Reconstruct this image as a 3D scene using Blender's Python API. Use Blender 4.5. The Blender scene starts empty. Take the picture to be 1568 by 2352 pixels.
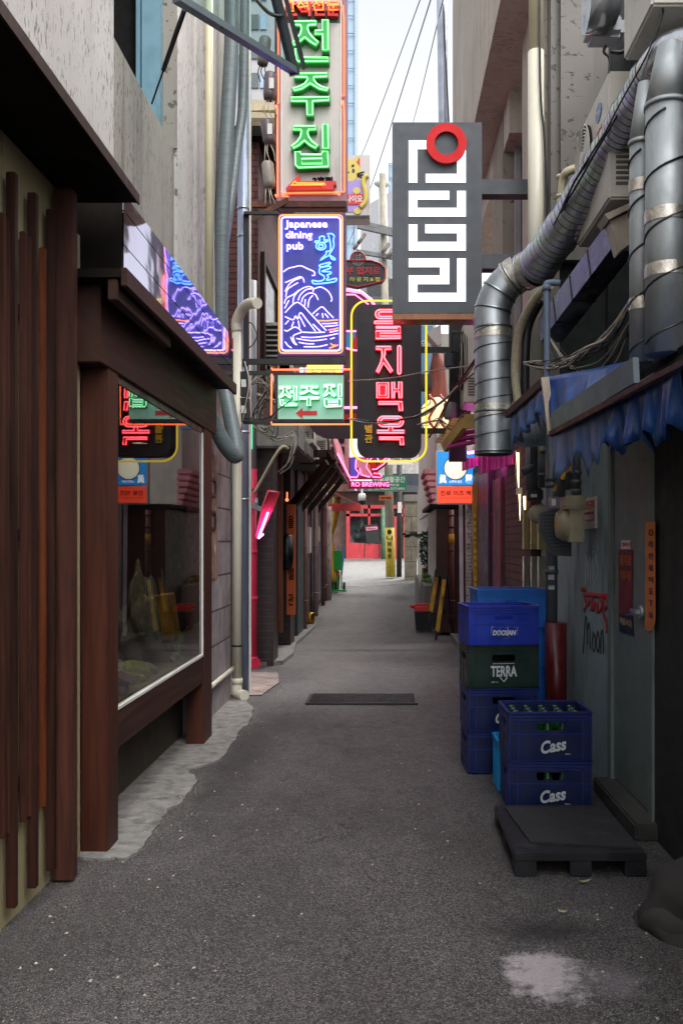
import bpy, bmesh, math, random
from mathutils import Vector, Matrix
R = math.radians
rnd = random.Random(7)
sc = bpy.context.scene
C = sc.collection
# ---------------------------------------------------------------- camera
F, VX, VY, H = 2000.0, 884.0, 1244.0, 1.5      # focal length, vanishing point, eye height
cd = bpy.data.cameras.new("camera"); cam = bpy.data.objects.new("camera", cd); C.objects.link(cam)
cam.location = (0, 0, H); cam.rotation_euler = (R(90), 0, 0)
cd.sensor_fit = 'VERTICAL'; cd.sensor_height = 36; cd.lens = F * 36 / 2352
cd.shift_x = -100 / 2352; cd.shift_y = 68 / 2352; cd.clip_start = .05; cd.clip_end = 3000
sc.camera = cam
# ---------------------------------------------------------------- sky and light (overcast)
w = bpy.data.worlds.new("World"); sc.world = w; w.use_nodes = True
nt = w.node_tree; bg = nt.nodes["Background"]
sky = nt.nodes.new("ShaderNodeTexSky"); sky.sky_type = 'NISHITA'; sky.sun_disc = False
sky.sun_elevation = R(52); sky.sun_rotation = R(150); sky.dust_density = 4; sky.air_density = 1.0; sky.ozone_density = 1
hs = nt.nodes.new("ShaderNodeHueSaturation"); hs.inputs['Saturation'].default_value = .16
nt.links.new(sky.outputs[0], hs.inputs['Color']); nt.links.new(hs.outputs[0], bg.inputs[0])
bg.inputs[1].default_value = .12
sd = bpy.data.lights.new("sun", 'SUN'); sd.energy = 1.5; sd.angle = R(25); sd.color = (1, .97, .93)
sun = bpy.data.objects.new("sun", sd); C.objects.link(sun); sun.rotation_euler = (R(38), 0, R(-30 + 180))
sun.location = (0, 0, 30)
sc.view_settings.view_transform = 'Standard'; sc.view_settings.look = 'None'
sc.view_settings.gamma = 1; sc.view_settings.use_curve_mapping = False
sc.view_settings.exposure = 1.7
sc.cycles.use_denoising = True; sc.cycles.max_bounces = 8
# ---------------------------------------------------------------- helpers: pixel of the photo (1568 wide) -> place
def P(x, y, Z): return Vector(((x - VX) * Z / F, Z, H - (y - VY) * Z / F))
def PX(x, y, X): Z = F * X / (x - VX); return Vector((X, Z, H - (y - VY) * Z / F))
def PG(x, y, z=0): Z = F * (H - z) / (y - VY); return Vector(((x - VX) * Z / F, Z, z))
def zA(x, y): return (627.2 + .12 * x, .12 * y)
def zC(x, y): return (627.2 + .14933 * x, 482.9 + .14933 * y)
def zD(x, y): return (802.8 + .16263 * x, 683.6 + .16263 * y)
def zE(x, y): return (620.9 + .124 * x, 840.4 + .124 * y)
def zF(x, y): return (777.7 + .14933 * x, 338.7 + .14933 * y)
def zG(x, y): return (777.7 + .16 * x, 972.2 + .16 * y)
def zH(x, y): return (940.8 + .25336 * x, 909.4 + .25336 * y)
def front(zm, Z):
    """drawing on a board that faces the camera at depth Z; w sticks out of the board"""
    def fn(u, v, wd=0.0):
        p = P(*zm(u, v), Z); p.y -= wd; return p
    return fn
ident = lambda u, v: (u, v)
# ---------------------------------------------------------------- helpers: mesh
def NB(): return bmesh.new()
def box(bm, x0, x1, y0, y1, z0, z1, bev=0.0):
    vs = [bm.verts.new(p) for p in ((x0,y0,z0),(x1,y0,z0),(x1,y1,z0),(x0,y1,z0),(x0,y0,z1),(x1,y0,z1),(x1,y1,z1),(x0,y1,z1))]
    fs = [bm.faces.new([vs[i] for i in q]) for q in ((3,2,1,0),(4,5,6,7),(0,1,5,4),(1,2,6,5),(2,3,7,6),(3,0,4,7))]
    if bev > 0:
        es = list({e for f in fs for e in f.edges})
        bmesh.ops.bevel(bm, geom=es, offset=bev, segments=2, affect='EDGES', clamp_overlap=True)
    return bm
def bar(bm, p, q, wd, ht, up=(0, 0, 1)):
    p, q = Vector(p), Vector(q); d = (q - p).normalized(); up = Vector(up)
    s = d.cross(up)
    if s.length < 1e-4: s = d.cross(Vector((1, 0, 0)))
    s.normalize(); u = s.cross(d)
    vs = []
    for c in (p, q):
        for a, b in ((-1,-1),(1,-1),(1,1),(-1,1)): vs.append(bm.verts.new(c + s * a * wd / 2 + u * b * ht / 2))
    for f in ((0,1,2,3),(7,6,5,4),(0,4,5,1),(1,5,6,2),(2,6,7,3),(3,7,4,0)): bm.faces.new([vs[i] for i in f])
    return bm
def smooth_path(pts, k=5, closed=False):
    n = len(pts); pts = [Vector(p) for p in pts]; out = []
    rng = range(n if closed else n - 1)
    for i in rng:
        p0 = pts[(i-1) % n] if closed or i > 0 else pts[0]
        p1 = pts[i]; p2 = pts[(i+1) % n]
        p3 = pts[(i+2) % n] if closed or i + 2 < n else pts[-1]
        for j in range(k):
            t = j / k
            out.append(.5 * ((2*p1) + (p2-p0)*t + (2*p0-5*p1+4*p2-p3)*t*t + (3*p1-p0-3*p2+p3)*t**3))
    if not closed: out.append(pts[-1])
    return out
def tube(bm, pts, r, n=8, closed=False, caps=True):
    pts = [Vector(p) for p in pts]
    m = len(pts)
    if m < 2: return bm
    rs = r if isinstance(r, (list, tuple)) else [r] * m
    rings = []; s = None
    for i in range(m):
        a = pts[(i-1) % m] if closed or i > 0 else pts[i]
        b = pts[(i+1) % m] if closed or i < m - 1 else pts[i]
        d = (b - a)
        if d.length < 1e-7: d = Vector((0, 0, 1))
        d.normalize()
        if s is None:
            s = d.cross(Vector((0, 1, 0)))
            if s.length < .1: s = d.cross(Vector((0, 0, 1)))
        s = s - d * s.dot(d)
        if s.length < 1e-5: s = d.orthogonal()
        s.normalize(); u = d.cross(s)
        rings.append([bm.verts.new(pts[i] + (s * math.cos(2*math.pi*k/n) + u * math.sin(2*math.pi*k/n)) * rs[i]) for k in range(n)])
    for i in range(m if closed else m - 1):
        A, B = rings[i], rings[(i+1) % m]
        for k in range(n):
            f = bm.faces.new((A[k], A[(k+1) % n], B[(k+1) % n], B[k])); f.smooth = True
    if caps and not closed:
        bm.faces.new(rings[0][::-1]); bm.faces.new(rings[-1])
    return bm
def lathe(bm, prof, c=(0, 0, 0), n=16, axis='Z', caps=True):
    """prof: list of (radius, height)"""
    c = Vector(c); rings = []
    def pt(rr, hh, a):
        x, y = rr * math.cos(a), rr * math.sin(a)
        return c + (Vector((x, y, hh)) if axis == 'Z' else Vector((hh, x, y)) if axis == 'X' else Vector((x, hh, y)))
    for rr, hh in prof: rings.append([bm.verts.new(pt(rr, hh, 2*math.pi*k/n)) for k in range(n)])
    for A, B in zip(rings, rings[1:]):
        for k in range(n):
            f = bm.faces.new((A[k], A[(k+1) % n], B[(k+1) % n], B[k])); f.smooth = True
    if caps:
        if prof[0][0] > 1e-4: bm.faces.new(rings[0][::-1])
        if prof[-1][0] > 1e-4: bm.faces.new(rings[-1])
    return bm
def prism(bm, poly, fn, w0, w1):
    a = [bm.verts.new(fn(u, v, w0)) for u, v in poly]; b = [bm.verts.new(fn(u, v, w1)) for u, v in poly]
    n = len(poly)
    bm.faces.new(a); bm.faces.new(b)
    for i in range(n): bm.faces.new((a[i], a[(i+1) % n], b[(i+1) % n], b[i]))
    return bm
def ring_prism(bm, outer, inner, fn, w0, w1):
    n = len(outer)
    V = [[bm.verts.new(fn(u, v, w_)) for u, v in p] for w_ in (w0, w1) for p in (outer, inner)]
    for i in range(n):
        j = (i + 1) % n
        bm.faces.new((V[0][i], V[0][j], V[1][j], V[1][i])); bm.faces.new((V[2][i], V[2][j], V[3][j], V[3][i]))
        bm.faces.new((V[0][i], V[0][j], V[2][j], V[2][i])); bm.faces.new((V[1][i], V[1][j], V[3][j], V[3][i]))
    return bm
def rrect(x0, y0, x1, y1, r, k=5):
    out = []
    for cx, cy, a0 in ((x1-r, y0+r, -90), (x1-r, y1-r, 0), (x0+r, y1-r, 90), (x0+r, y0+r, 180)):
        for j in range(k + 1):
            a = R(a0 + 90 * j / k); out.append((cx + r * math.cos(a), cy + r * math.sin(a)))
    return out
def circ(cx, cy, rx, ry=None, n=28):
    ry = ry or rx
    return [(cx + rx * math.cos(2*math.pi*i/n), cy + ry * math.sin(2*math.pi*i/n)) for i in range(n)]
def off_poly(pts, d):
    n = len(pts); A = sum(pts[i][0]*pts[(i+1) % n][1] - pts[(i+1) % n][0]*pts[i][1] for i in range(n))
    sg = 1 if A > 0 else -1; out = []
    for i in range(n):
        p0, p1, p2 = (Vector(pts[(i+k) % n]) for k in (-1, 0, 1))
        e1 = (p1 - p0).normalized(); e2 = (p2 - p1).normalized()
        n1 = Vector((e1.y, -e1.x)) * sg; n2 = Vector((e2.y, -e2.x)) * sg
        b = n1 + n2
        if b.length < .2: b = n1
        b.normalize(); k = min(1.6, 1 / max(.35, b.dot(n1)))
        q = p1 + b * d * k; out.append((q.x, q.y))
    return out
def sheet(bm, poly, z0, z1, fz=None):
    """flat slab on the ground from world xy points"""
    fn = lambda u, v, w_: Vector((u, v, w_))
    return prism(bm, poly, fn, z0, z1)
_tc = {}
def text_data(body, bold=0.0, shear=0.0, sp=1.0):
    key = (body, bold, shear, sp)
    if key in _tc: return _tc[key]
    cu = bpy.data.curves.new("t", 'FONT'); cu.body = body; cu.offset = bold; cu.shear = shear; cu.space_character = sp
    cu.extrude = .5; cu.resolution_u = 3; cu.align_x = 'CENTER'
    o = bpy.data.objects.new("t", cu); C.objects.link(o); bpy.context.view_layer.update()
    me = bpy.data.meshes.new_from_object(o.evaluated_get(bpy.context.evaluated_depsgraph_get()))
    vs = [v.co.copy() for v in me.vertices]; fs = [tuple(p.vertices) for p in me.polygons]
    bpy.data.objects.remove(o); bpy.data.curves.remove(cu); bpy.data.meshes.remove(me)
    _tc[key] = (vs, fs); return _tc[key]
def text(bm, body, fn, u0, v0, u1, v1, w0=0.0, w1=.004, bold=0.0, shear=0.0, sp=1.0, tilt=0.0):
    """lettering stretched over the box u0..u1 (left to right) v0 (top) .. v1 (bottom)"""
    vs, fs = text_data(body, bold, shear, sp)
    if not vs: return bm
    xs = [v.x for v in vs]; ys = [v.y for v in vs]; ax, bx, ay, by = min(xs), max(xs), min(ys), max(ys)
    nv = []
    for v in vs:
        a = (v.x - ax) / max(1e-6, bx - ax); b = (by - v.y) / max(1e-6, by - ay)
        nv.append(bm.verts.new(fn(u0 + a * (u1 - u0), v0 + b * (v1 - v0) - tilt * (a - .5) * (v1 - v0), w0 if v.z < 0 else w1)))
    for f in fs:
        try: bm.faces.new([nv[i] for i in f])
        except ValueError: pass
    return bm
OFF = {}
SPLIT = {'foil_tape': 'foil_tape', 'bracket': 'bracket', 'pipes': 'pipe', 'insulator': 'insulator', 'pink_tubes': 'pink_tube', 'red_tubes': 'red_tube', 'green_tubes': 'green_tube', 'mint_tubes': 'mint_tube',
         'orange_tubes': 'orange_tube', 'blue_tubes': 'blue_tube', 'white_tubes': 'white_tube', 'red_outline_tubes': 'red_outline_tube', 'arrow_tubes': 'arrow_tube', 'white_strip': 'white_strip', 'clamp': 'clamp', 'brick_pier': 'brick_pier',
         'standpipe': 'standpipe', 'beams': 'beam', 'tap_lever': 'tap_lever', 'crossarm': 'crossarm', 'legs': 'leg', 'lead': 'lead', 'tubes': 'tube', 'white_trim': 'trim_strip', 'timber_jamb': 'timber_jamb', 'pink_board': 'pink_board', 'strap': 'strap',
         'amber_panel': 'amber_panel', 'green_letters': 'green_letter', 'red_letters': 'red_letter', 'white_letters': 'white_letter_bar', 'riser': 'riser', 'stickers': 'sticker', 'sticker': 'sticker', 'seam': 'seam', 'elbow_seam': 'elbow_seam', 'slat': 'slat',
         'slot': 'slot', 'fin_opening': 'fin_opening', 'pink_length': 'pink_length', 'stripe': 'stripe', 'red_shape': 'red_shape', 'blue_shape': 'blue_shape', 'rib': 'rib', 'ledge': 'ledge', 'window_frame': 'window_frame', 'red_patch': 'red_patch', 'dark_marks': 'dark_mark', 'boxes': 'box', 'panels': 'panel', 'ribs': 'awning_rib'}
def obj(name, bm, m, parent=None, smooth=None, fixn=True):
    if parent and name in SPLIT:
        bm.verts.index_update(); comp = {}; k = 0
        for v in bm.verts:
            if v in comp: continue
            st = [v]; comp[v] = k
            while st:
                a = st.pop()
                for e in a.link_edges:
                    b = e.other_vert(a)
                    if b not in comp: comp[b] = k; st.append(b)
            k += 1
        name = SPLIT[name]
        if 1 < k <= 70:
            o = None
            for i in range(k):
                b2 = bmesh.new(); vm = {v: b2.verts.new(v.co) for v in bm.verts if comp[v] == i}
                for f in bm.faces:
                    if comp[f.verts[0]] == i:
                        try: b2.faces.new([vm[v] for v in f.verts]).smooth = f.smooth
                        except ValueError: pass
                o = obj1(name, b2, m, parent, smooth, fixn)
            bm.free(); return o
    return obj1(name, bm, m, parent, smooth, fixn)
def obj1(name, bm, m, parent=None, smooth=None, fixn=True):
    if fixn: bmesh.ops.recalc_face_normals(bm, faces=bm.faces)
    off = OFF.get(parent.name, Vector()) if parent else Vector()
    if off.length: bmesh.ops.translate(bm, verts=bm.verts, vec=-off)
    me = bpy.data.meshes.new(name); bm.to_mesh(me); bm.free()
    if smooth is not None: me.polygons.foreach_set('use_smooth', [smooth] * len(me.polygons))
    if m: me.materials.append(m)
    o = bpy.data.objects.new(name, me); C.objects.link(o)
    if parent: o.parent = parent; OFF[o.name] = off
    else: OFF[o.name] = Vector()
    return o
def thing(name, label, cat, loc=(0, 0, 0), group=None):
    o = bpy.data.objects.new(name, None); C.objects.link(o); o.location = loc; o.empty_display_size = .1
    OFF[o.name] = Vector(loc); o['label'] = label; o['category'] = cat
    if group: o['group'] = group
    return o
def tag(o, label, cat, group=None):
    o['label'] = label; o['category'] = cat
    if group: o['group'] = group
    return o
def struct(o): o['kind'] = 'structure'; return o
def dup(root, loc, rz=0, label=None, group=None):
    r = root.copy(); C.objects.link(r); r.location = loc; r.rotation_euler = (0, 0, rz)
    if label: r['label'] = label
    if group: r['group'] = group
    for ch in list(root.children):
        c = ch.copy(); C.objects.link(c); c.parent = r
        for g in ch.children:
            d = g.copy(); C.objects.link(d); d.parent = c
    return r
# ---------------------------------------------------------------- materials
def lin(h):
    h = h.lstrip('#'); v = [int(h[i:i+2], 16) / 255 for i in (0, 2, 4)]
    return tuple(x / 12.92 if x <= .04045 else ((x + .055) / 1.055) ** 2.4 for x in v)
def nodes(name):
    m = bpy.data.materials.new(name); m.use_nodes = True; t = m.node_tree
    return m, t, t.nodes["Principled BSDF"], (lambda a, b: t.links.new(a, b))
def coords(t, scale=(1, 1, 1), rot=(0, 0, 0)):
    tc = t.nodes.new("ShaderNodeTexCoord"); mp = t.nodes.new("ShaderNodeMapping")
    mp.inputs['Scale'].default_value = scale; mp.inputs['Rotation'].default_value = rot
    t.links.new(tc.outputs['Object'], mp.inputs[0]); return mp.outputs[0]
def noise(t, vec, scale, detail=5, rough=.6):
    n = t.nodes.new("ShaderNodeTexNoise"); n.inputs['Scale'].default_value = scale
    n.inputs['Detail'].default_value = detail; n.inputs['Roughness'].default_value = rough
    t.links.new(vec, n.inputs['Vector']); return n.outputs['Fac']
def ramp(t, fac, a, b, va=0.0, vb=1.0):
    n = t.nodes.new("ShaderNodeMapRange"); n.clamp = True
    n.inputs['From Min'].default_value = a; n.inputs['From Max'].default_value = b
    n.inputs['To Min'].default_value = va; n.inputs['To Max'].default_value = vb
    t.links.new(fac, n.inputs['Value']); return n.outputs[0]
def mixc(t, fac, a, b, mode='MIX'):
    n = t.nodes.new("ShaderNodeMix"); n.data_type = 'RGBA'; n.blend_type = mode
    for s, v in ((n.inputs[0], fac), (n.inputs[6], a), (n.inputs[7], b)):
        if hasattr(v, 'links'): t.links.new(v, s)
        elif isinstance(v, (int, float)): s.default_value = v
        else: s.default_value = (*v[:3], 1)
    return n.outputs[2]
def mul(t, a, b, op='MULTIPLY'):
    n = t.nodes.new("ShaderNodeMath"); n.operation = op
    for s, v in ((n.inputs[0], a), (n.inputs[1], b)):
        if hasattr(v, 'links'): t.links.new(v, s)
        else: s.default_value = v
    return n.outputs[0]
def bumpn(t, p, h, strength, dist=.01):
    b = t.nodes.new("ShaderNodeBump"); b.inputs['Strength'].default_value = strength; b.inputs['Distance'].default_value = dist
    t.links.new(h, b.inputs['Height']); t.links.new(b.outputs[0], p.inputs['Normal'])
def mat(name, col, rough=.6, metal=0.0, var=.22, vs=(4, 4, 4), dirt=None, da=.6, ds=(3, 3, 1.2), dlo=.5, bump=0.0, bs=80, scratch=0.0, coat=0.0):
    """painted / plastic / metal surface with uneven tone, grime and fine bump"""
    if isinstance(col, str): col = lin(col)
    m, t, p, L = nodes(name)
    n1 = noise(t, coords(t, vs), 1.0, 6)
    v = ramp(t, n1, .3, .7, 1 - var, 1 + var)
    c = mixc(t, 1.0, col, v, 'MULTIPLY')
    # MULTIPLY with a grey value
    r_ = ramp(t, noise(t, coords(t, (9, 9, 9)), 1.0, 4), .3, .7, max(.03, rough - .1), min(1, rough + .12))
    if dirt is not None:
        if isinstance(dirt, str): dirt = lin(dirt)
        d = ramp(t, noise(t, coords(t, ds), 1.0, 9, .7), dlo, dlo + .16, 0, da)
        c = mixc(t, d, c, dirt)
        r2 = t.nodes.new("ShaderNodeMath"); r2.operation = 'MAXIMUM'; L(r_, r2.inputs[0]); L(d, r2.inputs[1]); r_ = r2.outputs[0]
        if metal > 0: L(ramp(t, d, 0, 1, metal, 0), p.inputs['Metallic'])
    L(c, p.inputs['Base Color']); L(r_, p.inputs['Roughness'])
    if metal > 0 and dirt is None: p.inputs['Metallic'].default_value = metal
    if coat: p.inputs['Coat Weight'].default_value = coat
    if bump: bumpn(t, p, noise(t, coords(t), bs, 6, .7), bump, .004)
    return m
def glow(name, col, strength, base=None):
    if isinstance(col, str): col = lin(col)
    m, t, p, L = nodes(name)
    p.inputs['Base Color'].default_value = (*(base or [min(1, c * .5) for c in col]), 1)
    p.inputs['Emission Color'].default_value = (*col, 1); p.inputs['Emission Strength'].default_value = strength
    p.inputs['Roughness'].default_value = .25
    return m
def wood(name, dark, light, axis='Z', rough=.55, scale=1.0, coat=.0):
    m, t, p, L = nodes(name)
    s = {'Z': (26, 26, 1.6), 'Y': (26, 1.6, 26), 'X': (1.6, 26, 26)}[axis]
    g = noise(t, coords(t, tuple(a * scale for a in s)), 1.0, 8, .65)
    big = noise(t, coords(t, (2, 2, .7)), 1.0, 4)
    c = mixc(t, ramp(t, g, .3, .72), lin(dark), lin(light))
    c = mixc(t, 1.0, c, ramp(t, big, .3, .7, .75, 1.2), 'MULTIPLY')
    L(c, p.inputs['Base Color']); L(ramp(t, g, .3, .7, rough - .08, rough + .15), p.inputs['Roughness'])
    if coat: p.inputs['Coat Weight'].default_value = coat
    p.inputs['Specular IOR Level'].default_value = .3; bumpn(t, p, g, .25, .003); return m
def plaster(name, col, dirtc, streak=.5, marks=.8, rot=25):
    m, t, p, L = nodes(name)
    base = mixc(t, 1.0, lin(col), ramp(t, noise(t, coords(t, (.9, .9, .9)), 1.0, 6), .3, .7, .82, 1.1), 'MULTIPLY')
    sv = noise(t, coords(t, (7, 7, .35)), 1.0, 7, .65)
    base = mixc(t, ramp(t, sv, .5, .75, 0, streak), base, lin(dirtc))
    mk = noise(t, coords(t, (14, 58, 14), (R(rot), 0, 0)), 1.0, 3, .6)
    mk2 = noise(t, coords(t, (1.1, 1.1, 1.1)), 1.0, 3)
    mm = mul(t, ramp(t, mk, .585, .65), ramp(t, mk2, .38, .62, .15, 1))
    base = mixc(t, mul(t, mm, marks), base, lin('#2e2c2b'))
    L(base, p.inputs['Base Color']); p.inputs['Roughness'].default_value = .9
    fine = noise(t, coords(t), 70, 5, .7)
    hh = mul(t, mul(t, fine, .35), mm, 'SUBTRACT')
    bumpn(t, p, hh, .55, .012); return m
def brick(name, c1, c2, mortar, scale=1.0, axis='X', bw=.5, rh=.25, ms=.02, rough=.85):
    m, t, p, L = nodes(name)
    tc = t.nodes.new("ShaderNodeTexCoord"); sx = t.nodes.new("ShaderNodeSeparateXYZ"); cx = t.nodes.new("ShaderNodeCombineXYZ")
    L(tc.outputs['Object'], sx.inputs[0])
    ad = mul(t, sx.outputs[0], sx.outputs[1], 'ADD')
    L(ad, cx.inputs[0]); L(sx.outputs[2], cx.inputs[1])
    b = t.nodes.new("ShaderNodeTexBrick"); L(cx.outputs[0], b.inputs['Vector'])
    b.inputs['Color1'].default_value = (*lin(c1), 1); b.inputs['Color2'].default_value = (*lin(c2), 1); b.inputs['Mortar'].default_value = (*lin(mortar), 1)
    b.inputs['Scale'].default_value = scale; b.inputs['Mortar Size'].default_value = ms
    b.inputs['Brick Width'].default_value = bw; b.inputs['Row Height'].default_value = rh
    c = mixc(t, 1.0, b.outputs['Color'], ramp(t, noise(t, coords(t, (5, 5, 5)), 1.0, 6), .3, .7, .6, 1.3), 'MULTIPLY')
    L(c, p.inputs['Base Color']); p.inputs['Roughness'].default_value = rough
    bumpn(t, p, mul(t, b.outputs['Fac'], -1.0), .6, .006); return m
def clear_glass(name, tint=(.9, .95, .95), refl=1.0):
    m, t, p, L = nodes(name); t.nodes.remove(p)
    out = t.nodes["Material Output"]; tr = t.nodes.new("ShaderNodeBsdfTransparent"); gl = t.nodes.new("ShaderNodeBsdfGlossy")
    fr = t.nodes.new("ShaderNodeFresnel"); mx = t.nodes.new("ShaderNodeMixShader"); fr.inputs['IOR'].default_value = 1.5
    tr.inputs[0].default_value = (*tint, 1); gl.inputs['Roughness'].default_value = .01
    bf = t.nodes.new("ShaderNodeMath"); bf.operation = 'MULTIPLY'; bf.use_clamp = True; bf.inputs[1].default_value = refl
    ge = t.nodes.new("ShaderNodeNewGeometry"); L(mul(t, fr.outputs[0], mul(t, 1.0, ge.outputs['Backfacing'], 'SUBTRACT')), bf.inputs[0]); L(bf.outputs[0], mx.inputs[0])
    L(tr.outputs[0], mx.inputs[1]); L(gl.outputs[0], mx.inputs[2]); L(mx.outputs[0], out.inputs[0]); return m
def asphalt():
    m, t, p, L = nodes("asphalt")
    vec = coords(t)
    v = t.nodes.new("ShaderNodeTexVoronoi"); v.inputs['Scale'].default_value = 180; L(vec, v.inputs['Vector'])
    sp = t.nodes.new("ShaderNodeSeparateColor"); L(v.outputs['Color'], sp.inputs[0])
    c = mixc(t, ramp(t, sp.outputs[0], .25, 1.0), lin('#2e2d30'), lin('#757170'))
    v2 = t.nodes.new("ShaderNodeTexVoronoi"); v2.inputs['Scale'].default_value = 330; L(vec, v2.inputs['Vector'])
    s2 = t.nodes.new("ShaderNodeSeparateColor"); L(v2.outputs['Color'], s2.inputs[0])
    c = mixc(t, ramp(t, s2.outputs[1], .94, .99, 0, .8), c, lin('#c9c3bd'))
    c = mixc(t, ramp(t, noise(t, vec, 170, 3), .5, .68, 0, .55), c, lin('#17171a'))
    big = noise(t, coords(t, (.8, .45, 1)), 1.0, 7, .62)
    c = mixc(t, 1.0, c, ramp(t, big, .3, .7, .5, 1.3), 'MULTIPLY')
    sm = noise(t, coords(t, (5, 3, 1)), 1.0, 6, .7)
    c = mixc(t, ramp(t, sm, .60, .72, 0, .5), c, lin('#1c1b1e'))
    warm = noise(t, coords(t, (.7, .5, 1)), 1.3, 4)
    c = mixc(t, ramp(t, warm, .5, .7, 0, .3), c, lin('#463e3c'))
    ve = t.nodes.new("ShaderNodeTexVoronoi"); ve.feature = 'DISTANCE_TO_EDGE'; ve.inputs['Scale'].default_value = .55
    wv = t.nodes.new("ShaderNodeVectorMath"); wv.operation = 'ADD'; L(vec, wv.inputs[0])
    nz = t.nodes.new("ShaderNodeTexNoise"); nz.inputs['Scale'].default_value = 2.2; nz.inputs['Detail'].default_value = 8; L(vec, nz.inputs['Vector'])
    L(nz.outputs['Color'], wv.inputs[1]); L(wv.outputs[0], ve.inputs['Vector'])
    ck = mul(t, ramp(t, ve.outputs['Distance'], .0015, .006, 1, 0), ramp(t, noise(t, coords(t, (.5, .4, 1)), 1.0, 3), .5, .6))
    c = mixc(t, mul(t, ck, .75), c, lin('#131314'))
    # dried white paint splash near the camera, right
    tc = t.nodes.new("ShaderNodeTexCoord"); mp = t.nodes.new("ShaderNodeMapping"); L(tc.outputs['Object'], mp.inputs[0])
    def blob(cx, cy, sx, sy, lo, hi, col, amt, c):
        q = t.nodes.new("ShaderNodeMapping"); L(tc.outputs['Object'], q.inputs[0])
        q.inputs['Location'].default_value = (-cx / sx, -cy / sy, 0); q.inputs['Scale'].default_value = (1 / sx, 1 / sy, 1)
        ln = t.nodes.new("ShaderNodeVectorMath"); ln.operation = 'LENGTH'; L(q.outputs[0], ln.inputs[0])
        d = mul(t, ln.outputs['Value'], mul(t, mul(t, noise(t, vec, 12, 10, .78), .5, 'SUBTRACT'), 3.0), 'ADD')
        return mixc(t, ramp(t, d, lo, hi, amt, 0), c, lin(col))
    c = blob(.55, 3.02, .17, .22, .45, .95, '#c4bcc0', .75, c)
    c = blob(.78, 2.98, .12, .14, .3, 1.1, '#8f8890', .35, c)
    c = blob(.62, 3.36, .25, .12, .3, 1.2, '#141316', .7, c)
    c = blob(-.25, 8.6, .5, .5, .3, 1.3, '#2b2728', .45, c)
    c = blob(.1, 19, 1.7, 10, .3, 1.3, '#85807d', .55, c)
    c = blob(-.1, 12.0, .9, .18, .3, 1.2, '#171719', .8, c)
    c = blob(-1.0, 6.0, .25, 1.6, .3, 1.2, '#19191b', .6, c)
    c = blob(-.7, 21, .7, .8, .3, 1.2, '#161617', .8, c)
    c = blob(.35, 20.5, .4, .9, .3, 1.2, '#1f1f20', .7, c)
    L(c, p.inputs['Base Color'])
    L(ramp(t, sm, .3, .7, .46, .68), p.inputs['Roughness'])
    hh = mul(t, v.outputs['Distance'], mul(t, big, .6), 'ADD')
    bumpn(t, p, hh, .7, .012); return m
m_asphalt = asphalt()
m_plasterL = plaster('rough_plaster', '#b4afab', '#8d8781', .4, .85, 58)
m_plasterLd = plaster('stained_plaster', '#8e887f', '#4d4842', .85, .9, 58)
m_plasterR = plaster('cream_plaster', '#b0a69b', '#7d746b', .55, .55, -20)
m_plasterR2 = plaster('scratched_plaster', '#8f8478', '#544c45', .6, .9, 70)
m_conc = plaster('grey_concrete_wall', '#7f7d78', '#4d4a46', .6, .35, 80)
m_conc_floor = mat('worn_concrete', '#767471', .85, var=.3, vs=(14, 14, 14), dirt='#32312f', da=.7, ds=(7, 9, 7), dlo=.5, bump=.7, bs=45)
m_cream = mat('cream_paint', '#8f8463', .8, var=.1, dirt='#2b2517', da=.8, ds=(16, 16, 5), dlo=.56)
m_woodred = wood('red_brown_wood', '#24110b', '#50291d', 'Z', .62, 1.0)
m_wooddark = wood('dark_brown_wood', '#170c08', '#38190f', 'Z', .5)
m_woodor = wood('orange_brown_wood', '#3c1a0e', '#6e3518', 'Z', .5)
m_woodY = wood('stained_beam_wood', '#1f100a', '#3f2115', 'Y', .62)
m_woodpost = wood('stained_post_wood', '#2a1108', '#4a2213', 'Z', .52, .6)
m_darkpaint = mat('black_brown_paint', '#15110f', .65, var=.3, dirt='#2b2621', da=.4)
m_darkpaint.node_tree.nodes['Principled BSDF'].inputs['Specular IOR Level'].default_value = .08
m_black = mat('black_metal', '#151518', .45, var=.3, metal=.0, dirt='#33302e', da=.35)
m_blackp = mat('black_plastic', '#1b1c22', .42, var=.3, dirt='#47464b', da=.5, ds=(7, 7, 7), dlo=.56, bump=.1, bs=120)
m_rubber = mat('black_rubber', '#202024', .7, var=.3, dirt='#55524f', da=.35, ds=(6, 6, 6), dlo=.55, bump=.2, bs=200)
m_hollow = mat('shaded_hollow_wall', '#101616', .8, var=.3, dirt='#20241f', da=.4)  # shade of the structure above is put into this darker colour
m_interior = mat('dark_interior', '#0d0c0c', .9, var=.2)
m_galv = mat('galvanised_steel', '#b4bbc0', .45, 1.0, var=.16, vs=(7, 7, 2), dirt='#5e6263', da=.55, ds=(5, 5, 1.2), dlo=.53)
m_foil = mat('foil_duct', '#c3c6cc', .26, 1.0, var=.12, vs=(12, 12, 12), dirt='#6f6c68', da=.4, bump=.25, bs=50)
m_pipewhite = mat('white_pvc', '#c3bfae', .4, var=.06, dirt='#7a7364', da=.35, ds=(9, 9, 2), dlo=.58)
m_pipecream = mat('cream_pvc', '#bdb496', .5, var=.1, dirt='#4b443a', da=.6, ds=(14, 14, 3), dlo=.6)
m_duct_tape = mat('grey_tape_wrap', '#5d686b', .4, var=.18, vs=(6, 6, 60), dirt='#2d3436', da=.5, ds=(9, 9, 40), dlo=.54, bump=.5, bs=60)
m_post = mat('weathered_steel_post', '#8f98b0', .4, .6, var=.2, vs=(30, 30, 2), dirt='#6d4f3b', da=.65, ds=(11, 11, 2.5), dlo=.57)
m_pink = mat('pink_paint', '#c82a4c', .45, var=.08, dirt='#6a2030', da=.35, ds=(8, 8, 2), dlo=.58)
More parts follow.
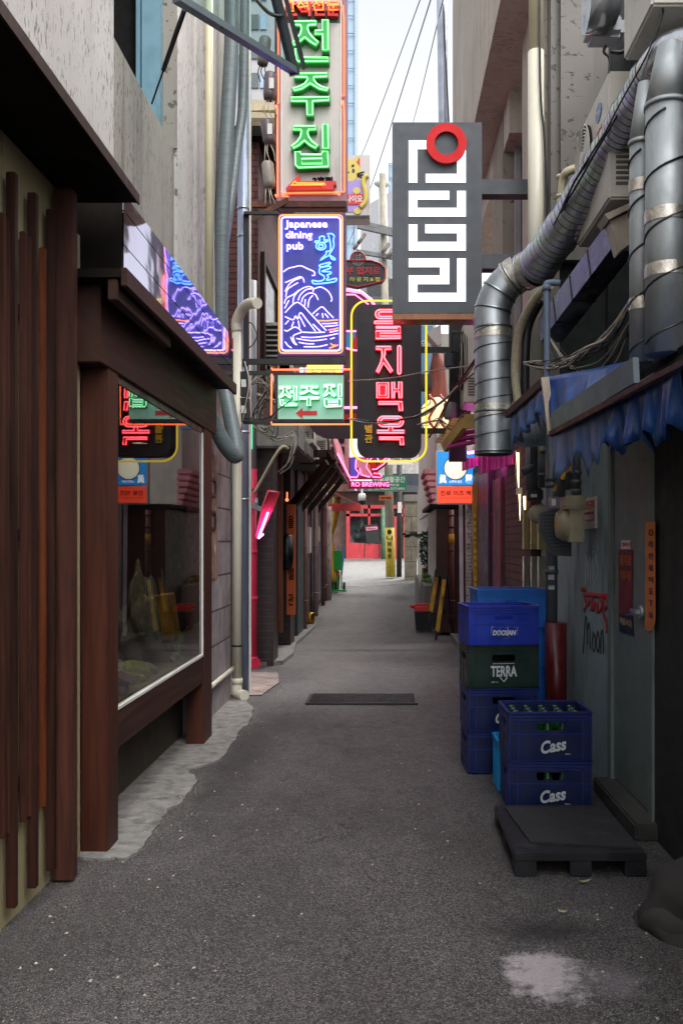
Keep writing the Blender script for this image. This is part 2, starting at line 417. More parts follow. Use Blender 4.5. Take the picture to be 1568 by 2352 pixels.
m_brickdark = brick('dark_brick', '#1d1112', '#2a1716', '#382b28', 1.0, bw=.30, rh=.085, ms=.006, rough=.5)
m_tile = brick('grey_tile', '#8b8486', '#7c7577', '#2c2829', 1.0, bw=.62, rh=.30, ms=.008, rough=.6)
m_siding = brick('brown_siding', '#5a302b', '#492623', '#1e1110', 1.0, bw=1.4, rh=.075, ms=.008)
m_teal = mat('teal_grey_wall_paint', '#869b9e', .6, var=.2, vs=(2, 2, 1), dirt='#20272a', da=.6, ds=(5, 5, 1.3), dlo=.52, bump=.25, bs=30)
m_door = mat('grey_green_door_paint', '#6a7776', .5, var=.12, vs=(2, 2, 1), dirt='#232829', da=.5, ds=(4, 4, 1.5), dlo=.54)
m_darkwall = mat('near_black_wall', '#1d2321', .75, var=.3, dirt='#3a3a2d', da=.4, ds=(5, 5, 5), dlo=.56, bump=.3, bs=30)  # near-black tone also paints in shade on the near right wall
m_greywhite = mat('ac_casing_white', '#c2beb4', .45, var=.08, dirt='#5d564d', da=.5, ds=(4, 4, 1.5), dlo=.56)
m_steel_blue = mat('blue_window_frame', '#7ba0b0', .4, .2, var=.08, dirt='#3b4b52', da=.4)
m_signgrey = mat('grey_sign_paint', '#44484e', .65, var=.06, vs=(3, 3, 3), dirt='#44484d', da=.4)
m_rust = mat('rusty_iron', '#4b2f26', .8, .2, var=.35, vs=(9, 9, 9), dirt='#7a4a32', da=.7, ds=(8, 8, 8), dlo=.5, bump=.3)
m_tarp = mat('blue_tarpaulin', '#193f7d', .38, var=.25, vs=(5, 5, 5), dirt='#7d8596', da=.4, ds=(6, 6, 2), dlo=.56)
m_tarpfade = mat('faded_tarpaulin', '#4a6498', .5, var=.35, vs=(10, 10, 3), dirt='#80747a', da=.7, ds=(12, 12, 3), dlo=.48)
m_white = mat('white_paint', '#c9c8c4', .5, var=.06, dirt='#8d8880', da=.25)
m_signwhite = mat('sign_face_white', '#b9b2ae', .4, var=.06, vs=(2, 2, 1), dirt='#7f7774', da=.35, ds=(6, 6, 1.2))
m_red = mat('red_paint', '#c3181c', .4, var=.08)
m_redbin = mat('red_plastic', '#c9352c', .4, var=.12, dirt='#7a2420', da=.4)
m_green = mat('green_paint', '#12883a', .35, var=.1)
m_wire = mat('black_cable', '#17171a', .5, var=.2)
m_wirew = mat('pale_cable', '#a59c90', .5, var=.25)
m_wirebr = mat('brown_cable', '#4a1d1c', .5, var=.25)
n_red = glow('red_neon', (1, .09, .12), 2.0)
n_redor = glow('orange_red_neon', (1, .13, .045), 1.1)
n_or = glow('orange_neon', (1, .22, .03), .95)
n_green = glow('green_neon', (.22, 1, .27), .95)
n_mint = glow('mint_neon', (.38, 1, .56), .85)
n_blue = glow('blue_neon', (.10, .30, 1), 1.2)
n_violet = glow('violet_white_neon', (.46, .33, 1), 1.15)
n_yellow = glow('yellow_neon', (1, .72, .03), .36)
n_pink = glow('pink_neon', (1, .16, .4), 1.2)
n_mag = glow('magenta_neon', (1, .12, .75), 5.5)
n_warm = glow('warm_tube', (1, .66, .26), 4.5)
# ================================================================ GROUND
def gz(y): return 0.0 if y < 14 else (y - 14) * .0277 if y < 40 else .72
bm = NB(); xs = [-120, -40, -6, -2, -1, 0, 1, 2, 6, 40, 120]
ys = [-60, -20, -6, 0, 4, 8, 11, 14, 17, 20, 23, 26, 30, 35, 40, 60, 150, 600]
g = [[bm.verts.new((x, y, gz(y))) for x in xs] for y in ys]
for j in range(len(ys) - 1):
    for i in range(len(xs) - 1): bm.faces.new((g[j][i], g[j][i+1], g[j+1][i+1], g[j+1][i]))
struct(obj('ground', bm, m_asphalt))
bm = NB()
rowa = [(-9, 24.6), (-1.6, 24.2), (-.6, 23.6), (.25, 24.4), (.75, 25.6), (1.6, 26.0), (9, 26.4)]
for y1 in (0,):
    a = [bm.verts.new((x, y, gz(y) + .006)) for x, y in rowa]
    b = [bm.verts.new((x, 40.2, .73)) for x, y in rowa]
    mid = [bm.verts.new((x, 32.5, gz(32.5) + .006)) for x, y in rowa]
    for i in range(len(rowa) - 1):
        bm.faces.new((a[i], a[i+1], mid[i+1], mid[i])); bm.faces.new((mid[i], mid[i+1], b[i+1], b[i]))
struct(obj('road', bm, mat('pale_street_concrete', '#777573', .6, var=.2, dirt='#3c3b3b', da=.5, ds=(1.2, .5, 1), dlo=.5)))
# concrete apron along the left shop fronts, ragged edge
edge = [(375,1095),(430,1112),(500,1115),(560,1112),(620,1105),(655,1085),(680,1060),(712,1010),(745,960),(775,925),(790,900),(800,872),(850,860),(885,820),(915,785),(940,750),(938,725),(900,690),(960,668),(1050,635),(1090,585),(1130,540),(1150,495),(1190,465),(1205,420),(1215,390),(1175,350)]
poly = []
for i, (u, v) in enumerate(edge):
    p = PG(.48 * u, 1442.6 + .48 * v); poly.append((p.x, p.y))
    if i + 1 < len(edge):
        q = PG(.48 * edge[i+1][0], 1442.6 + .48 * edge[i+1][1])
        for k in (1, 2, 3):
            t_ = k / 4; poly.append((p.x + (q.x - p.x) * t_ + rnd.uniform(-.012, .012), p.y + (q.y - p.y) * t_ + rnd.uniform(-.02, .02)))
poly += [(-1.7, 8.35), (-1.7, 4.0)]
bm = NB(); sheet(bm, poly, -.02, .012)
struct(obj('pavement', bm, m_conc_floor))
bm = NB(); sheet(bm, [(-1.62, 8.42), (-1.20, 8.46), (-1.12, 9.2), (-1.22, 9.9), (-1.62, 9.95)], -.02, .014)
struct(obj('pavement', bm, brick('pink_grey_paving', '#8d7d76', '#83756f', '#4d4542', 1.0, bw=.4, rh=.4, ms=.01)))
bm = NB()
sheet(bm, [(-1.6, 10.4), (-1.25, 10.6), (-1.2, 11.4), (-1.28, 12.6), (-1.2, 15), (-1.3, 16.6), (-1.0, 17.2), (-.95, 18.5), (-1.3, 19.5), (-1.6, 19.5)], -.02, .05)
struct(obj('kerb', bm, m_conc_floor))
bm = NB(); sheet(bm, [(1.02, 11.6), (1.4, 11.4), (1.4, 13.3), (1.0, 13.4)], -.02, .09); sheet(bm, [(.92, 14.6), (1.5, 14.6), (1.5, 24), (1.05, 24), (1.0, 19)], -.02, .20)
struct(obj('kerb', bm, m_conc_floor))
# drain grate
t = thing('drain_grate', 'black cast iron drain grate set across the asphalt of the alley', 'drain', (-.2, 8.25, 0))
bm = NB()
for k in range(46): box(bm, -.705 + k * .0213, -.698 + k * .0213, 8.02, 8.48, .002, .016)
for k in range(7): box(bm, -.71, .27, 8.03 + k * .072, 8.037 + k * .072, .002, .014)
obj('bars', bm, m_black, t)
bm = NB(); ring_prism(bm, [(-.73,7.99),(.30,7.99),(.30,8.51),(-.73,8.51)], [(-.705,8.015),(.275,8.015),(.275,8.485),(-.705,8.485)], lambda u, v, w_: Vector((u, v, w_)), -.03, .018); obj('frame', bm, m_black, t)
bm = NB(); sheet(bm, [(-.705,8.015),(.275,8.015),(.275,8.485),(-.705,8.485)], .001, .0022); obj('pit', bm, m_interior, t)
# small litter: two leaves
def leaf(x, y, a, L_, label):
    bm = NB(); pts = [(-L_, 0), (-.4*L_, .3*L_), (.4*L_, .28*L_), (L_, 0), (.4*L_, -.25*L_), (-.4*L_, -.28*L_)]
    vs = [bm.verts.new((x + u*math.cos(a) - v*math.sin(a), y + u*math.sin(a) + v*math.cos(a), .006 + .012*abs(u)/L_)) for u, v in pts]
    bm.faces.new(vs); r = bmesh.ops.extrude_face_region(bm, geom=bm.faces[:]); bmesh.ops.translate(bm, vec=(0, 0, .0015), verts=[v for v in r['geom'] if isinstance(v, bmesh.types.BMVert)])
    tag(obj('fallen_leaf', bm, mat('dry_leaf', '#9c9070', .8)), label, 'leaf')
p = PG(1342, 2030); leaf(p.x, p.y, .2, .03, 'pale dry leaf lying just in front of the black pallet')
p = PG(1290, 2100); leaf(p.x, p.y, -.6, .022, 'tiny dry leaf on the asphalt before the white stain')
# ================================================================ LEFT: slat screen at the near corner
t = thing('slat_screen', 'tall vertical reddish brown timber slats fixed on a cream wall', 'slat screen', (-1.45, 3.5, 0))
bm = NB(); box(bm, -1.75, -1.48, -7, 4.12, 0, 3.09); box(bm, -1.60, -1.445, 4.03, 4.13, .01, 2.95)
obj('backing_wall', bm, m_cream, t)
bm = NB()
for xp, yt, yb in ((39.5, 398, 2083), (87, 445, 2037), (128, 483, 1998), (-8, 355, 2130), (-55, 310, 2190), (-105, 260, 2250), (-160, 200, 2330)):
    Z = F * 1.42 / (VX - xp)
    box(bm, -1.456, -1.42, Z - .018, Z + .014, max(.03, H - (yb - VY) * Z / F), H - (yt - VY) * Z / F, .003)
obj('slat', bm, m_wooddark, t)
for i, (xp, yt, yb) in enumerate(((13, 491, 1924), (29, 508, 1912), (62, 534, 1886), (75, 545, 1874), (106, 571, 1852), (119, 583, 1842), (147, 605, 1820), (-24, 470, 1960), (-38, 440, 2000), (-72, 430, 2030), (-88, 420, 2060))):
    Z = F * 1.436 / (VX - xp)
    bm = NB(); box(bm, -1.460, -1.436, Z - .017, Z + .010, H - (yb - VY) * Z / F, H - (yt - VY) * Z / F, .003)
    obj('slat', bm, (m_woodor if i == 4 else m_woodred if i not in (5,) else m_wooddark), t)  # one slat is orange: reflected neon light put into its wood colour
bm = NB()
for z in (.5, 1.5, 2.4): box(bm, -1.479, -1.461, -5, 3.86, z, z + .05)
obj('batten', bm, m_wooddark, t)
bm = NB(); box(bm, -1.455, -1.37, 3.82, 3.885, .012, 3.05, .003); obj('corner_post', bm, m_woodred, t)
# canopy over the slats
t = thing('entrance_canopy', 'dark brown boarded canopy roof jutting out above the timber slats', 'canopy', (-1.3, 1.5, 3.0))
bm = NB(); box(bm, -1.78, -1.165, -7, 4.1, 3.095, 3.13); obj('soffit', bm, m_darkpaint, t)
bm = NB(); box(bm, -1.164, -1.155, -7, 4.105, 3.088, 3.135); obj('fascia', bm, m_wooddark, t)
# ================================================================ LEFT: display case
t = thing('display_case', 'red brown timber shop display case with a glazed front on legs', 'display case', (-1.4, 5.5, 0))
bm = NB(); box(bm, -1.46, -1.33, 4.18, 4.35, .0, 2.34, .005); obj('post', bm, m_woodpost, t)
bm = NB(); box(bm, -1.46, -1.33, 6.40, 6.70, .0, 2.34, .005); obj('post', bm, m_woodpost, t)
bm = NB(); box(bm, -1.52, -1.322, 4.05, 6.84, 2.335, 2.70, .005); obj('lintel', bm, m_woodY, t)
bm = NB(); box(bm, -1.46, -1.335, 4.352, 6.398, .465, .655, .004); obj('sill_rail', bm, m_woodY, t)
bm = NB(); box(bm, -1.362, -1.333, 4.352, 6.398, .657, .672); box(bm, -1.345, -1.333, 6.388, 6.398, .672, 2.30); obj('white_trim', bm, m_white, t)
bm = NB(); box(bm, -1.40, -1.34, 4.352, 6.398, 2.295, 2.333); obj('head_trim', bm, m_black, t)
bm = NB(); box(bm, -1.352, -1.346, 4.352, 6.38, .672, 2.295); obj('glass', bm, clear_glass('shop_glass', (.82, .85, .82), 1.25), t)
bm = NB(); box(bm, -2.12, -2.10, 4.2, 6.7, .4, 2.5); box(bm, -2.1, -1.46, 4.20, 4.22, .4, 2.4); box(bm, -2.1, -1.46, 6.66, 6.68, .4, 2.4); box(bm, -2.1, -1.53, 4.2, 6.68, 2.38, 2.42)
obj('back_lining', bm, mat('maroon_lining', '#2a1210', .7), t)
bm = NB(); box(bm, -2.1, -1.40, 4.23, 6.65, .60, .66); obj('bed', bm, mat('bark_bed', '#4a3d30', .95, var=.6, vs=(40, 40, 40), bump=1.0, bs=60), t)
bm = NB(); box(bm, -1.75, -1.56, 4.14, 6.9, 0, .62); obj('plinth', bm, mat('dark_render_plinth', '#3d352a', .85, var=.3, dirt='#1d1913', da=.5), t)
# rock, moss, fern and placard inside
def lump(c, rx, ry, rz, seed, m, amp=.25, sub=4, sq=.0):
    bm = NB(); bmesh.ops.create_icosphere(bm, subdivisions=sub, radius=1)
    r_ = random.Random(seed); ph = [(Vector((r_.uniform(-1,1), r_.uniform(-1,1), r_.uniform(-1,1))) * r_.choice((1.0, 1.6, 2.4, 4.5)), r_.uniform(0, 6)) for _ in range(16)]
    for v in bm.verts:
        n = v.co.normalized(); f = 1 + sum(amp / (1 + k.length * .5) * math.sin(k.dot(n) * 2 + a) for k, a in ph)
        v.co = Vector((n.x * rx * f, n.y * ry * f, n.z * rz * f)) + Vector(c)
    return bm
bm = NB()
for y in (4.95, 5.75): lathe(bm, [(.045, 2.24), (.045, 2.27)], (-1.62, y, 0), 14)
obj('downlight', bm, glow('warm_downlight', (1, .80, .48), 110), t)
bm = NB()
for y in (4.95, 5.75): lathe(bm, [(.05, 2.15), (.05, 2.379)], (-1.62, y, 0), 14, caps=False)
obj('lamp_collar', bm, m_black, t)
t2 = thing('display_rock', 'craggy dark rock with painted warm highlights behind the shop glass', 'rock', (-1.64, 5.9, .66))
bm = lump((-1.64, 5.9, .97), .15, .25, .36, 3, None, .13); 
for v in bm.verts:
    f = max(0, min(1, (v.co.z - .62) / .7)); k_ = 1.2 - .62 * f * f; v.co.x = -1.64 + (v.co.x + 1.64) * k_; v.co.y = 5.9 + (v.co.y - 5.9) * k_
obj('boulder', bm, mat('craggy_rock', '#36312a', .9, var=.7, vs=(16, 16, 16), dirt='#8a7440', da=.8, ds=(9, 9, 12), dlo=.55, bump=1.2, bs=18), t2)  # yellow patches put the case lamp's warm highlights into the rock colour
bm = NB()
for k in range(2):
    y0 = 5.88 + k * .17
    bar(bm, (-1.51, y0, 1.14), (-1.48, y0 + .06, .84), .03, .09, (1, 0, 0))
obj('amber_panel', bm, mat('amber_panel', '#7a521c', .35, var=.5, vs=(9, 9, 9)), t2)
bm = lump((-1.52, 5.2, .68), .10, .22, .10, 9, None, .12); tag(obj('moss_mound', bm, mat('moss', '#56561f', .95, var=.6, vs=(50, 50, 50), bump=1.2, bs=90)), 'yellow green moss mound on the bed of the display case', 'moss')
for i, (c, r_, lab) in enumerate((((-1.50, 5.52, .69), .06, 'small grey stone beside the moss mound in the display'), ((-1.46, 6.1, .68), .05, 'small grey stone at the foot of the display fern'), ((-1.62, 5.0, .73), .1, 'dark stone behind the moss in the near display corner'))):
    bm = lump(c, r_, r_ * 1.4, r_ * .8, 20 + i, None, .13, 3); tag(obj('stone', bm, mat('grey_stone', '#57524a', .9, var=.5, vs=(20, 20, 20), bump=.8)), lab, 'stone', 'stones in the display case')
bm = NB()
for k in range(11):
    a = rnd.uniform(-1.2, 1.2); ln_ = rnd.uniform(.22, .4); base = Vector((-1.50, 6.3, .68)); dirv = Vector((.25 * math.cos(a * 2), math.sin(a), 1.1)).normalized()
    pts = [base + dirv * ln_ * s_ + Vector((0, math.sin(a) * .12, -.18)) * s_ * s_ for s_ in [i / 8 for i in range(9)]]
    for i, pnt in enumerate(pts[:-1]):
        for sg in (-1, 1):
            L_ = .055 * (1 - i / 10); q = pnt + Vector((.25 * sg, sg * .8, .35)).normalized() * L_; n_ = pts[i+1] - pnt
            vs = [bm.verts.new(x) for x in (pnt, q - n_ * .05, q + n_ * .2, pnt + n_ * .55)]; bm.faces.new(vs)
tag(obj('fern', bm, mat('fern_leaf', '#6f7a2a', .6, var=.3), fixn=False), 'yellow green fern at the far end of the display case', 'fern')
t2 = thing('placard', 'dark purple slanted information placard behind the shop glass', 'placard', (-1.45, 4.9, .67))
bm = NB(); bar(bm, (-1.40, 4.86, .72), (-1.58, 4.86, .80), .16, .012, (0, 0, 1)); bar(bm, (-1.45, 4.9, .66), (-1.45, 4.9, .73), .02, .02); obj('board', bm, mat('purple_board', '#33161c', .5), t2)
bm = NB(); text(bm, '천천히 보는', lambda u, v, w_: Vector((-1.56 + v*.14, 4.80 + u * .12, .799 - v*.062 + w_)), 0, .2, 1, .45, 0, .003); obj('lettering', bm, m_white, t2)
# eave boards above the case
t = thing('eave_boards', 'stepped dark brown timber eave running above the display case', 'eave', (-1.3, 5.4, 2.55))
bm = NB(); box(bm, -1.50, -1.2, 3.95, 6.86, 2.70, 2.74); obj('soffit', bm, m_darkpaint, t)
bm = NB(); box(bm, -1.198, -1.17, 3.95, 6.88, 2.66, 2.745, .004); obj('fascia', bm, m_woodY, t)
bm = NB(); box(bm, -1.26, -1.215, 3.96, 4.95, 2.60, 2.698, .004); obj('batten', bm, m_woodY, t)
# polished fascia box over it
t = thing('mirror_fascia', 'long polished metal fascia box reflecting the blue neon sign', 'fascia', (-1.4, 5.7, 2.8))
bm = NB(); box(bm, -1.50, -1.268, 4.20, 7.24, 2.79, 3.19); obj('box', bm, m_darkpaint, t)
m, tt, pp, L = nodes('polished_metal'); pp.inputs['Base Color'].default_value = (.42, .39, .53, 1); pp.inputs['Metallic'].default_value = 1; pp.inputs['Roughness'].default_value = .04
bumpn(tt, pp, noise(tt, coords(tt, (3, 2.2, 3.5)), 1.0, 2), .10, .02)
for z0, z1 in ((2.80, 2.93), (2.936, 3.095), (3.101, 3.185)):
    bm = NB(); box(bm, -1.267, -1.26, 4.205, 7.235, z0, z1); obj('panel', bm, m, t)
# ================================================================ LEFT: plaster building
t = thing('plaster_building', 'grey rough plaster building rising on the left of the alley', 'building', (-1.6, 1, 0))
bm = NB()
box(bm, -2.6, -1.5, -7, 4.82, 3.14, 6.6); box(bm, -2.3, -1.5, 6.30, 8.30, 2.5, 6.9); box(bm, -2.3, -1.5, 4.82, 6.30, 6.4, 6.6); box(bm, -1.5, -1.47, 7.22, 7.30, 2.9, 6.9)
box(bm, -2.6, -1.76, -7, 3.86, 0, 3.09)
obj('wall', bm, m_plasterL, t)
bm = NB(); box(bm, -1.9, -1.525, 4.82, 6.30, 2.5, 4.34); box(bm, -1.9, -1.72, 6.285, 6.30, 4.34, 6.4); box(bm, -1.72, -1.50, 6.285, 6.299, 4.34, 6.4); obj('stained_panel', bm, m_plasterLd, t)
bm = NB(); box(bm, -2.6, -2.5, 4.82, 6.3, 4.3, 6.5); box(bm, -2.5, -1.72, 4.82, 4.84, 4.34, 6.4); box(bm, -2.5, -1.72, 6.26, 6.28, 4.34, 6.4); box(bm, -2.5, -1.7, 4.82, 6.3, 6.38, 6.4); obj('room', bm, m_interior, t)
fr = NB(); box(fr, -1.73, -1.60, 6.20, 6.28, 4.345, 6.38); box(fr, -1.70, -1.62, 4.84, 6.2, 4.345, 4.375); box(fr, -1.76, -1.74, 6.16, 6.28, 4.345, 6.38)
wf = obj('window_frame', fr, m_steel_blue, t)
# the open sash swings out over the alley (top hinged), with its stay
a0, a1 = P(680, 166, 5.9), P(618, -60, 5.9); a1 = Vector((a1.x, 5.6, a1.z))
b0 = P(405, -5, 4.75); b0 = Vector((b0.x, 4.75, b0.z))
sash = NB(); bar(sash, a0, b0, .055, .04, (0, 0, 1)); obj('sash_bottom_rail', sash, mat('sash_grey', '#56646a', .35, .4, var=.1), t)
sash = NB(); bar(sash, a0 + Vector((-.01, 0, -.02)), a1, .07, .07, (0, 1, 0)); bar(sash, a0 + Vector((.055, .02, .03)), a1 + Vector((.055, .02, 0)), .03, .05, (0, 1, 0)); obj('sash_stile', sash, mat('sash_dark', '#33373b', .4, .3, var=.15), t)
gl = NB(); e = Vector((-.02, 0, .02)); b1 = b0 + (a1 - a0)
vs = [gl.verts.new(q) for q in (a0, b0, b1, a1)]; gl.faces.new(vs)
r_ = bmesh.ops.extrude_face_region(gl, geom=gl.faces[:]); bmesh.ops.translate(gl, vec=(.002, -.004, .004), verts=[v for v in r_['geom'] if isinstance(v, bmesh.types.BMVert)])
obj('sash_glass', gl, clear_glass('window_glass', (.72, .82, .82), .6), t)
hd = NB(); hp = P(648, 36, 5.72); tube(hd, smooth_path([hp, hp + Vector((-.03, -.03, -.02)), hp + Vector((-.09, -.04, 0)), hp + Vector((-.16, -.05, .07))], 4), .012, 6); obj('sash_handle', hd, m_black, t)
st = NB(); q0 = P(424, 22, 4.9); q1 = P(349, 238, 5.45); mid_ = q0.lerp(q1, .62)
tube(st, [q0, mid_], .014, 8); tube(st, [mid_, q1], .006, 6); obj('gas_strut', st, m_black, t)
# lower tiled wall between the case and the pipes
t = thing('tiled_wall', 'grey tiled wall strip between display case and downpipe', 'wall', (-1.5, 7.5, 0))
bm = NB(); box(bm, -1.9, -1.47, 6.72, 8.3, 0, 2.49); obj('tiling', bm, m_tile, t)
bm = NB(); box(bm, -1.47, -1.462, 6.9, 7.62, 1.18, 2.25); obj('flyposter_board', bm, mat('torn_posters', '#7c5f55', .7, var=.5, vs=(8, 8, 8), dirt='#d5cfc6', da=.9, ds=(11, 11, 6), dlo=.56), t)
for k in range(2):
    z0 = 1.60 + k * .28; bm = NB(); yz = rrect(6.92, z0, 7.5, z0 + .16, .03); yi = rrect(6.95, z0 + .025, 7.47, z0 + .135, .02)
    ring_prism(bm, yz, yi, lambda u, v, w_: Vector((-1.462 + w_, u, v)), 0, .012); obj('plate_frame', bm, m_black, t)
# ---------------------------------------------------------------- left pipes
t = thing('white_downpipe', 'thick white PVC downpipe with an elbow foot beside the display case', 'pipe', (-1.41, 8.3, 0))
x0 = -1.41
bm = NB(); tube(bm, [(x0, 8.3, .12), (x0, 8.3, 3.53)], .046, 14); obj('shaft', bm, m_pipewhite, t)
bm = NB(); tube(bm, smooth_path([(x0, 8.3, 3.50), (x0 + .0, 8.29, 3.60), (x0 + .07, 8.22, 3.70), (x0 + .15, 8.12, 3.72), (x0 + .24, 8.0, 3.69)], 4), .05, 14); obj('top_elbow', bm, m_pipewhite, t)
bm = NB(); tube(bm, smooth_path([(x0, 8.3, .16), (x0, 8.29, .07), (x0 + .03, 8.26, .05), (x0 + .09, 8.2, .05)], 4), .052, 14); tube(bm, [(x0, 8.3, .14), (x0, 8.3, .20)], .054, 14); obj('foot_elbow', bm, m_pipewhite, t)
bm = NB(); tube(bm, [(x0, 8.3, .50), (x0, 8.3, .518)], .05, 14); bar(bm, (x0, 8.3, .51), (-1.48, 8.3, .51), .012, .012); obj('strap', bm, m_black, t)
bm = NB(); tube(bm, [(x0 - .03, 8.25, .30), (-1.44, 6.8, .30)], .022, 10); tag(obj('branch_pipe', bm, m_pipewhite), 'thin white pipe running low along the tiled wall', 'pipe')
bm = NB(); tube(bm, [(-1.40, 6.93, 2.95), (-1.40, 6.93, 6.85)], .034, 12); tag(obj('downpipe', bm, m_pipecream), 'cream downpipe running up the rough plaster wall', 'pipe')
def px_path(pts, k=4): return smooth_path([P(x, y, z) for x, y, z in pts], k)
bm = NB(); tube(bm, px_path([(532, -60, 7.7), (532, 100, 7.7), (526, 220, 7.7), (516, 400, 7.7), (510, 520, 7.7), (507, 700, 7.75), (509, 840, 7.8), (524, 930, 7.7), (541, 1020, 7.5), (540, 1048, 7.4), (515, 1020, 7.3), (492, 972, 7.25), (480, 950, 7.2)]), .066, 12)
tag(obj('lagged_pipe', bm, m_duct_tape), 'thick grey tape wrapped pipe hooking back above the tiled wall', 'pipe', 'tape wrapped pipes')
bm = NB(); tube(bm, px_path([(562, -60, 8.0), (561, 100, 8.0), (557, 250, 8.0), (546, 330, 7.95), (534, 430, 7.85), (524, 500, 7.8), (515, 560, 7.76)]), .045, 12)
tag(obj('lagged_pipe', bm, m_duct_tape), 'slimmer grey wrapped pipe merging into the thick one', 'pipe', 'tape wrapped pipes')
t = thing('steel_post', 'weathered blue grey steel post carrying the left neon signs', 'post', (-1.36, 8.45, 0))
bm = NB(); tube(bm, [(-1.375, 8.45, 0), (-1.375, 8.45, 6.2)], .056, 14); obj('shaft', bm, m_post, t)
bm = NB()
for z in (4.72, 4.45, 2.55, 1.9): tube(bm, [(-1.375, 8.45, z), (-1.375, 8.45, z + .02)], .061, 14)
obj('clamp', bm, m_galv, t)
bm = NB(); box(bm, -1.37, -1.325, 8.60, 8.64, 0, 7.0); tag(obj('edge_strip', bm, m_white), 'white metal edge strip behind the steel post', 'trim')
t = thing('pink_downpipe', 'grey downpipe painted bright pink on its lower half', 'pipe', (-1.6, 10.35, 0))
xx = (578 - VX) * 10.35 / F
bm = NB(); tube(bm, [(xx, 10.35, .12), (xx, 10.35, 2.36)], .066, 14); tube(bm, smooth_path([(xx, 10.35, .14), (xx, 10.34, .07), (xx + .06, 10.27, .06)], 4), .072, 14)
for z in (.8, 1.35, 2.1): tube(bm, [(xx, 10.35, z), (xx, 10.35, z + .05)], .072, 14)
obj('pink_length', bm, m_pink, t)
bm = NB(); tube(bm, [(xx, 10.36, 2.36), (xx, 10.36, 4.6)], .06, 14); obj('grey_length', bm, mat('grey_pvc', '#8d9096', .5, var=.1, dirt='#5a4a34', da=.5, ds=(8, 8, 1.5)), t)
# pink neon street lamp clamped to it
t = thing('tilted_lamp', 'tilted pink lamp with a glowing tube clamped to the pink downpipe', 'lamp', P(612, 1185, 9.9))
h0, h1 = P(630, 1130, 9.75), P(590, 1238, 9.95)
bm = NB()
dv = (h1 - h0); up = Vector((-.65, .62, .35)).normalized(); sd_ = dv.cross(up).normalized(); N = 9
rows = []
for i in range(12):
    f = i / 11; wd = (.085 if f < .35 else .085 - (f - .35) * .085); c = h0 + dv * f
    rows.append([bm.verts.new(c + sd_ * math.cos(math.pi * k / N) * wd + up * math.sin(math.pi * k / N) * wd * .8) for k in range(N + 1)])
for a, b in zip(rows, rows[1:]):
    for k in range(N): bm.faces.new((a[k], a[k+1], b[k+1], b[k]))
bm.faces.new(rows[0])
o = obj('hood', bm, mat('pink_red_hood', '#cf4a58', .35), t, True); md = o.modifiers.new('s', 'SOLIDIFY'); md.thickness = .006
bm = NB(); tube(bm, [h0 + dv * .42 - up * .02, h0 + dv * .97 - up * .02], .012, 8); tube(bm, [h0 + dv * .97 - up * .02, h0 + dv * .86 - up * .05 + sd_ * .02], .010, 8); obj('glow_tube', bm, n_mag, t)
bm = NB(); bar(bm, P(578, 1160, 10.3), P(606, 1172, 9.95), .03, .05); tube(bm, [(xx, 10.36, 1.88), (xx, 10.36, 2.02)], .075, 14); obj('bracket', bm, m_galv, t)
bm = NB(); tube(bm, px_path([(584, 1132, 10.2), (605, 1095, 10.0), (630, 1050, 9.8), (648, 1026, 9.8), (660, 1030, 10.1)]), .018, 8); tag(obj('corrugated_hose', bm, m_pipecream), 'pale corrugated conduit hose hanging from the concrete ledge', 'hose')
# ================================================================ LEFT: dark brick house beyond the pink pipe
def XL(x, Z): return (x - VX) * Z / F
t = thing('brick_house', 'low dark brick house with a concrete ledge and timber upper storey', 'house', (-1.7, 12, 0))
bm = NB(); box(bm, -2.6, XL(628, 10.5), 10.5, 10.95, 0, 2.62); box(bm, -2.6, XL(672, 12.5), 12.2, 12.75, 0, 2.62); obj('brick_pier', bm, m_brickdark, t)
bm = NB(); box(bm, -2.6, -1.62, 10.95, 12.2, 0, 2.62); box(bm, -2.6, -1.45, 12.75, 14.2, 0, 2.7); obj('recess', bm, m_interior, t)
bm = NB(); box(bm, XL(632, 10.5) - .02, XL(640, 10.6), 10.96, 11.02, .35, 2.6); box(bm, -1.66, -1.60, 11.2, 11.3, 0, 2.6); obj('timber_jamb', bm, m_woodor, t)
bm = NB(); box(bm, -2.7, XL(690, 10.6), 10.35, 12.9, 2.62, 2.92, .02); box(bm, -2.7, XL(712, 11.4), 11.1, 13.6, 2.60, 2.78, .02); obj('ledge', bm, m_conc, t)
bm = NB(); box(bm, -2.9, -1.52, 10.45, 15.5, 2.93, 6.3); obj('upper_wall', bm, m_siding, t)
bm = NB(); box(bm, -1.519, -1.50, 10.75, 12.0, 3.6, 4.95); obj('window', bm, mat('brown_pane', '#4a3c3a', .15), t)
bm = NB(); ring_prism(bm, [(10.65, 3.5), (12.1, 3.5), (12.1, 5.05), (10.65, 5.05)], [(10.76, 3.61), (11.99, 3.61), (11.99, 4.94), (10.76, 4.94)], lambda u, v, w_: Vector((-1.52 + w_, u, v)), 0, .05); obj('window_frame', bm, m_wooddark, t)
bm = NB(); bar(bm, (-1.1, 10.2, 5.75), (-1.9, 13, 6.5), .15, .1); box(bm, -3, -1.35, 10.3, 15.6, 6.3, 6.42); obj('eave', bm, m_darkpaint, t)
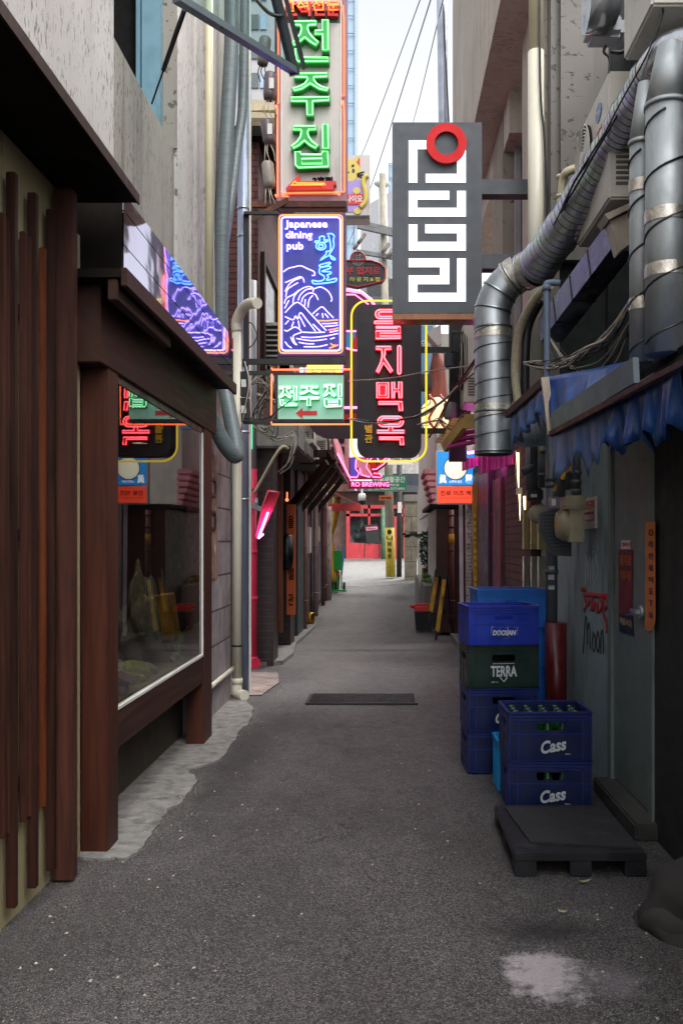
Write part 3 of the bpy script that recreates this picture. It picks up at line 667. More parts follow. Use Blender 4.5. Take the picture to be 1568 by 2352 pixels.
# name board
t = thing('vertical_nameboard', 'narrow orange timber board with dark vertical lettering on brick pier', 'sign', (-1.3, 12.2, 1.6))
X0 = XL(684, 12.5)
bm = NB(); box(bm, X0 - .12, X0, 12.13, 12.19, .48, 2.02, .003); obj('board', bm, mat('orange_board', '#b0521a', .55, var=.2, vs=(9, 9, 2)), t)
bm = NB()
for i, ch in enumerate('을맥별관'): text(bm, ch, lambda u, v, w_: Vector((X0 - .10 + u * .08, 12.13 - w_, 1.86 - i * .36 - v * .17)), 0, 0, 1, 1, 0, .004, bold=.02)
obj('lettering', bm, m_darkpaint, t)
t = thing('wall_lantern', 'round black unlit box lamp on the second brick pier', 'lamp', (-1.5, 12.1, 1.4))
bm = NB(); xx = XL(657, 12); lathe(bm, [(.05, 1.60), (.09, 1.58), (.095, 1.3), (.08, 1.16), (.03, 1.12)], (xx, 12.1, 0), 14); obj('body', bm, mat('glossy_black', '#0b0c0f', .35, var=.05), t)
bm = NB(); bar(bm, (xx, 12.1, 1.6), (xx, 12.25, 1.62), .03, .03); obj('arm', bm, m_black, t)
bm = NB(); c = P(659, 1148, 11.2); bmesh.ops.create_uvsphere(bm, u_segments=10, v_segments=8, radius=.022, matrix=Matrix.Translation(c)); tube(bm, [c, c + Vector((0, .02, .1))], .008, 6); tag(obj('indicator_lamp', bm, n_redor), 'tiny glowing red lamp under the concrete ledge', 'lamp')
# shopfronts further down
t = thing('shuttered_shopfront', 'row of dark shuttered shopfronts under the timber braces', 'shopfront', (-1.5, 16, 0))
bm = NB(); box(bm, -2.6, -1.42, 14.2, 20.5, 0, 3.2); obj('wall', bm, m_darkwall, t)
bm = NB(); box(bm, -1.42, -1.34, 13.4, 14.4, .02, 2.6); obj('door', bm, mat('dark_slate_door', '#2c3638', .5, var=.2), t)
for i, (y0, y1, c) in enumerate(((14.55, 15.1, '#4d585a'), (15.3, 15.7, '#5a4a4c'), (15.95, 16.6, '#8f8cc0'), (16.75, 17.5, '#77706e'), (17.8, 18.6, '#53535c'), (18.8, 19.7, '#6a5a54'))):
    bm = NB(); box(bm, -1.415, -1.37, y0, y1, .18 + .1 * (i % 3), 2.5 - .2 * (i % 2)); obj('shutter_panel', bm, mat('shutter_%d' % i, c, .5, var=.3, dirt='#1d1d20', da=.5), t)  # lavender panel: blue-white light is put into its colour
    bm = NB(); box(bm, -1.37, -1.355, y0 - .04, y0, .1, 2.6); box(bm, -1.37, -1.355, y1, y1 + .04, .1, 2.6); obj('panel_edge', bm, mat('edge_%d' % i, ('#4a3230', '#6f6a62', '#3a3f3c')[i % 3], .6, var=.3, dirt='#1d1b1a', da=.5), t)
for y, rr, z1, c in ((14.48, .035, 2.7, '#8c5f5a'), (15.78, .022, 2.5, '#5e4a46'), (16.68, .05, 2.7, '#8d7a74'), (18.7, .045, 2.65, '#7c4f52'), (19.75, .03, 2.7, '#93857c')):
    bm = NB(); tube(bm, [(-1.33, y, .02), (-1.33, y, z1)], rr, 8)
    for z in (.5, 1.4, 2.2): tube(bm, [(-1.33, y, z), (-1.33, y, z + .03)], rr * 1.25, 8)
    obj('standpipe', bm, mat('pipe_' + c[1:], c, .5, var=.2, dirt='#3a2a2a', da=.5, ds=(8, 8, 2)), t)
bm = NB(); box(bm, -1.37, -1.28, 14.9, 15.15, 1.3, 1.75, .01); box(bm, -1.37, -1.29, 17.1, 17.3, 1.5, 1.8, .01); obj('boxes', bm, m_greywhite, t)
bm = NB(); tube(bm, [(-1.30, 19.9, .1), (-1.30, 19.9, 2.3)], .08, 10); tag(obj('blotched_pipe', bm, mat('blotched_white', '#b6a9a2', .6, dirt='#7a4a4a', da=.7, ds=(12, 12, 6))), 'blotched pale standpipe at the end of the shopfronts', 'pipe')
t = thing('braced_awning', 'dark timber braces and plank canopy over the left shopfronts', 'canopy', (-1.2, 15, 2.6))
bm = NB(); box(bm, -1.6, -.80, 12.95, 13.05, 2.62, 2.72); box(bm, -1.6, -.78, 13.0, 18.5, 2.72, 2.76); obj('deck', bm, m_wooddark, t)
for i, y in enumerate((13.0, 14.2, 15.4, 16.8)):
    bm = NB(); bar(bm, (-1.42, y, 1.95), (-.82, y, 2.70), .07, .09); obj('brace', bm, m_wooddark, t)
t = thing('striped_awning', 'pink lit ribbed awning sloping over the far left shopfronts', 'awning', (-1.0, 18, 2.9))
bm = NB()
for k in range(14):
    y0 = 13.5 + k * .55; bar(bm, (-.86, y0, 3.32), (-.74, y0, 2.80), .46, .03, (1, 0, 0))
obj('ribs', bm, mat('pink_awning', '#d07a8c', .5, var=.15, dirt='#7a4048', da=.4), t)
bm = NB(); tube(bm, [(-.72, 13.3, 2.84), (-.71, 16, 2.80), (-.70, 21, 2.74)], .016, 8); obj('edge_tube', bm, n_pink, t)
bm = NB()
a = [(-1.5, 21.0, 2.85), (-.6, 21.0, 2.40), (-.6, 24, 2.45), (-1.5, 24, 2.9)]
vs = [bm.verts.new(q) for q in a]; bm.faces.new(vs); vs2 = [bm.verts.new(Vector(q) - Vector((0, 0, .02))) for q in a]; bm.faces.new(vs2[::-1])
for i in range(4): bm.faces.new((vs[i], vs2[i], vs2[(i+1) % 4], vs[(i+1) % 4]))
box(bm, -.61, -.595, 21, 24, 2.20, 2.41); box(bm, -1.5, -.60, 20.985, 21.0, 2.24, 2.42)
tag(obj('red_awning', bm, mat('red_canvas', '#a83a36', .7, var=.2)), 'red canvas awning at the far end of the left side', 'awning')
# far-left pieces at street level
bm = NB(); lathe(bm, [(.085, 0), (.09, .01), (.09, .18), (.08, .19)], (XL(711, 15.4), 15.4, .06), 18); tag(obj('brass_pot', bm, mat('brass', '#a88532', .3, 1.0, var=.3)), 'small round brass pot standing on the left kerb', 'pot')
t = thing('yellow_curtain', 'tied yellow plastic curtain hanging by the far red awning', 'curtain', (-1.2, 21.5, 1.6))
bm = NB(); xx = XL(768, 21.5); tube(bm, smooth_path([(xx + .05, 21.5, 2.6), (xx + .02, 21.5, 2.1), (xx - .07, 21.5, 1.62), (xx - .02, 21.5, 1.2), (xx - .03, 21.5, .5)], 4), [.10, .10, .10, .09, .09, .08, .07, .05, .035, .03, .04, .06, .08, .085, .09, .09, .09][:17], 9); obj('sheet', bm, mat('yellow_plastic', '#b38d26', .35, var=.4, vs=(20, 20, 3)), t)
t = thing('hand_truck', 'green upright metal hand truck leaning at the left kerb', 'hand truck', P(770, 1357, 21.5))
zt = 21.5; g0 = gz(zt)
def gp(x, y): return P(x, y, zt)
bm = NB(); prism(bm, [(767, 1265), (783, 1265), (783, 1310), (767, 1310)], front(ident, zt), 0, .10); obj('panel', bm, m_green, t)
bm = NB()
for x in (766, 775, 784): bar(bm, P(x, 1268, zt), P(x, 1352, zt), .03, .03)
bar(bm, P(750, 1355, zt - .15), P(796, 1357, zt - .15), .1, .04); obj('frame', bm, m_green, t)
bm = NB(); bar(bm, P(784, 1320, zt + .2), P(790, 1258, zt + .4), .04, .04); bar(bm, P(776, 1300, zt + .2), P(777, 1255, zt + .3), .03, .03); tag(obj('broom_handle', bm, mat('blue_handle', '#2f7db5', .4)), 'blue broom handle leaning behind the green hand truck', 'broom')
def wheelie(x, Z, wd, ht, label, g):
    z0 = gz(Z)
    t = thing('wheelie_bin', label, 'bin', (x, Z, z0), 'red lidded bins')
    bm = NB(); vs = []
    for (zz, k) in ((.03, .42), (ht * .72, .5)):
        vs.append([bm.verts.new((x + a * wd * k, Z + b * wd * k, z0 + zz)) for a, b in ((-1,-1),(1,-1),(1,1),(-1,1))])
    for i in range(4): bm.faces.new((vs[0][i], vs[0][(i+1) % 4], vs[1][(i+1) % 4], vs[1][i]))
    bm.faces.new(vs[0][::-1]); bm.faces.new(vs[1]); obj('body', bm, m_blackp, t)
    bm = NB(); box(bm, x - wd * .54, x + wd * .54, Z - wd * .54, Z + wd * .54, z0 + ht * .72, z0 + ht * .80, .015)
    bar(bm, (x - wd * .5, Z - wd * .2, z0 + ht * .83), (x + wd * .5, Z - wd * .2, z0 + ht * .83), wd * .4, .05); box(bm, x - wd * .5, x + wd * .5, Z + wd * .1, Z + wd * .5, z0 + ht * .80, z0 + ht * .98, .02)
    bar(bm, (x - wd * .55, Z - wd * .3, z0 + ht * .86), (x - wd * .68, Z - wd * .5, z0 + ht * .93), .06, .03); obj('lid', bm, m_redbin, t)
    return t
tb = wheelie(XL(764, 21.9), 21.9, .36, .56, 'black bin with a red lid behind the green hand truck', 1)
bm = NB(); lathe(bm, [(.05, -.03), (.12, -.03), (.12, .03), (.05, .03)], (XL(790, 22.2), 22.2, gz(22) + .13), 16, 'X'); tag(obj('cart_wheel', bm, m_rubber), 'black rubber cart wheel beside the far left bin', 'wheel')
tb = wheelie(XL(972, 14.4), 14.4, .30, .47, 'black bin with a red lid tucked behind the A-frame menu boards', 2)
# ---------------------------------------------------------------- air conditioners on the left
def ac_unit(label, x0, x1, y0, y1, z0, z1, face, group='air conditioners', fan=None):
    t = thing('air_conditioner', label, 'air conditioner', ((x0+x1)/2, (y0+y1)/2, z0), group)
    bm = NB(); box(bm, x0, x1, y0, y1, z0, z1, .012); obj('casing', bm, m_greywhite, t)
    if face == 'back':       # finned back with a grid of openings, towards the camera
        g_ = NB(); b_ = NB(); nx, nz = 2, 7
        for i in range(nx):
            for k in range(nz):
                a = x0 + .03 + i * (x1 - x0 - .04) / nx; b = z0 + .03 + k * (z1 - z0 - .05) / nz
                prism(b_, rrect(a, b, a + (x1-x0-.06)/nx - .02, b + (z1-z0-.06)/nz - .022, .012, 3), lambda u, v, w_: Vector((u, y0 - w_, v)), .0, .004)
        obj('fin_opening', b_, m_interior, t)
    else:
        s = -1 if face == 'left' else 1; X = x0 if s < 0 else x1
        cy, cz = y0 + (y1-y0)*.40, (z0+z1)/2; r0 = min((z1-z0)*.42, (y1-y0)*.38)
        if fan: cy, cz, r0 = fan
        d_ = NB(); lathe(d_, [(r0, 0), (r0, s * .012)], (X, cy, cz), 26, 'X'); obj('fan_well', d_, m_interior, t)
        g_ = NB()
        for k in range(1, 11):
            rr = r0 * k / 10; tube(g_, [(X + s * .022, cy + rr * math.cos(2*math.pi*i/24), cz + rr * math.sin(2*math.pi*i/24)) for i in range(24)], .0045, 4, True)
        for k in range(8):
            a = 2*math.pi*k/8; tube(g_, [(X + s*.022, cy, cz), (X + s*.022, cy + r0*math.cos(a), cz + r0*math.sin(a))], .004, 4)
        lathe(g_, [(r0 * .22, s * .02), (r0 * .22, s * .03)], (X, cy, cz), 16, 'X')
        obj('fan_guard', g_, m_greywhite, t)
        lv = NB()
        for k in range(7): box(lv, x0 + .04, x1 - .04, y0 - .006, y0 + .001, z0 + .08 + k * .03, z0 + .095 + k * .03)
        obj('louvres', lv, mat('louvre_shadow', '#5b5750', .6), t)
    return t
def xr(x, Z): return (x - VX) * Z / F
Z = 11.0
ac_unit('white air conditioner with a grid of openings behind the blue pub sign', xr(602, Z), xr(700, Z), Z, Z + .35, P(0, 832, Z).z, P(0, 740, Z).z, 'back')
Z = 10.9
ac_unit('white air conditioner behind the lower part of the blue sign', xr(608, Z), xr(672, Z), Z, Z + .35, P(0, 850, Z).z, P(0, 834, Z).z + .0, 'back')
Z = 11.6
ac_unit('white air conditioner standing on the concrete ledge', xr(622, Z), xr(676, Z), Z, Z + .35, P(0, 1008, Z).z, P(0, 968, Z).z, 'back')
ac_unit('second ledge air conditioner set to the right of the first', xr(682, 12.4), xr(716, 12.4), 12.4, 12.9, P(0, 1036, 12.4).z, P(0, 972, 12.4).z, 'right')
ac_unit('third air conditioner hung above the pink awning', xr(722, 14.5), xr(752, 14.5), 14.5, 15.1, P(0, 1050, 14.5).z, P(0, 968, 14.5).z, 'right')
t = thing('ac_shelf', 'steel bracket shelf holding the ledge air conditioners', 'shelf', P(650, 1012, 11.4))
bm = NB(); box(bm, xr(590, 11.4), xr(720, 11.4), 11.3, 12.6, P(0, 1018, 11.4).z, P(0, 1010, 11.4).z); bar(bm, P(672, 975, 11.3), P(712, 1018, 11.3), .03, .03); obj('frame', bm, m_greywhite, t)
t = thing('timber_bracket', 'dark brown timber bracket frame above the second brick pier', 'bracket', P(730, 1050, 12))
bm = NB(); bar(bm, P(690, 1042, 12), P(762, 1042, 12), .09, .1); bar(bm, P(752, 1040, 12), P(765, 1062, 11.9), .07, .1); bar(bm, P(690, 1060, 12.2), P(750, 1062, 12.2), .09, .07); bar(bm, P(668, 1165, 12.3), P(752, 1062, 12), .08, .1); obj('beams', bm, m_wooddark, t)
t = thing('pink_frame_rack', 'pink lit perforated steel rack on the far left wall', 'rack', P(775, 1000, 17))
Z = 17.0
bm = NB(); box(bm, xr(752, Z), xr(800, Z), Z, Z + .1, P(0, 1085, Z).z, P(0, 930, Z).z); obj('plate', bm, mat('pinkish_steel', '#b5868a', .5, .3, var=.2, dirt='#6b4a4a', da=.4), t)
bm = NB()
for i in range(2):
    for k in range(5): prism(bm, rrect(757 + i * 20, 948 + k * 26, 771 + i * 20, 966 + k * 26, 2, 2), front(ident, Z), .0, .02)
obj('slot', bm, m_interior, t)
bm = NB(); xx = xr(802, 19); box(bm, xx - 1.0, xx, 19, 19.2, 2.6, 5.5); tag(obj('cream_panel_wall', bm, mat('cream_panel', '#b8a58c', .7, dirt='#5f5146', da=.4)), 'cream panel wall above the far left shopfronts', 'wall')
# transformers of the tall green neon sign
for i, (x, y, hh, wd, tilt, col, lab) in enumerate(((606, 118, 62, 28, 2, '#6a6a68', 'grey neon transformer can seen through the open window sash'), (620, 199, 60, 30, 1, '#5a4f52', 'brown grey transformer can with label, second from top'), (616, 304, 55, 30, -3, '#574a4e', 'brown grey transformer can tilted beside the green sign'), (617, 402, 58, 28, -2, '#8b8379', 'beige transformer can at the foot of the green sign'))):
    Z = 8.85; c = P(x, y, Z); k = Z / F; t = thing('neon_transformer', lab, 'transformer', c, 'transformer cans on the green sign')
    bm = NB(); lathe(bm, [(wd*.42*k, -hh*.5*k), (wd*.5*k, -hh*.3*k), (wd*.5*k, hh*.44*k), (wd*.44*k, hh*.5*k)], (0, 0, 0), 8)
    bmesh.ops.transform(bm, matrix=Matrix.Translation(c) @ Matrix.Rotation(R(tilt * 3), 4, 'Y'), verts=bm.verts); obj('can', bm, mat('can_%d' % i, col, .5, var=.12, dirt='#3a3436', da=.4), t)
    if i in (1, 2):
        bm = NB(); prism(bm, [(x-2, y-20), (x+9, y-20), (x+9, y+4), (x-2, y+4)], front(ident, Z - wd*.5*k), .0, .004); obj('label_plate', bm, m_white, t)
    bm = NB()
    for j in range(3): tube(bm, smooth_path([P(x - 6 + 5*j, y + hh*.45, Z), P(x - 12 + 10*j + rnd.uniform(-5, 5), y + hh*.45 + 20, Z - .03), P(x - 8 + 12*j, y + hh*.45 + 42, Z)], 5), .006, 5)
    obj('lead', bm, m_wirew if i else m_wire, t)
for i, (y, lab) in enumerate(((885, 'black power adapter with a white label on the sign bracket'), (945, 'lower black power adapter hanging beside the sign bracket'))):
    Z = 7.95; t = thing('power_adapter', lab, 'power adapter', P(564, y, Z), 'power adapters')
    bm = NB(); prism(bm, [(553, y - 30), (572, y - 30), (572 + 3*i, y + 25), (553 + 2*i, y + 25)], front(ident, Z), -.05, .03); obj('body', bm, m_black, t)
    bm = NB(); prism(bm, [(555, y - 12), (566, y - 12), (567, y + 5), (556, y + 5)], front(ident, Z), .031, .033); obj('label_plate', bm, m_white, t)
t = thing('exit_light', 'small green glowing box sign beside the steel post', 'sign', P(571, 995, 9))
bm = NB(); prism(bm, [(566, 972), (577, 972), (577, 1030), (566, 1026)], front(ident, 9), -.08, .0); obj('case', bm, glow('green_box', (.03, .6, .18), .9), t)
bm = NB(); text(bm, '73', front(ident, 9), 568, 1000, 575, 1022, 0, .006, bold=.02); obj('lettering', bm, m_white, t)
t = thing('siren_beacon', 'small beacon lamp with a white dome under the blue sign', 'lamp', P(630, 838, 9))
bm = NB(); c = P(629, 847, 9.2); lathe(bm, [(.035, -.055), (.04, .02), (.03, .03)], c, 12); obj('base', bm, mat('amber_plastic', '#b0793a', .4), t)
bm = NB(); lathe(bm, [(.05, .03), (.055, .05), (.03, .075), (.01, .08)], c, 12); obj('dome', bm, m_greywhite, t)

# ================================================================ SIGNS
JEON = [[(400,515),(830,510),(830,578),(690,585),(672,650),(700,730),(760,810),(870,905),(828,962),(740,910),(622,815),(520,900),(410,965),(388,930),(480,830),(540,750),(560,660),(545,585),(405,582)],
        [(955,490),(1058,490),(1062,1055),(965,1055),(958,755),(820,752),(820,690),(955,685)],
        [(440,1035),(545,1035),(548,1195),(1062,1205),(1062,1270),(500,1275),(455,1230)]]
JU = [[(435,1505),(1040,1498),(1040,1560),(785,1570),(790,1620),(840,1690),(930,1750),(1060,1790),(1040,1825),(900,1795),(725,1690),(560,1795),(420,1825),(395,1785),(530,1745),(630,1690),(680,1600),(665,1570),(440,1570)],
      [(365,1958),(1080,1948),(1075,2010),(770,2025),(770,2285),(668,2285),(660,2025),(370,2025)]]
JIP = [[(405,2501),(825,2499),(825,2561),(690,2566),(672,2631),(700,2711),(760,2791),(860,2866),(820,2913),(720,2861),(615,2771),(510,2861),(405,2916),(378,2876),(480,2791),(540,2701),(560,2591),(545,2566),(410,2566)],
       [(958,2471),(1060,2471),(1068,2919),(962,2919)],
       [(440,2986),(535,2986),(548,3036),(935,3039),(955,2981),(1055,2979),(1065,3266),(500,3286),(445,3231)]]
JIPH = [(560,3121),(950,3111),(950,3211),(565,3216)]
def neon_path(fn, pts, w_, r, bm, closed=True, n=6): tube(bm, [fn(u, v, w_) for u, v in pts], r, n, closed)
# --- a: tall green neon sign
Z = 8.9; fa = front(zA, Z); k = .12 * Z / F
t = thing('tall_green_sign', 'tall white sign box with green neon Korean letters and a red arrow', 'sign', P(716, 455, Z), 'neon signs on the left posts')
bm = NB(); prism(bm, [(60, -500), (1405, -500), (1405, 3840), (1370, 3875), (95, 3875), (60, 3840)], fa, -.28, -.002); obj('box', bm, mat('mauve_sign_side', '#8c6f7c', .5, var=.1, dirt='#5a4350', da=.4), t)
bm = NB(); prism(bm, [(150, -500), (1300, -500), (1300, 3740), (150, 3740)], fa, .0, .006); obj('face', bm, m_signwhite, t)
bm = NB()
for x in (165, 1300): prism(bm, [(x-13, -500), (x+13, -500), (x+13, 3700), (x-13, 3700)], fa, .006, .02)
obj('white_strip', bm, m_white, t)
bm = NB(); prism(bm, [(230, 90), (1280, 90), (1280, 440), (230, 440)], fa, .006, .014); obj('dark_band', bm, mat('dark_green_band', '#1e4a3c', .5), t)
bm = NB(); text(bm, '한식전문', fa, 235, 110, 1275, 385, .014, .07, bold=.045); obj('red_letters', bm, m_red, t)
bm = NB()
for s in ([(240,130),(350,122)],[(250,168),(350,160)],circ(292,218,42,36,14)+[(334,218)],[(388,110),(405,290)],[(400,192),(435,190)],[(285,275),(288,338),(420,322)],
          [(545,85),(530,170),(485,245)],[(535,150),(610,215)],[(660,70),(680,240)],[(500,258),(682,230),(692,305)],
          [(775,100),(925,95)],[(860,100),(835,170),(770,235)],[(848,170),(910,225)],[(965,90),(968,300)],[(900,162),(965,155)],[(800,240),(810,305),(975,300)],
          [(1070,95),(1235,95),(1235,185),(1070,185),(1070,95)],[(1040,215),(1275,205)],[(1160,210),(1160,270)],[(1075,250),(1082,302),(1245,300)]):
    neon_path(fa, s, .10, .006, bm, False)
obj('orange_tubes', bm, n_or, t)
body = NB(); tub = NB()
for syl in (JEON, JU, JIP):
    for p in syl:
        prism(body, off_poly(p, 24), fa, .006, .085)
        neon_path(fa, smooth_path([Vector((a, b, 0)) for a, b in p], 1, True) and p, .10, .0068, tub)
neon_path(fa, JIPH, .10, .0068, tub)
obj('green_letters', body, m_green, t); obj('green_tubes', tub, n_green, t)
bm = NB(); text(bm, '2호점', fa, 755, 3395, 1140, 3515, .006, .02, bold=.045); obj('branch_name', bm, m_darkpaint, t)
bm = NB(); prism(bm, [(255, 3660), (520, 3390), (525, 3525), (1215, 3525), (1215, 3585), (1165, 3600), (1160, 3690), (270, 3695)], fa, .006, .08); obj('red_arrow', bm, m_red, t)
bm = NB(); neon_path(fa, [(385,3595),(445,3542),(462,3590),(470,3578),(990,3588),(1008,3620)], .10, .007, bm, False); neon_path(fa, [(355,3618),(960,3612),(968,3630)], .10, .007, bm, False); obj('arrow_tubes', bm, n_or, t)
bm = NB()
for s in ([(1310,160),(1310,140),(1335,140),(1355,400),(1355,1860),(1330,1870),(1310,1845)],[(1320,2040),(1320,1965),(1345,1955),(1362,2300),(1362,3680),(1345,3700),(1330,3690)],
          [(105,300),(110,2000),(90,2015)],[(45,2110),(60,2040),(85,2045),(92,3780),(70,3790),(45,3745)],[(250,75),(1290,60),(1290,-20)],
          [(300,3780),(170,3775),(160,3735),(190,3720),(1270,3705),(1285,3735),(1250,3765)]):
    neon_path(fa, s, .03, .0075, bm, False)
obj('red_outline_tubes', bm, n_redor, t)
bm = NB(); bar(bm, P(560, 470, 8.9), P(794, 470, 8.9), .05, .06); bar(bm, P(575, 505, 8.7), P(660, 460, 8.9), .05, .05); bar(bm, P(636, -60, 9.0), P(636, 470, 9.0), .04, .04, (0, 1, 0)); obj('bracket', bm, m_rust, t)
# --- b: blue neon pub sign
Z = 8.35; fb = front(zC, Z)
t = thing('blue_pub_sign', 'blue neon sign with English pub lettering above waves and hills', 'sign', P(713, 828, Z), 'neon signs on the left posts')
bm = NB(); prism(bm, [(70, 45), (1112, 45), (1112, 2300), (70, 2300)], fb, -.16, .0); obj('box', bm, mat('plum_sign_box', '#3a2440', .5, var=.1), t)
bm = NB(); prism(bm, [(85, 70), (1085, 70), (1085, 2240), (85, 2240)], fb, .001, .006); obj('face', bm, mat('navy_face', '#343a8c', .35, var=.15, vs=(5, 5, 3)), t)
bm = NB()
rr_ = rrect(98, 95, 1068, 2210, 60, 4); neon_path(fb, rr_, .035, .0062, bm)
for s in ([(670,1712),(840,1714),(1000,1700)],[(850,1855),(930,1845),(1005,1825)],[(885,2060),(920,2090),(960,2085)],[(865,2135),(1000,2085)]): neon_path(fb, s, .035, .0055, bm, False)
obj('orange_tubes', bm, n_or, t)
bm = NB(); neon_path(fb, rrect(135, 125, 1035, 2170, 50, 4), .03, .008, bm)
W = [[(165,965),(240,912),(330,890),(430,872),(540,920),(630,960),(642,1015),(600,1020)],[(190,1130),(300,1085),(420,1040),(470,1075),(480,1125)],
     [(190,1265),(250,1160),(340,1090),(430,1060)],[(200,1350),(225,1240),(300,1180),(390,1130)],[(310,1450),(330,1340),(420,1240),(540,1190),(620,1215),(615,1270)],
     [(390,1400),(430,1310),(520,1235),(600,1225)],[(440,1430),(470,1350),(560,1290),(650,1310),(695,1395)],[(640,1222),(740,1198),(850,1265),(905,1370),(890,1420)],
     [(490,1485),(500,1385)],[(540,1510),(560,1390),(615,1325)],[(180,1450),(210,1370),(320,1310),(400,1245)],[(185,1525),(215,1465),(250,1400)],
     [(190,1590),(330,1450),(430,1455),(620,1650),(820,1865)],[(610,1610),(690,1540),(760,1502),(840,1580),(930,1670)],[(760,1600),(770,1670)],[(800,1605),(852,1670)],[(660,1640),(700,1600)],
     [(190,1650),(310,1700),(350,1640),(385,1690),(425,1588),(520,1700),(655,1875)],[(418,1655),(495,1805)],[(615,1765),(735,1880)],[(320,1730),(290,1810)],[(390,1715),(412,1820)],[(190,1770),(245,1710)],
     [(180,1855),(225,1870),(330,1812),(410,1840),(435,1890),(370,1915),(315,1950),(330,2030),(370,2085)],[(278,1962),(305,2030),(350,2080)],[(190,2035),(235,2095),(290,2130)],
     [(450,1888),(620,1895),(800,1888)],[(435,1962),(600,1970),(800,1950),(1005,1908)],[(362,1985),(600,2020),(830,1995)],[(402,2045),(520,2065),(635,2068)],[(475,2112),(700,2110),(840,2078)],
     [(755,1757),(880,1757),(995,1745)],[(790,1800),(900,1795),(1000,1780)],[(870,1890),(950,1875),(1005,1860)],[(880,1995),(950,1972)]]
for s in W: neon_path(fb, [(v.x, v.y) for v in smooth_path([Vector((a, b, 0)) for a, b in s], 4)], .035, .0052, bm, False)
obj('white_tubes', bm, n_violet, t); bm = NB(); text(bm, 'Japanese', fb, 188, 175, 838, 312, .02, .036, bold=.018); text(bm, 'dining', fb, 198, 338, 608, 478, .02, .036, bold=.018); text(bm, 'pub', fb, 212, 508, 468, 650, .02, .036, bold=.018)
obj('white_lettering', bm, n_violet, t)
bm = NB()
for s, cl in (([(650,495),(720,490),(715,435),(765,418),(792,430),(785,480),(835,475),(840,500),(760,515),(665,520)], True), (circ(738,572,75,55,16), True), (circ(738,574,36,26,12), True),
          ([(830,385),(900,380),(940,415),(930,480),(935,570),(900,650),(868,700),(950,760),(945,782),(900,765),(860,715),(725,790),(820,690),(815,655),(880,640),(885,560),(870,470),(850,405)], False),
          ([(720,860),(865,822),(880,840),(800,880),(730,890)], True), ([(735,900),(870,880),(880,910),(775,945),(760,960),(885,965),(885,995),(830,1015),(855,1045),(822,1095),(960,1065),(975,1085),(930,1120),(650,1150),(605,1110),(612,1096),(700,1110),(780,1085),(785,1030),(718,990),(715,940)], True)):
    neon_path(fb, [(v.x, v.y) for v in smooth_path([Vector((a, b, 0)) for a, b in s], 3, cl)], .035, .0065, bm, cl)
obj('blue_tubes', bm, n_blue, t)
bm = NB(); bar(bm, P(560, 490, Z), P(640, 490, Z), .04, .025); bar(bm, P(556, 831, Z), P(794, 831, Z), .05, .05); bar(bm, P(566, 488, 8.4), P(566, 836, 8.4), .05, .05, (0, 1, 0)); obj('bracket', bm, m_black, t)
# --- c: small mint sign
Z = 7.9; fc = front(zE, Z)
t = thing('mint_arrow_sign', 'small mint green sign with neon letters and a flat red arrow', 'sign', P(713, 965, Z), 'neon signs on the left posts')
bm = NB(); prism(bm, [(90, 120), (1350, 120), (1350, 1045), (90, 1045)], fc, -.14, -.002); bar(bm, P(560, 857, Z + .05), P(640, 857, Z + .05), .04, .035); bar(bm, P(560, 970, Z + .05), P(640, 970, Z + .05), .04, .035); obj('box', bm, m_black, t)
bm = NB(); prism(bm, [(142, 176), (1356, 176), (1356, 988), (142, 988)], fc, .0, .01); obj('face', bm, glow('mint_face', (.25, .75, .5), .05, (.25, .50, .40)), t)
def remap(paths, box0, box1):
    (a0, b0, a1, b1), (c0, d0, c1, d1) = box0, box1
    return [[(c0 + (x - a0) / (a1 - a0) * (c1 - c0), d0 + (y - b0) / (b1 - b0) * (d1 - d0)) for x, y in p] for p in paths]
body = NB(); tub = NB()
for syl, b0, b1 in ((JEON, (388, 490, 1062, 1275), (170, 398, 500, 752)), (JU, (365, 1498, 1080, 2285), (540, 392, 905, 752)), (JIP + [JIPH], (378, 2471, 1068, 3286), (980, 358, 1320, 775))):
    ps = remap(syl, b0, b1)
    for i, p in enumerate(ps):
        if not (syl is not JEON and syl is not JU and i == 3): prism(body, [(x + 14, y + 18) for x, y in off_poly(p, 3)], fc, .01, .03)
        neon_path(fc, p, .06, .0062, tub)
obj('green_letters', body, m_green, t); obj('mint_tubes', tub, n_mint, t)
bm = NB(); prism(bm, [(470, 878), (600, 778), (600, 838), (868, 838), (868, 915), (600, 915), (600, 978)], fc, .01, .016); obj('red_arrow', bm, m_red, t)
bm = NB(); neon_path(fc, [(40, 60), (45, 92), (1480, 85), (1495, 100), (1488, 1095), (40, 1098), (30, 1050)], .05, .0075, bm, False); neon_path(fc, [(38, 170), (30, 930)], .05, .0075, bm, False); obj('red_outline_tubes', bm, n_redor, t)
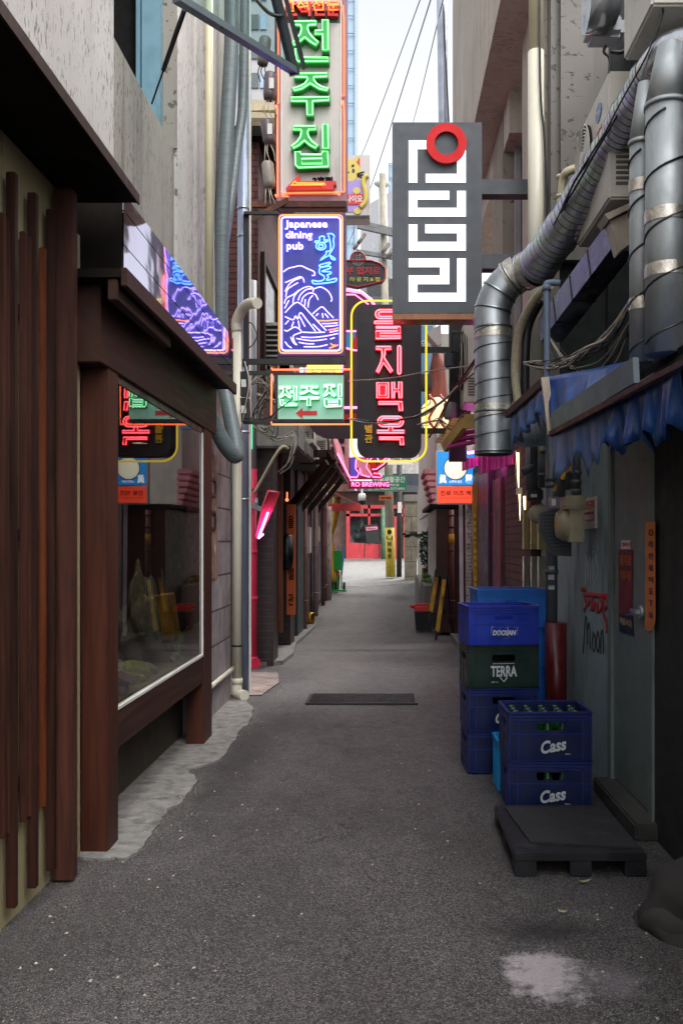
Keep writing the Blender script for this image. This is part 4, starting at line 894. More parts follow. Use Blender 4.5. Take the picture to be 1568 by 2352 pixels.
# --- d: dark board with red neon
Z = 9.7; fd = front(zD, Z)
t = thing('black_neon_sign', 'tall rounded black board with four red neon Korean letters in yellow outline', 'sign', P(895, 1050, Z), 'neon signs over the alley')
bm = NB(); prism(bm, rrect(105, 97, 1010, 2240, 150, 6), fd, -.22, .0); obj('board', bm, mat('charcoal_board', '#1d1a1e', .45, var=.1), t)
bm = NB(); yl = rrect(24, 38, 1080, 2310, 220, 7); neon_path(fd, yl, -.02, .011, bm, True, 8); obj('yellow_tubes', bm, n_yellow, t)
st_ = lambda x0, y0, x1, y1: rrect(x0, y0, x1, y1, (y1 - y0) / 2 - .5 if (y1 - y0) < (x1 - x0) else (x1 - x0) / 2 - .5, 4)
RED = [(st_(365,195,728,318), 1), (st_(408,225,685,290), 0), (st_(352,355,730,386), 1),
       ([(372,432),(712,432),(712,524),(425,524),(425,562),(715,562),(715,592),(372,598),(372,492),(672,492),(672,452),(375,450)], 1),
       ([(375,712),(580,712),(580,745),(497,750),(497,810),(485,865),(600,1050),(578,1070),(476,935),(405,1075),(380,1060),(440,930),(460,830),(450,748),(375,745)], 1), (st_(677,700,718,1092), 1),
       ([(385,1218),(547,1218),(547,1425),(385,1425)], 1), ([(415,1250),(515,1250),(510,1395),(418,1395)], 0),
       ([(595,1212),(630,1212),(632,1305),(688,1305),(690,1208),(732,1208),(732,1430),(700,1430),(690,1335),(632,1335),(625,1430),(600,1430)], 1),
       ([(410,1485),(735,1485),(742,1605),(700,1605),(690,1515),(410,1515)], 1),
       (st_(400,1690,752,1832), 1), (st_(442,1716,715,1800), 0), ([(550,1835),(550,1888),(390,1888),(390,1920),(765,1920),(765,1888),(602,1888),(602,1835)], 1), ([(420,1982),(752,1982),(757,2085),(715,2085),(708,2010),(420,2008)], 1)]
body = NB(); tub = NB()
for p, solid in RED:
    if solid: prism(body, off_poly(p, 15), fd, .0, .05)
    neon_path(fd, p, .07, .0075, tub)
obj('red_letters', body, mat('red_letter_body', '#b3122a', .4), t); obj('red_tubes', tub, n_red, t)
bm = NB(); text(bm, '별', fd, 212, 1800, 320, 1915, .0, .03, bold=.03); text(bm, '관', fd, 212, 1935, 325, 2055, .0, .03, bold=.03); obj('yellow_letters', bm, mat('yellow_letter', '#d8b021', .4), t)
bm = NB()
for y in (804, 990): bar(bm, P(965, y, Z + .1), P(1066, y, Z + .1), .06, .06)
obj('bracket', bm, m_black, t)
# --- e: grey sign with white bars and red ring
Z = 7.0; fe = front(ident, Z)
t = thing('grey_ring_sign', 'big grey box sign with white block lettering and a red ring', 'sign', P(1003, 732, Z), 'neon signs over the alley')
bm = NB(); prism(bm, [(901, 281), (1106, 281), (1106, 719), (901, 719)], fe, -.20, .0); obj('box', bm, m_signgrey, t)
bm = NB(); prism(bm, [(902, 719), (1105, 719), (1105, 733), (902, 733)], fe, -.195, -.005); obj('base_strip', bm, mat('bronze_strip', '#6b4a36', .3, .8, var=.3), t)
bm = NB()
for x0, y0, x1, y1 in ((938,323,958,420),(958,323,985,343),(977,400,1069,420),(1049,345,1069,400),
                       (938,439,958,498),(958,439,1031,459),(958,478,1049,498),(1049,439,1069,498),
                       (938,516,958,576),(976,516,1049,536),(1049,516,1069,576),(958,556,1049,576),
                       (938,594,1010,614),(1010,594,1031,653),(938,633,1010,653),(938,653,958,693),(958,673,1049,693),(1049,594,1069,693)):
    prism(bm, [(x0, y0), (x1, y0), (x1, y1), (x0, y1)], fe, .0005, .006)
obj('white_letters', bm, glow('lit_white_acrylic', (.82, .9, 1), .30, (.75, .78, .8)), t)
bm = NB(); ring_prism(bm, circ(1024, 333, 46, 46, 48), circ(1024, 333, 27, 27, 48), fe, .001, .035); obj('red_ring', bm, mat('red_ring_paint', '#c01216', .8, var=.03), t)
bm = NB()
for y0, y1 in ((407, 441), (580, 613)): prism(bm, [(1106, y0), (1240, y0), (1240, y1), (1106, y1)], fe, -.16, -.04)
obj('bracket', bm, m_signgrey, t)
# --- f: lucky cat board
Z = 14.5; ff = front(zF, Z)
t = thing('cat_sign', 'square pale sign painted with a yellow cat in a lilac robe', 'sign', P(810, 500, Z), 'far signs')
bm = NB(); prism(bm, [(-120, 118), (478, 118), (478, 1095), (-120, 1095)], ff, -.3, .0); obj('box', bm, m_signwhite, t)
my = mat('cat_yellow', '#c9b45c', .6, var=.03); ml = mat('lilac_paint', '#9a86c8', .6, var=.03)
bm = NB(); prism(bm, circ(125, 360, 205, 180, 26), ff, .002, .008); prism(bm, [(215, 210), (280, 140), (330, 145), (330, 300), (300, 300)], ff, .001, .006)
tube(bm, smooth_path([ff(a, b, .012) for a, b in ((330, 930), (405, 840), (410, 700), (375, 560), (395, 470), (450, 440))], 4), .042, 6)
for c in ((275, 670), (290, 980), (10, 980)): prism(bm, circ(c[0], c[1], 58, 50, 16), ff, .012, .018)
obj('cat', bm, my, t)
bm = NB(); prism(bm, [(0, 540), (330, 500), (395, 620), (340, 990), (0, 1000)], ff, .008, .011); obj('robe', bm, ml, t)
bm = NB(); prism(bm, [(100, 730), (370, 720), (370, 880), (100, 890)], ff, .018, .022); prism(bm, [(275, 230), (320, 150), (325, 290)], ff, .009, .012); obj('red_patch', bm, m_red, t)
bm = NB(); text(bm, '나이요', ff, 110, 740, 365, 855, .022, .026, bold=.03); obj('lettering', bm, m_white, t)
bm = NB(); prism(bm, circ(225, 362, 20, 34, 14), ff, .008, .013); prism(bm, circ(150, 385, 14, 10, 10), ff, .008, .013)
for a, b in (((280, 410), (390, 375)), ((285, 425), (385, 425)), ((280, 440), (360, 465)), ((205, 300), (212, 270)), ((225, 300), (232, 268))): tube(bm, [ff(*a, .012), ff(*b, .012)], .01, 4)
prism(bm, [(-120, 1050), (478, 1050), (478, 1096), (-120, 1096)], ff, .002, .02); obj('dark_marks', bm, m_black, t)
# --- g: lounge sign with globe
Z = 13.0
t = thing('lounge_sign', 'dark shield shaped sign with a globe emblem and red lettering', 'sign', P(840, 660, Z), 'far signs')
fg = front(zF, Z)
sh = [(-150, 1740), (200, 1740), (400, 1740), (500, 1745), (640, 1790), (710, 1860), (710, 2010), (670, 2060), (290, 2150), (-150, 2060)]
bm = NB(); prism(bm, sh, fg, -.12, .0); prism(bm, circ(295, 1720, 112, 112, 28), fg, -.11, .001); obj('board', bm, mat('charcoal_sign', '#34353d', .5), t)
bm = NB(); neon_path(fg, sh, .012, .012, bm); neon_path(fg, [(295 + 112 * math.cos(R(a)), 1720 - 112 * math.sin(R(a))) for a in range(-10, 195, 15)], .014, .012, bm, False)
text(bm, '부 힙지로', fg, 108, 1835, 640, 1960, .002, .01, bold=.03)
for y in (1815, 1972): tube(bm, [fg(390, y, .006), fg(650, y, .006)], .004, 4)
obj('red_lettering', bm, mat('dull_red', '#b02a30', .5), t)
bm = NB()
for k_ in (-.9, -.5, 0, .5, .9): neon_path(fg, circ(295, 1722, 94 * abs(math.cos(k_ * 1.4)) + 2, 94, 24), .008, .003, bm, True, 4)
for dy in (-60, -30, 0, 30, 60): hw = math.sqrt(94**2 - dy**2); tube(bm, [fg(295 - hw, 1722 + dy, .008), fg(295 + hw, 1722 + dy, .008)], .003, 4)
obj('globe', bm, m_white, t)
bm = NB(); text(bm, '라운지&펍', fg, 170, 1995, 630, 2065, .002, .01, bold=.02, sp=1.4); obj('yellow_lettering', bm, mat('lime_letter', '#c9cc4e', .5), t)
# --- h: dark rounded board with pink tubes, half hidden
Z = 12.2; fh = front(ident, Z)
t = thing('pink_outlined_sign', 'dark rounded sign with pink neon rim half hidden behind other signs', 'sign', P(820, 760, Z), 'far signs')
bm = NB(); prism(bm, rrect(705, 670, 868, 1005, 50, 5), fh, -.15, .0); obj('board', bm, mat('plum_board', '#3b2832', .5), t)
bm = NB(); neon_path(fh, [(700, 668), (800, 668), (830, 673), (852, 690), (866, 715), (870, 760)], .03, .022, bm, False); neon_path(fh, [(700, 677), (815, 678), (845, 700), (858, 730)], .03, .010, bm, False); neon_path(fh, [(790, 937), (850, 937)], .03, .018, bm, False); neon_path(fh, [(790, 762), (818, 762)], .04, .012, bm, False); neon_path(fh, [(790, 800), (815, 806), (826, 806)], .04, .012, bm, False); obj('pink_tubes', bm, n_pink, t)
bm = NB(); prism(bm, [(770, 764), (818, 762), (812, 800), (770, 798)], fh, .001, .02); obj('blue_shape', bm, mat('sky_blue_paint', '#2f8fd0', .4), t)
bm = NB(); prism(bm, [(806, 800), (814, 775), (826, 764), (828, 804)], fh, .021, .04); prism(bm, [(770, 955), (818, 950), (818, 962), (770, 968)], fh, .001, .02); obj('red_shape', bm, m_red, t)
# --- i: yellow hourglass lamp sign
Z = 12.0; fi = front(ident, Z)
t = thing('yellow_lamp_sign', 'yellow tapering lit sign glimpsed between the blue and mint signs', 'sign', P(745, 850, Z), 'far signs')
bm = NB(); prism(bm, [(700, 815), (787, 815), (783, 860), (706, 860)], fi, -.2, .0); obj('face', bm, glow('lit_yellow', (.95, .72, .12), .5, (.6, .5, .1)), t)
bm = NB(); neon_path(fi, [(698, 815), (704, 858)], .02, .012, bm, False); neon_path(fi, [(789, 815), (785, 858)], .02, .012, bm, False); obj('pink_tubes', bm, n_pink, t)
bm = NB(); text(bm, 'Euljiro', fi, 738, 848, 770, 858, .0, .01); text(bm, '티', fi, 716, 846, 730, 858, 0, .01); obj('lettering', bm, m_white, t)
# --- j: brewery sign
Z = 17.5; fj = front(zG, Z)
t = thing('brewing_sign', 'pink and blue neon figure sign above brewing lettering at the alley end', 'sign', P(850, 1122, Z), 'far signs')
bm = NB(); prism(bm, [(120, 480), (420, 470), (720, 470), (700, 580), (560, 690), (640, 770), (600, 800), (120, 800)], fj, -.12, .0); prism(bm, [(140, 830), (730, 830), (730, 930), (140, 940)], fj, -.10, .0); obj('board', bm, mat('wine_board', '#7a2433', .5), t)
mp_ = mat('soft_pink_paint', '#cf8b9c', .5, var=.04); mb_ = mat('violet_blue_paint', '#4a58d0', .5, var=.04)
bm = NB(); prism(bm, [(240, 490), (415, 510), (400, 640), (470, 740), (440, 770), (330, 740), (300, 640), (250, 640)], fj, .001, .02); obj('pink_shape', bm, mp_, t)
bm = NB(); prism(bm, [(165, 500), (238, 485), (240, 640), (290, 720), (260, 775), (165, 770)], fj, .001, .02); prism(bm, circ(545, 525, 42, 40, 16), fj, .001, .018); obj('blue_shape', bm, mb_, t)
bm = NB(); prism(bm, [(460, 560), (520, 560), (540, 640), (470, 665)], fj, .001, .02); prism(bm, [(600, 560), (690, 490), (720, 500), (640, 580), (560, 660), (500, 660)], fj, .001, .02); prism(bm, [(480, 745), (520, 715), (590, 730), (620, 772), (500, 778)], fj, .001, .02); obj('red_shape', bm, m_red, t)
bm = NB(); prism(bm, [(425, 600), (445, 590), (470, 715), (415, 690)], fj, .001, .022); obj('orange_shape', bm, mat('orange_paint', '#d8791f', .5), t)
bm = NB()
for s in ([(160,490),(240,475),(420,490),(400,640),(475,745),(440,775),(320,740),(300,650)],[(250,520),(240,650),(292,720),(262,780),(165,775)],[(440,545),(470,500),(540,485),(575,540),(600,560),(700,490),(720,505),(640,590),(540,660),(480,665)],[(480,770),(600,780),(622,765),(590,725),(500,720)]):
    neon_path(fj, s, .035, .011, bm, False)
obj('pink_tubes', bm, n_pink, t); bm = NB(); text(bm, 'RO BREWING', fj, 185, 845, 722, 908, .0, .03, bold=.01); obj('pink_lettering', bm, n_pink, t)
# --- green direction sign, phone sign
Z = 25.0; fk = front(zG, Z)
t = thing('green_phone_sign', 'green board with white Korean text and phone numbers by the pole', 'sign', P(900, 1127, Z), 'far signs')
bm = NB(); prism(bm, [(480, 745), (975, 745), (975, 962), (480, 970)], fk, -.04, .0); obj('board', bm, mat('green_board', '#1d7550', .5, var=.04), t)
bm = NB(); text(bm, '귀족새활공간', fk, 500, 765, 950, 850, .0, .012, bold=.02); text(bm, '백시설', fk, 740, 868, 862, 905, .0, .012, bold=.02); text(bm, '2266-3235 2277-0820', fk, 512, 922, 945, 955, .0, .012, bold=.02); obj('lettering', bm, m_white, t)
Z = 25.5; fk = front(zG, Z)
t = thing('white_phone_sign', 'white sign with a green strip and black phone number', 'sign', P(920, 1062, Z), 'far signs')
bm = NB(); prism(bm, [(640, 480), (1055, 480), (1055, 590), (640, 595)], fk, -.05, .0); obj('board', bm, m_white, t)
bm = NB(); prism(bm, [(640, 478), (1056, 478), (1056, 496), (640, 496)], fk, .001, .01); obj('green_strip', bm, m_green, t)
bm = NB(); text(bm, '2266-3235', fk, 740, 498, 1038, 540, .0, .01, bold=.02); obj('lettering', bm, m_black, t)
# --- k: blue and red poster light box on the right
Z = 12.6; fl = front(zH, Z)
t = thing('blue_red_lightbox', 'blue over red light box sign with a round cream emblem', 'sign', P(1044, 1158, Z), 'signs on the right')
bm = NB(); prism(bm, rrect(237, 492, 592, 982, 14, 3), fl, -.12, .0); obj('frame', bm, m_white, t)
bm = NB(); prism(bm, [(250, 503), (582, 503), (582, 806), (250, 806)], fl, .001, .006); obj('blue_face', bm, glow('lit_blue_face', (.02, .22, .62), .35, (.03, .22, .5)), t)
bm = NB(); prism(bm, [(250, 822), (582, 822), (582, 968), (250, 968)], fl, .001, .006); obj('red_face', bm, glow('lit_red_face', (.9, .07, .03), .40, (.6, .07, .04)), t)
bm = NB(); prism(bm, circ(412, 655, 100, 100, 36), fl, .007, .012); obj('emblem_disc', bm, glow('lit_cream', (.85, .8, .6), .35, (.7, .66, .5)), t)
bm = NB()
for i in range(30): a = 2*math.pi*i/30; prism(bm, circ(412 + 90*math.cos(a), 655 + 90*math.sin(a), 3.2, 3.2, 6), fl, .0125, .015)
neon_path(fl, circ(412, 655, 104, 104, 36), .012, .006, bm, True, 4)
text(bm, '진로 이즈 백', fl, 275, 858, 552, 905, .007, .012, bold=.02); text(bm, '이 기다리고 기다리던 진로가 돌아왔습니다', fl, 272, 918, 555, 932, .007, .010); obj('dark_lettering', bm, mat('navy_ink', '#141433', .5), t)
bm = NB(); text(bm, 'SINCE 1924', fl, 370, 525, 450, 537, .007, .010, bold=.015); text(bm, '眞', fl, 264, 712, 332, 792, .007, .012, bold=.03); text(bm, '露', fl, 502, 712, 568, 792, .007, .012, bold=.03); text(bm, '소주의 원조', fl, 355, 765, 472, 790, .007, .012, bold=.015); obj('white_lettering', bm, glow('lit_white_print', (.9, .9, .9), .30, (.8, .8, .8)), t)
# ================================================================ RIGHT: upper building
t = thing('cream_building', 'cream plastered building with an overhanging upper floor on the right', 'building', (1.6, 9, 0))
bm = NB(); box(bm, 1.0, 2.6, 6.9, 12.9, 6.2, 9.6); obj('upper_floor', bm, m_plasterR, t)
bm = NB(); box(bm, 1.29, 2.6, 7.15, 8.2, 2.6, 6.2); box(bm, 1.29, 2.6, 9.05, 12.9, 5.75, 6.2); box(bm, 1.29, 2.6, 8.2, 12.9, 2.4, 2.9); obj('wall', bm, m_plasterR, t)
bm = NB(); box(bm, 1.28, 1.75, 9.5, 10.4, 2.9, 6.2); obj('rough_pier', bm, m_plasterR2, t)
bm = NB(); box(bm, 1.65, 1.70, 8.2, 9.5, 2.9, 5.75); obj('window_pane', bm, mat('grey_pane', '#3b3a3c', .15), t)
bm = NB(); box(bm, 1.50, 1.62, 9.38, 9.48, 2.9, 5.75); box(bm, 1.40, 1.46, 9.36, 9.46, 2.9, 5.75); obj('window_frame', bm, mat('grey_frame', '#8f8a90', .5), t)
t = thing('grey_building', 'grey concrete building wall with scratched render beside the white pipe', 'building', (1.9, 6.9, 0))
bm = NB(); box(bm, 1.40, 1.78, 6.95, 7.6, 3.75, 6.2); box(bm, 1.33, 1.40, 7.0, 7.6, 2.6, 6.2); obj('column', bm, plaster('scored_concrete', '#77736e', '#3f3c38', .8, .7, 88), t)
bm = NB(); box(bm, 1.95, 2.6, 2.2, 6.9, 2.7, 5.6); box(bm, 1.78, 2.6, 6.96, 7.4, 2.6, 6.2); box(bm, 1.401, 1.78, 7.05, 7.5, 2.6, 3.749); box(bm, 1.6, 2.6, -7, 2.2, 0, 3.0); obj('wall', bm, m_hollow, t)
t = thing('white_drainpipe', 'broad white drainpipe with peeling stains beside the grey column', 'pipe', (1.2, 6.8, 2))
bm = NB(); tube(bm, [(1.185, 6.85, 2.6), (1.185, 6.85, 5.35)], .064, 16); obj('shaft', bm, m_pipewhite, t)
bm = NB(); tube(bm, [(1.185, 6.85, 5.35), (1.185, 6.86, 9)], .058, 16); obj('stained_length', bm, m_pipecream, t)
bm = NB(); tube(bm, smooth_path([(1.21, 6.77, 9), (1.20, 6.77, 5.4), (1.24, 6.78, 4.6), (1.27, 6.8, 3.7), (1.28, 6.8, 2.9)], 6), .009, 6); tag(obj('cable', bm, m_wire), 'black cable dangling down the broad white drainpipe', 'cable')
# ================================================================ RIGHT: low teal wall and door
t = thing('teal_wall_house', 'low house with a teal painted wall marked by graffiti', 'house', (1.5, 5.5, 0))
bm = NB(); box(bm, 1.36, 2.6, 5.27, 7.6, 0, 2.36); box(bm, 1.36, 2.6, 4.4, 5.27, 2.22, 2.36); obj('wall', bm, m_teal, t)
bm = NB(); box(bm, 1.36, 2.6, -7, 4.40, 0, 2.36); obj('near_wall', bm, m_darkwall, t)  # the awning's shade is put into this wall's dark colour
bm = NB(); box(bm, 1.36, 2.6, 2.4, 7.6, 2.36, 2.40); obj('roof', bm, m_darkpaint, t)
bm = NB(); box(bm, 1.345, 1.40, 5.20, 5.27, .02, 2.22); box(bm, 1.345, 1.40, 4.4, 4.46, .02, 2.22); box(bm, 1.345, 1.40, 4.46, 5.20, 2.16, 2.22); obj('door_frame', bm, m_door, t)
d = NB(); box(d, 1.365, 1.40, 4.462, 5.198, .10, 2.158, .003); do = obj('door', d, m_door, t)
bm = NB(); hx, hy, hz = 1.35, 4.60, H - (1405 - VY) * 4.62 / F; lathe(bm, [(.035, -.02), (.035, 0), (.028, .012)], (1.36, hy, hz), 14, 'X'); bar(bm, (1.33, hy, hz), (1.33, hy + .11, hz), .018, .02); bar(bm, (1.36, hy, hz), (1.325, hy, hz), .02, .02, (0, 1, 0)); obj('door_handle', bm, m_galv, do)
bm = NB(); box(bm, 1.25, 1.40, 4.35, 5.25, .0, .085, .01); obj('threshold', bm, mat('dark_threshold', '#3a3a38', .85, var=.3, dirt='#1c1b1a', da=.6, bump=.4), t)
def wfn(X): return lambda u, v, w_=0: Vector((X - w_, u, v))       # u = depth, v = height
def wallpt(x, y, X): p = PX(x, y, X); return (p.y, p.z)
def scrawl(strokes, X, r, m, nm, parent):
    bm = NB()
    for s in strokes: tube(bm, smooth_path([PX(a, b, X) for a, b in s], 3), r, 6)
    for v in bm.verts: v.co.x = X + .0025 + (v.co.x - X) * .08
    obj(nm, bm, m, parent)
zN = lambda x, y: (1285.8 + .18 * x, 1191.7 + .18 * y)
scrawl([[zN(*p) for p in s] for s in ([(315,450),(320,650),(318,840)],[(330,480),(345,640),(348,815)],[(348,815),(360,600),(372,480)],[(372,480),(378,700),(375,830)],[(400,440),(412,620),(410,790)],[(400,440),(430,420),(460,560),(470,700),(440,800),(420,815)])], 1.354, .0055, mat('white_chalk', '#cfd8da', .8), 'white_scrawl', t)
scrawl([[zN(*p) for p in s] for s in ([(260,890),(320,920),(300,1000),(330,1080),(290,1170)],[(350,1100),(380,1010),(390,1180)],[(400,980),(410,1160),(440,1060),(460,1200)],[(480,960),(520,1100),(480,1180),(470,1060)],[(530,1000),(540,1200),(580,1300),(585,1460)],[(560,980),(600,1080),(560,1150)],[(280,960),(590,990)])], 1.352, .020, mat('red_spray', '#9c2226', .6), 'red_scrawl', t)
scrawl([[zN(*p) for p in s] for s in ([(285,1720),(310,1290),(330,1290),(335,1600)],[(335,1420),(365,1330),(375,1660)],[(415,1450),(400,1600),(425,1690),(440,1540),(415,1450)],[(470,1430),(450,1580),(478,1700),(492,1560),(470,1430)],[(510,1730),(512,1480),(535,1440),(545,1720)])], 1.353, .010, mat('dark_spray', '#262630', .6), 'dark_scrawl', t)
# stickers on the door, a yellow strip and the no-smoking plate
t = thing('door_poster', 'torn red and blue narrow flyer stuck on the grey door', 'poster', (1.36, 4.95, 1.3))
def strip(name, m_, pts, X, par, th=.003):
    bm = NB(); prism(bm, [wallpt(x, y, X) for x, y in pts], wfn(X), 0, th); return obj(name, bm, m_, par)
strip('red_half', mat('dark_red_paper', '#6b1a1c', .6, var=.3), [zN(*p) for p in ((745,400),(925,400),(915,1180),(750,1230))], 1.362, t)
strip('blue_half', mat('navy_paper', '#141a36', .6, var=.3), [zN(*p) for p in ((752,1230),(925,1230),(940,1495),(760,1440))], 1.362, t)
bm = NB()
for s, ys in (('을지로', (455, 610)), ('의밤시장', (650, 790))):
    (a0, b0), (a1, b1) = wallpt(*zN(762, ys[0]), 1.358), wallpt(*zN(905, ys[1]), 1.358)
    text(bm, s, lambda u, v, w_, a0=a0, a1=a1: Vector((1.358 - w_, a0 + u * (a1 - a0), v)), 0, b0, 1, b1, 0, .001, bold=.03)
obj('lettering', bm, mat('orange_ink', '#a85a1a', .6), t)
(a0, b0), (a1, b1) = wallpt(*zN(760, 1250), 1.358), wallpt(*zN(905, 1390), 1.358)
bm = NB(); text(bm, '작음시대', lambda u, v, w_: Vector((1.358 - w_, a0 + u * (a1 - a0), v)), 0, b0, 1, b1, 0, .001, bold=.03); obj('pale_lettering', bm, mat('tan_ink', '#9c8d68', .6), t)
t = thing('door_sticker', 'tiny white sticker with red print above the door flyer', 'sticker', (1.36, 4.9, 1.55))
strip('paper', m_white, [zN(*p) for p in ((780,275),(900,275),(900,388),(780,388))], 1.362, t)
(a0, b0), (a1, b1) = wallpt(*zN(790, 295), 1.358), wallpt(*zN(892, 360), 1.358)
bm = NB(); text(bm, '열쇠수리', lambda u, v, w_: Vector((1.3585 - w_, a0 + u * (a1 - a0), v)), 0, b0, 1, b1, 0, .001, bold=.03); obj('print', bm, m_red, t)
t = thing('yellow_plastic_strip', 'orange yellow plastic strip with purple lettering hung beside the door', 'banner', (1.34, 4.45, 1.3))
strip('strip', mat('yellow_strip', '#c9761a', .4, var=.15), [zN(*p) for p in ((1092,40),(1210,35),(1212,1300),(1185,1420),(1120,1440),(1085,1390))], 1.342, t)
bm = NB()
for i, ch in enumerate('ㅇ라면볶이도T오'):
    yc = 130 + i * 150; (a0, b0), (a1, b1) = wallpt(*zN(1125, yc), 1.337), wallpt(*zN(1185, yc + 90), 1.337)
    text(bm, ch, lambda u, v, w_, a0=a0, a1=a1: Vector((1.337 - w_, a0 + u * (a1 - a0), v)), 0, b0, 1, b1, 0, .001, bold=.04)
obj('lettering', bm, mat('plum_ink', '#5c1f2c', .5), t)
t = thing('no_smoking_sign', 'small white no smoking plate with red lettering on teal wall', 'sign', (1.35, 5.8, 1.65))
X = 1.35; (ya, zt_), (yb, zb_) = (F * X / (1333 - VX), 1.83), (F * X / (1368 - VX), 1.62)
bm = NB(); box(bm, 1.345, 1.358, yb, ya, 1.585, 1.79, .002); obj('plate', bm, m_white, t)
g_ = lambda u, v, w_: Vector((1.3445 - w_, ya + u * (yb - ya), 1.79 - v * .205))
bm = NB(); text(bm, '금연구역', g_, .27, .08, .95, .38, 0, .002, bold=.03); text(bm, 'NON-SMOKING AREA', g_, .30, .46, .93, .53, 0, .002, bold=.02); text(bm, 'NO SMOKING AREA', g_, .35, .70, .93, .76, 0, .001)
for s in ([(.22,.16),(.12,.2),(.08,.4),(.12,.6),(.22,.7),(.24,.55)], [(.10,.3),(.2,.5)]): tube(bm, smooth_path([g_(a, b, .002) for a, b in s], 4), .003, 5)
obj('red_print', bm, m_red, t)
# ---------------------------------------------------------------- gas meters and pipes
X = 1.24
def rp(x, y, Z): return P(x, y, Z)
t = thing('grey_standpipe', 'grey plastic standpipe with stickers rising out of a red sleeve', 'pipe', rp(1265, 1500, 6.3))
Z = 6.3; xx = xr(1266, Z)
bm = NB(); tube(bm, [(xx, Z, .5), (xx, Z, 2.45)], .043, 14)
for y in (1318, 1245, 1120, 1105): z = P(0, y, Z).z; tube(bm, [(xx, Z, z), (xx, Z, z + .03)], .049, 14)
obj('pipe', bm, mat('dark_grey_pvc', '#4c5357', .45, var=.1, dirt='#23282a', da=.4), t)
bm = NB()
for k_, (y, hh) in enumerate(((1215, 10), (1300, 8), (1320, 12), (1345, 9))):
    prism(bm, [(1258, y), (1272, y), (1272, y + hh), (1258, y + hh)], front(ident, Z - .041), 0, .004)
obj('stickers', bm, mat('worn_sticker', '#a9adad', .6, var=.6, vs=(60, 60, 60)), t)
bm = NB(); tube(bm, [(xr(1276, 6.15), 6.15, .02), (xr(1276, 6.15), 6.15, P(0, 1430, 6.15).z)], .078, 16); obj('red_sleeve', bm, mat('dark_red_sleeve', '#5a1418', .35, var=.2, dirt='#a9a39d', da=.6, ds=(14, 14, 3), dlo=.62), t)
t = thing('gas_meter', 'cream gas meter with round diaphragm hanging on the teal wall', 'gas meter', rp(1305, 1200, 5.8), 'gas meters')
Z = 5.7; c = rp(1306, 1205, Z)
bm = NB(); lathe(bm, [(.03, -.085), (.085, -.08), (.105, -.045), (.11, 0), (.105, .045), (.06, .08)], c, 22, 'X'); obj('body', bm, mat('cream_casting', '#a89f86', .5, dirt='#59513f', da=.4), t)
bm = NB(); box(bm, c.x - .02, c.x + .075, Z - .115, Z - .02, c.z - .115, c.z + .11, .006); box(bm, c.x - .045, c.x + .085, Z - .125, Z + .06, c.z + .11, c.z + .185, .008); box(bm, c.x - .05, c.x + .09, Z - .13, Z + .06, c.z + .1, c.z + .112); obj('housing', bm, mat('cream_casting_b', '#b3aa92', .5, dirt='#59513f', da=.4), t)
bm = NB(); lathe(bm, [(.03, -.088), (.03, -.084)], c, 16, 'X'); obj('yellow_disc', bm, mat('yellow_disc', '#c88a1a', .5), t)
bm = NB(); prism(bm, rrect(1262, 1141, 1284, 1168, 4, 3), front(ident, Z - .06), -.05, .02); obj('dial_box', bm, mat('violet_grey_box', '#6d6878', .35), t)
bm = NB(); prism(bm, rrect(1264, 1146, 1274, 1162, 2, 2), front(ident, Z - .06), .021, .024); obj('dial', bm, m_white, t)
bm = NB(); tube(bm, [(c.x + .035, Z - .05, c.z + .18), (c.x + .035, Z - .05, c.z + .75)], .03, 12); tube(bm, [(c.x - .055, Z, c.z + .18), (c.x - .055, Z, c.z + .75)], .028, 12)
for k_ in range(3): tube(bm, [(c.x + .035, Z - .05, c.z + .2 + k_*.06), (c.x + .035, Z - .05, c.z + .23 + k_*.06)], .036, 12)
obj('riser', bm, mat('grey_riser', '#555b60', .45, dirt='#2a2a28', da=.5), t)
bm = NB(); bar(bm, (c.x - .06, Z - .08, c.z + .29), (c.x - .035, Z - .09, c.z + .40), .018, .024); obj('valve_lever', bm, mat('yellow_lever', '#c99a1c', .4), t)
t2 = thing('gas_meter', 'smaller whitish gas meter with black dial left of the cream one', 'gas meter', rp(1240, 1180, 6.7), 'gas meters')
Z = 6.7; c = rp(1237, 1180, Z)
bm = NB(); lathe(bm, [(.03, -.06), (.06, -.05), (.08, -.02), (.075, .04)], c, 20, 'Y'); obj('body', bm, mat('pale_casting', '#96927f', .5, dirt='#59513f', da=.4), t2)
bm = NB(); box(bm, c.x - .10, c.x + .02, Z - .08, Z + .02, c.z + .10, c.z + .18, .008); obj('dial_box', bm, m_black, t2)
bm = NB(); prism(bm, [(1218, 1135), (1232, 1135), (1232, 1142), (1218, 1142)], front(ident, Z - .08), .001, .004); obj('dial', bm, m_white, t2)
bm = NB(); tube(bm, [(c.x - .04, Z, c.z + .18), (c.x - .04, Z, c.z + .9)], .032, 10); tube(bm, [(c.x - .13, Z, c.z + .32), (c.x - .04, Z - .02, c.z + .36)], .03, 10); obj('riser', bm, mat('grey_riser_b', '#4d5256', .45, dirt='#2a2a28', da=.5), t2)
t = thing('ribbed_meter_cover', 'dark grey ribbed plastic shield below the cream gas meter', 'cover', rp(1280, 1240, 5.9))
Z = 5.95; fm = front(ident, Z)
bm = NB(); prism(bm, [(1239, 1178), (1282, 1166), (1310, 1240), (1310, 1278), (1268, 1276), (1255, 1248), (1238, 1220)], fm, -.06, .02); obj('shield', bm, mat('charcoal_plastic', '#363b41', .45, var=.1), t)
bm = NB()
for k_ in range(11):
    y = 1180 + k_ * 8; a = 1246 + max(0, (y - 1215)) * .55; bar(bm, P(a, y, Z - .024), P(1306, y - 1, Z - .024), .012, .012)
obj('rib', bm, mat('charcoal_rib', '#464b52', .45), t)
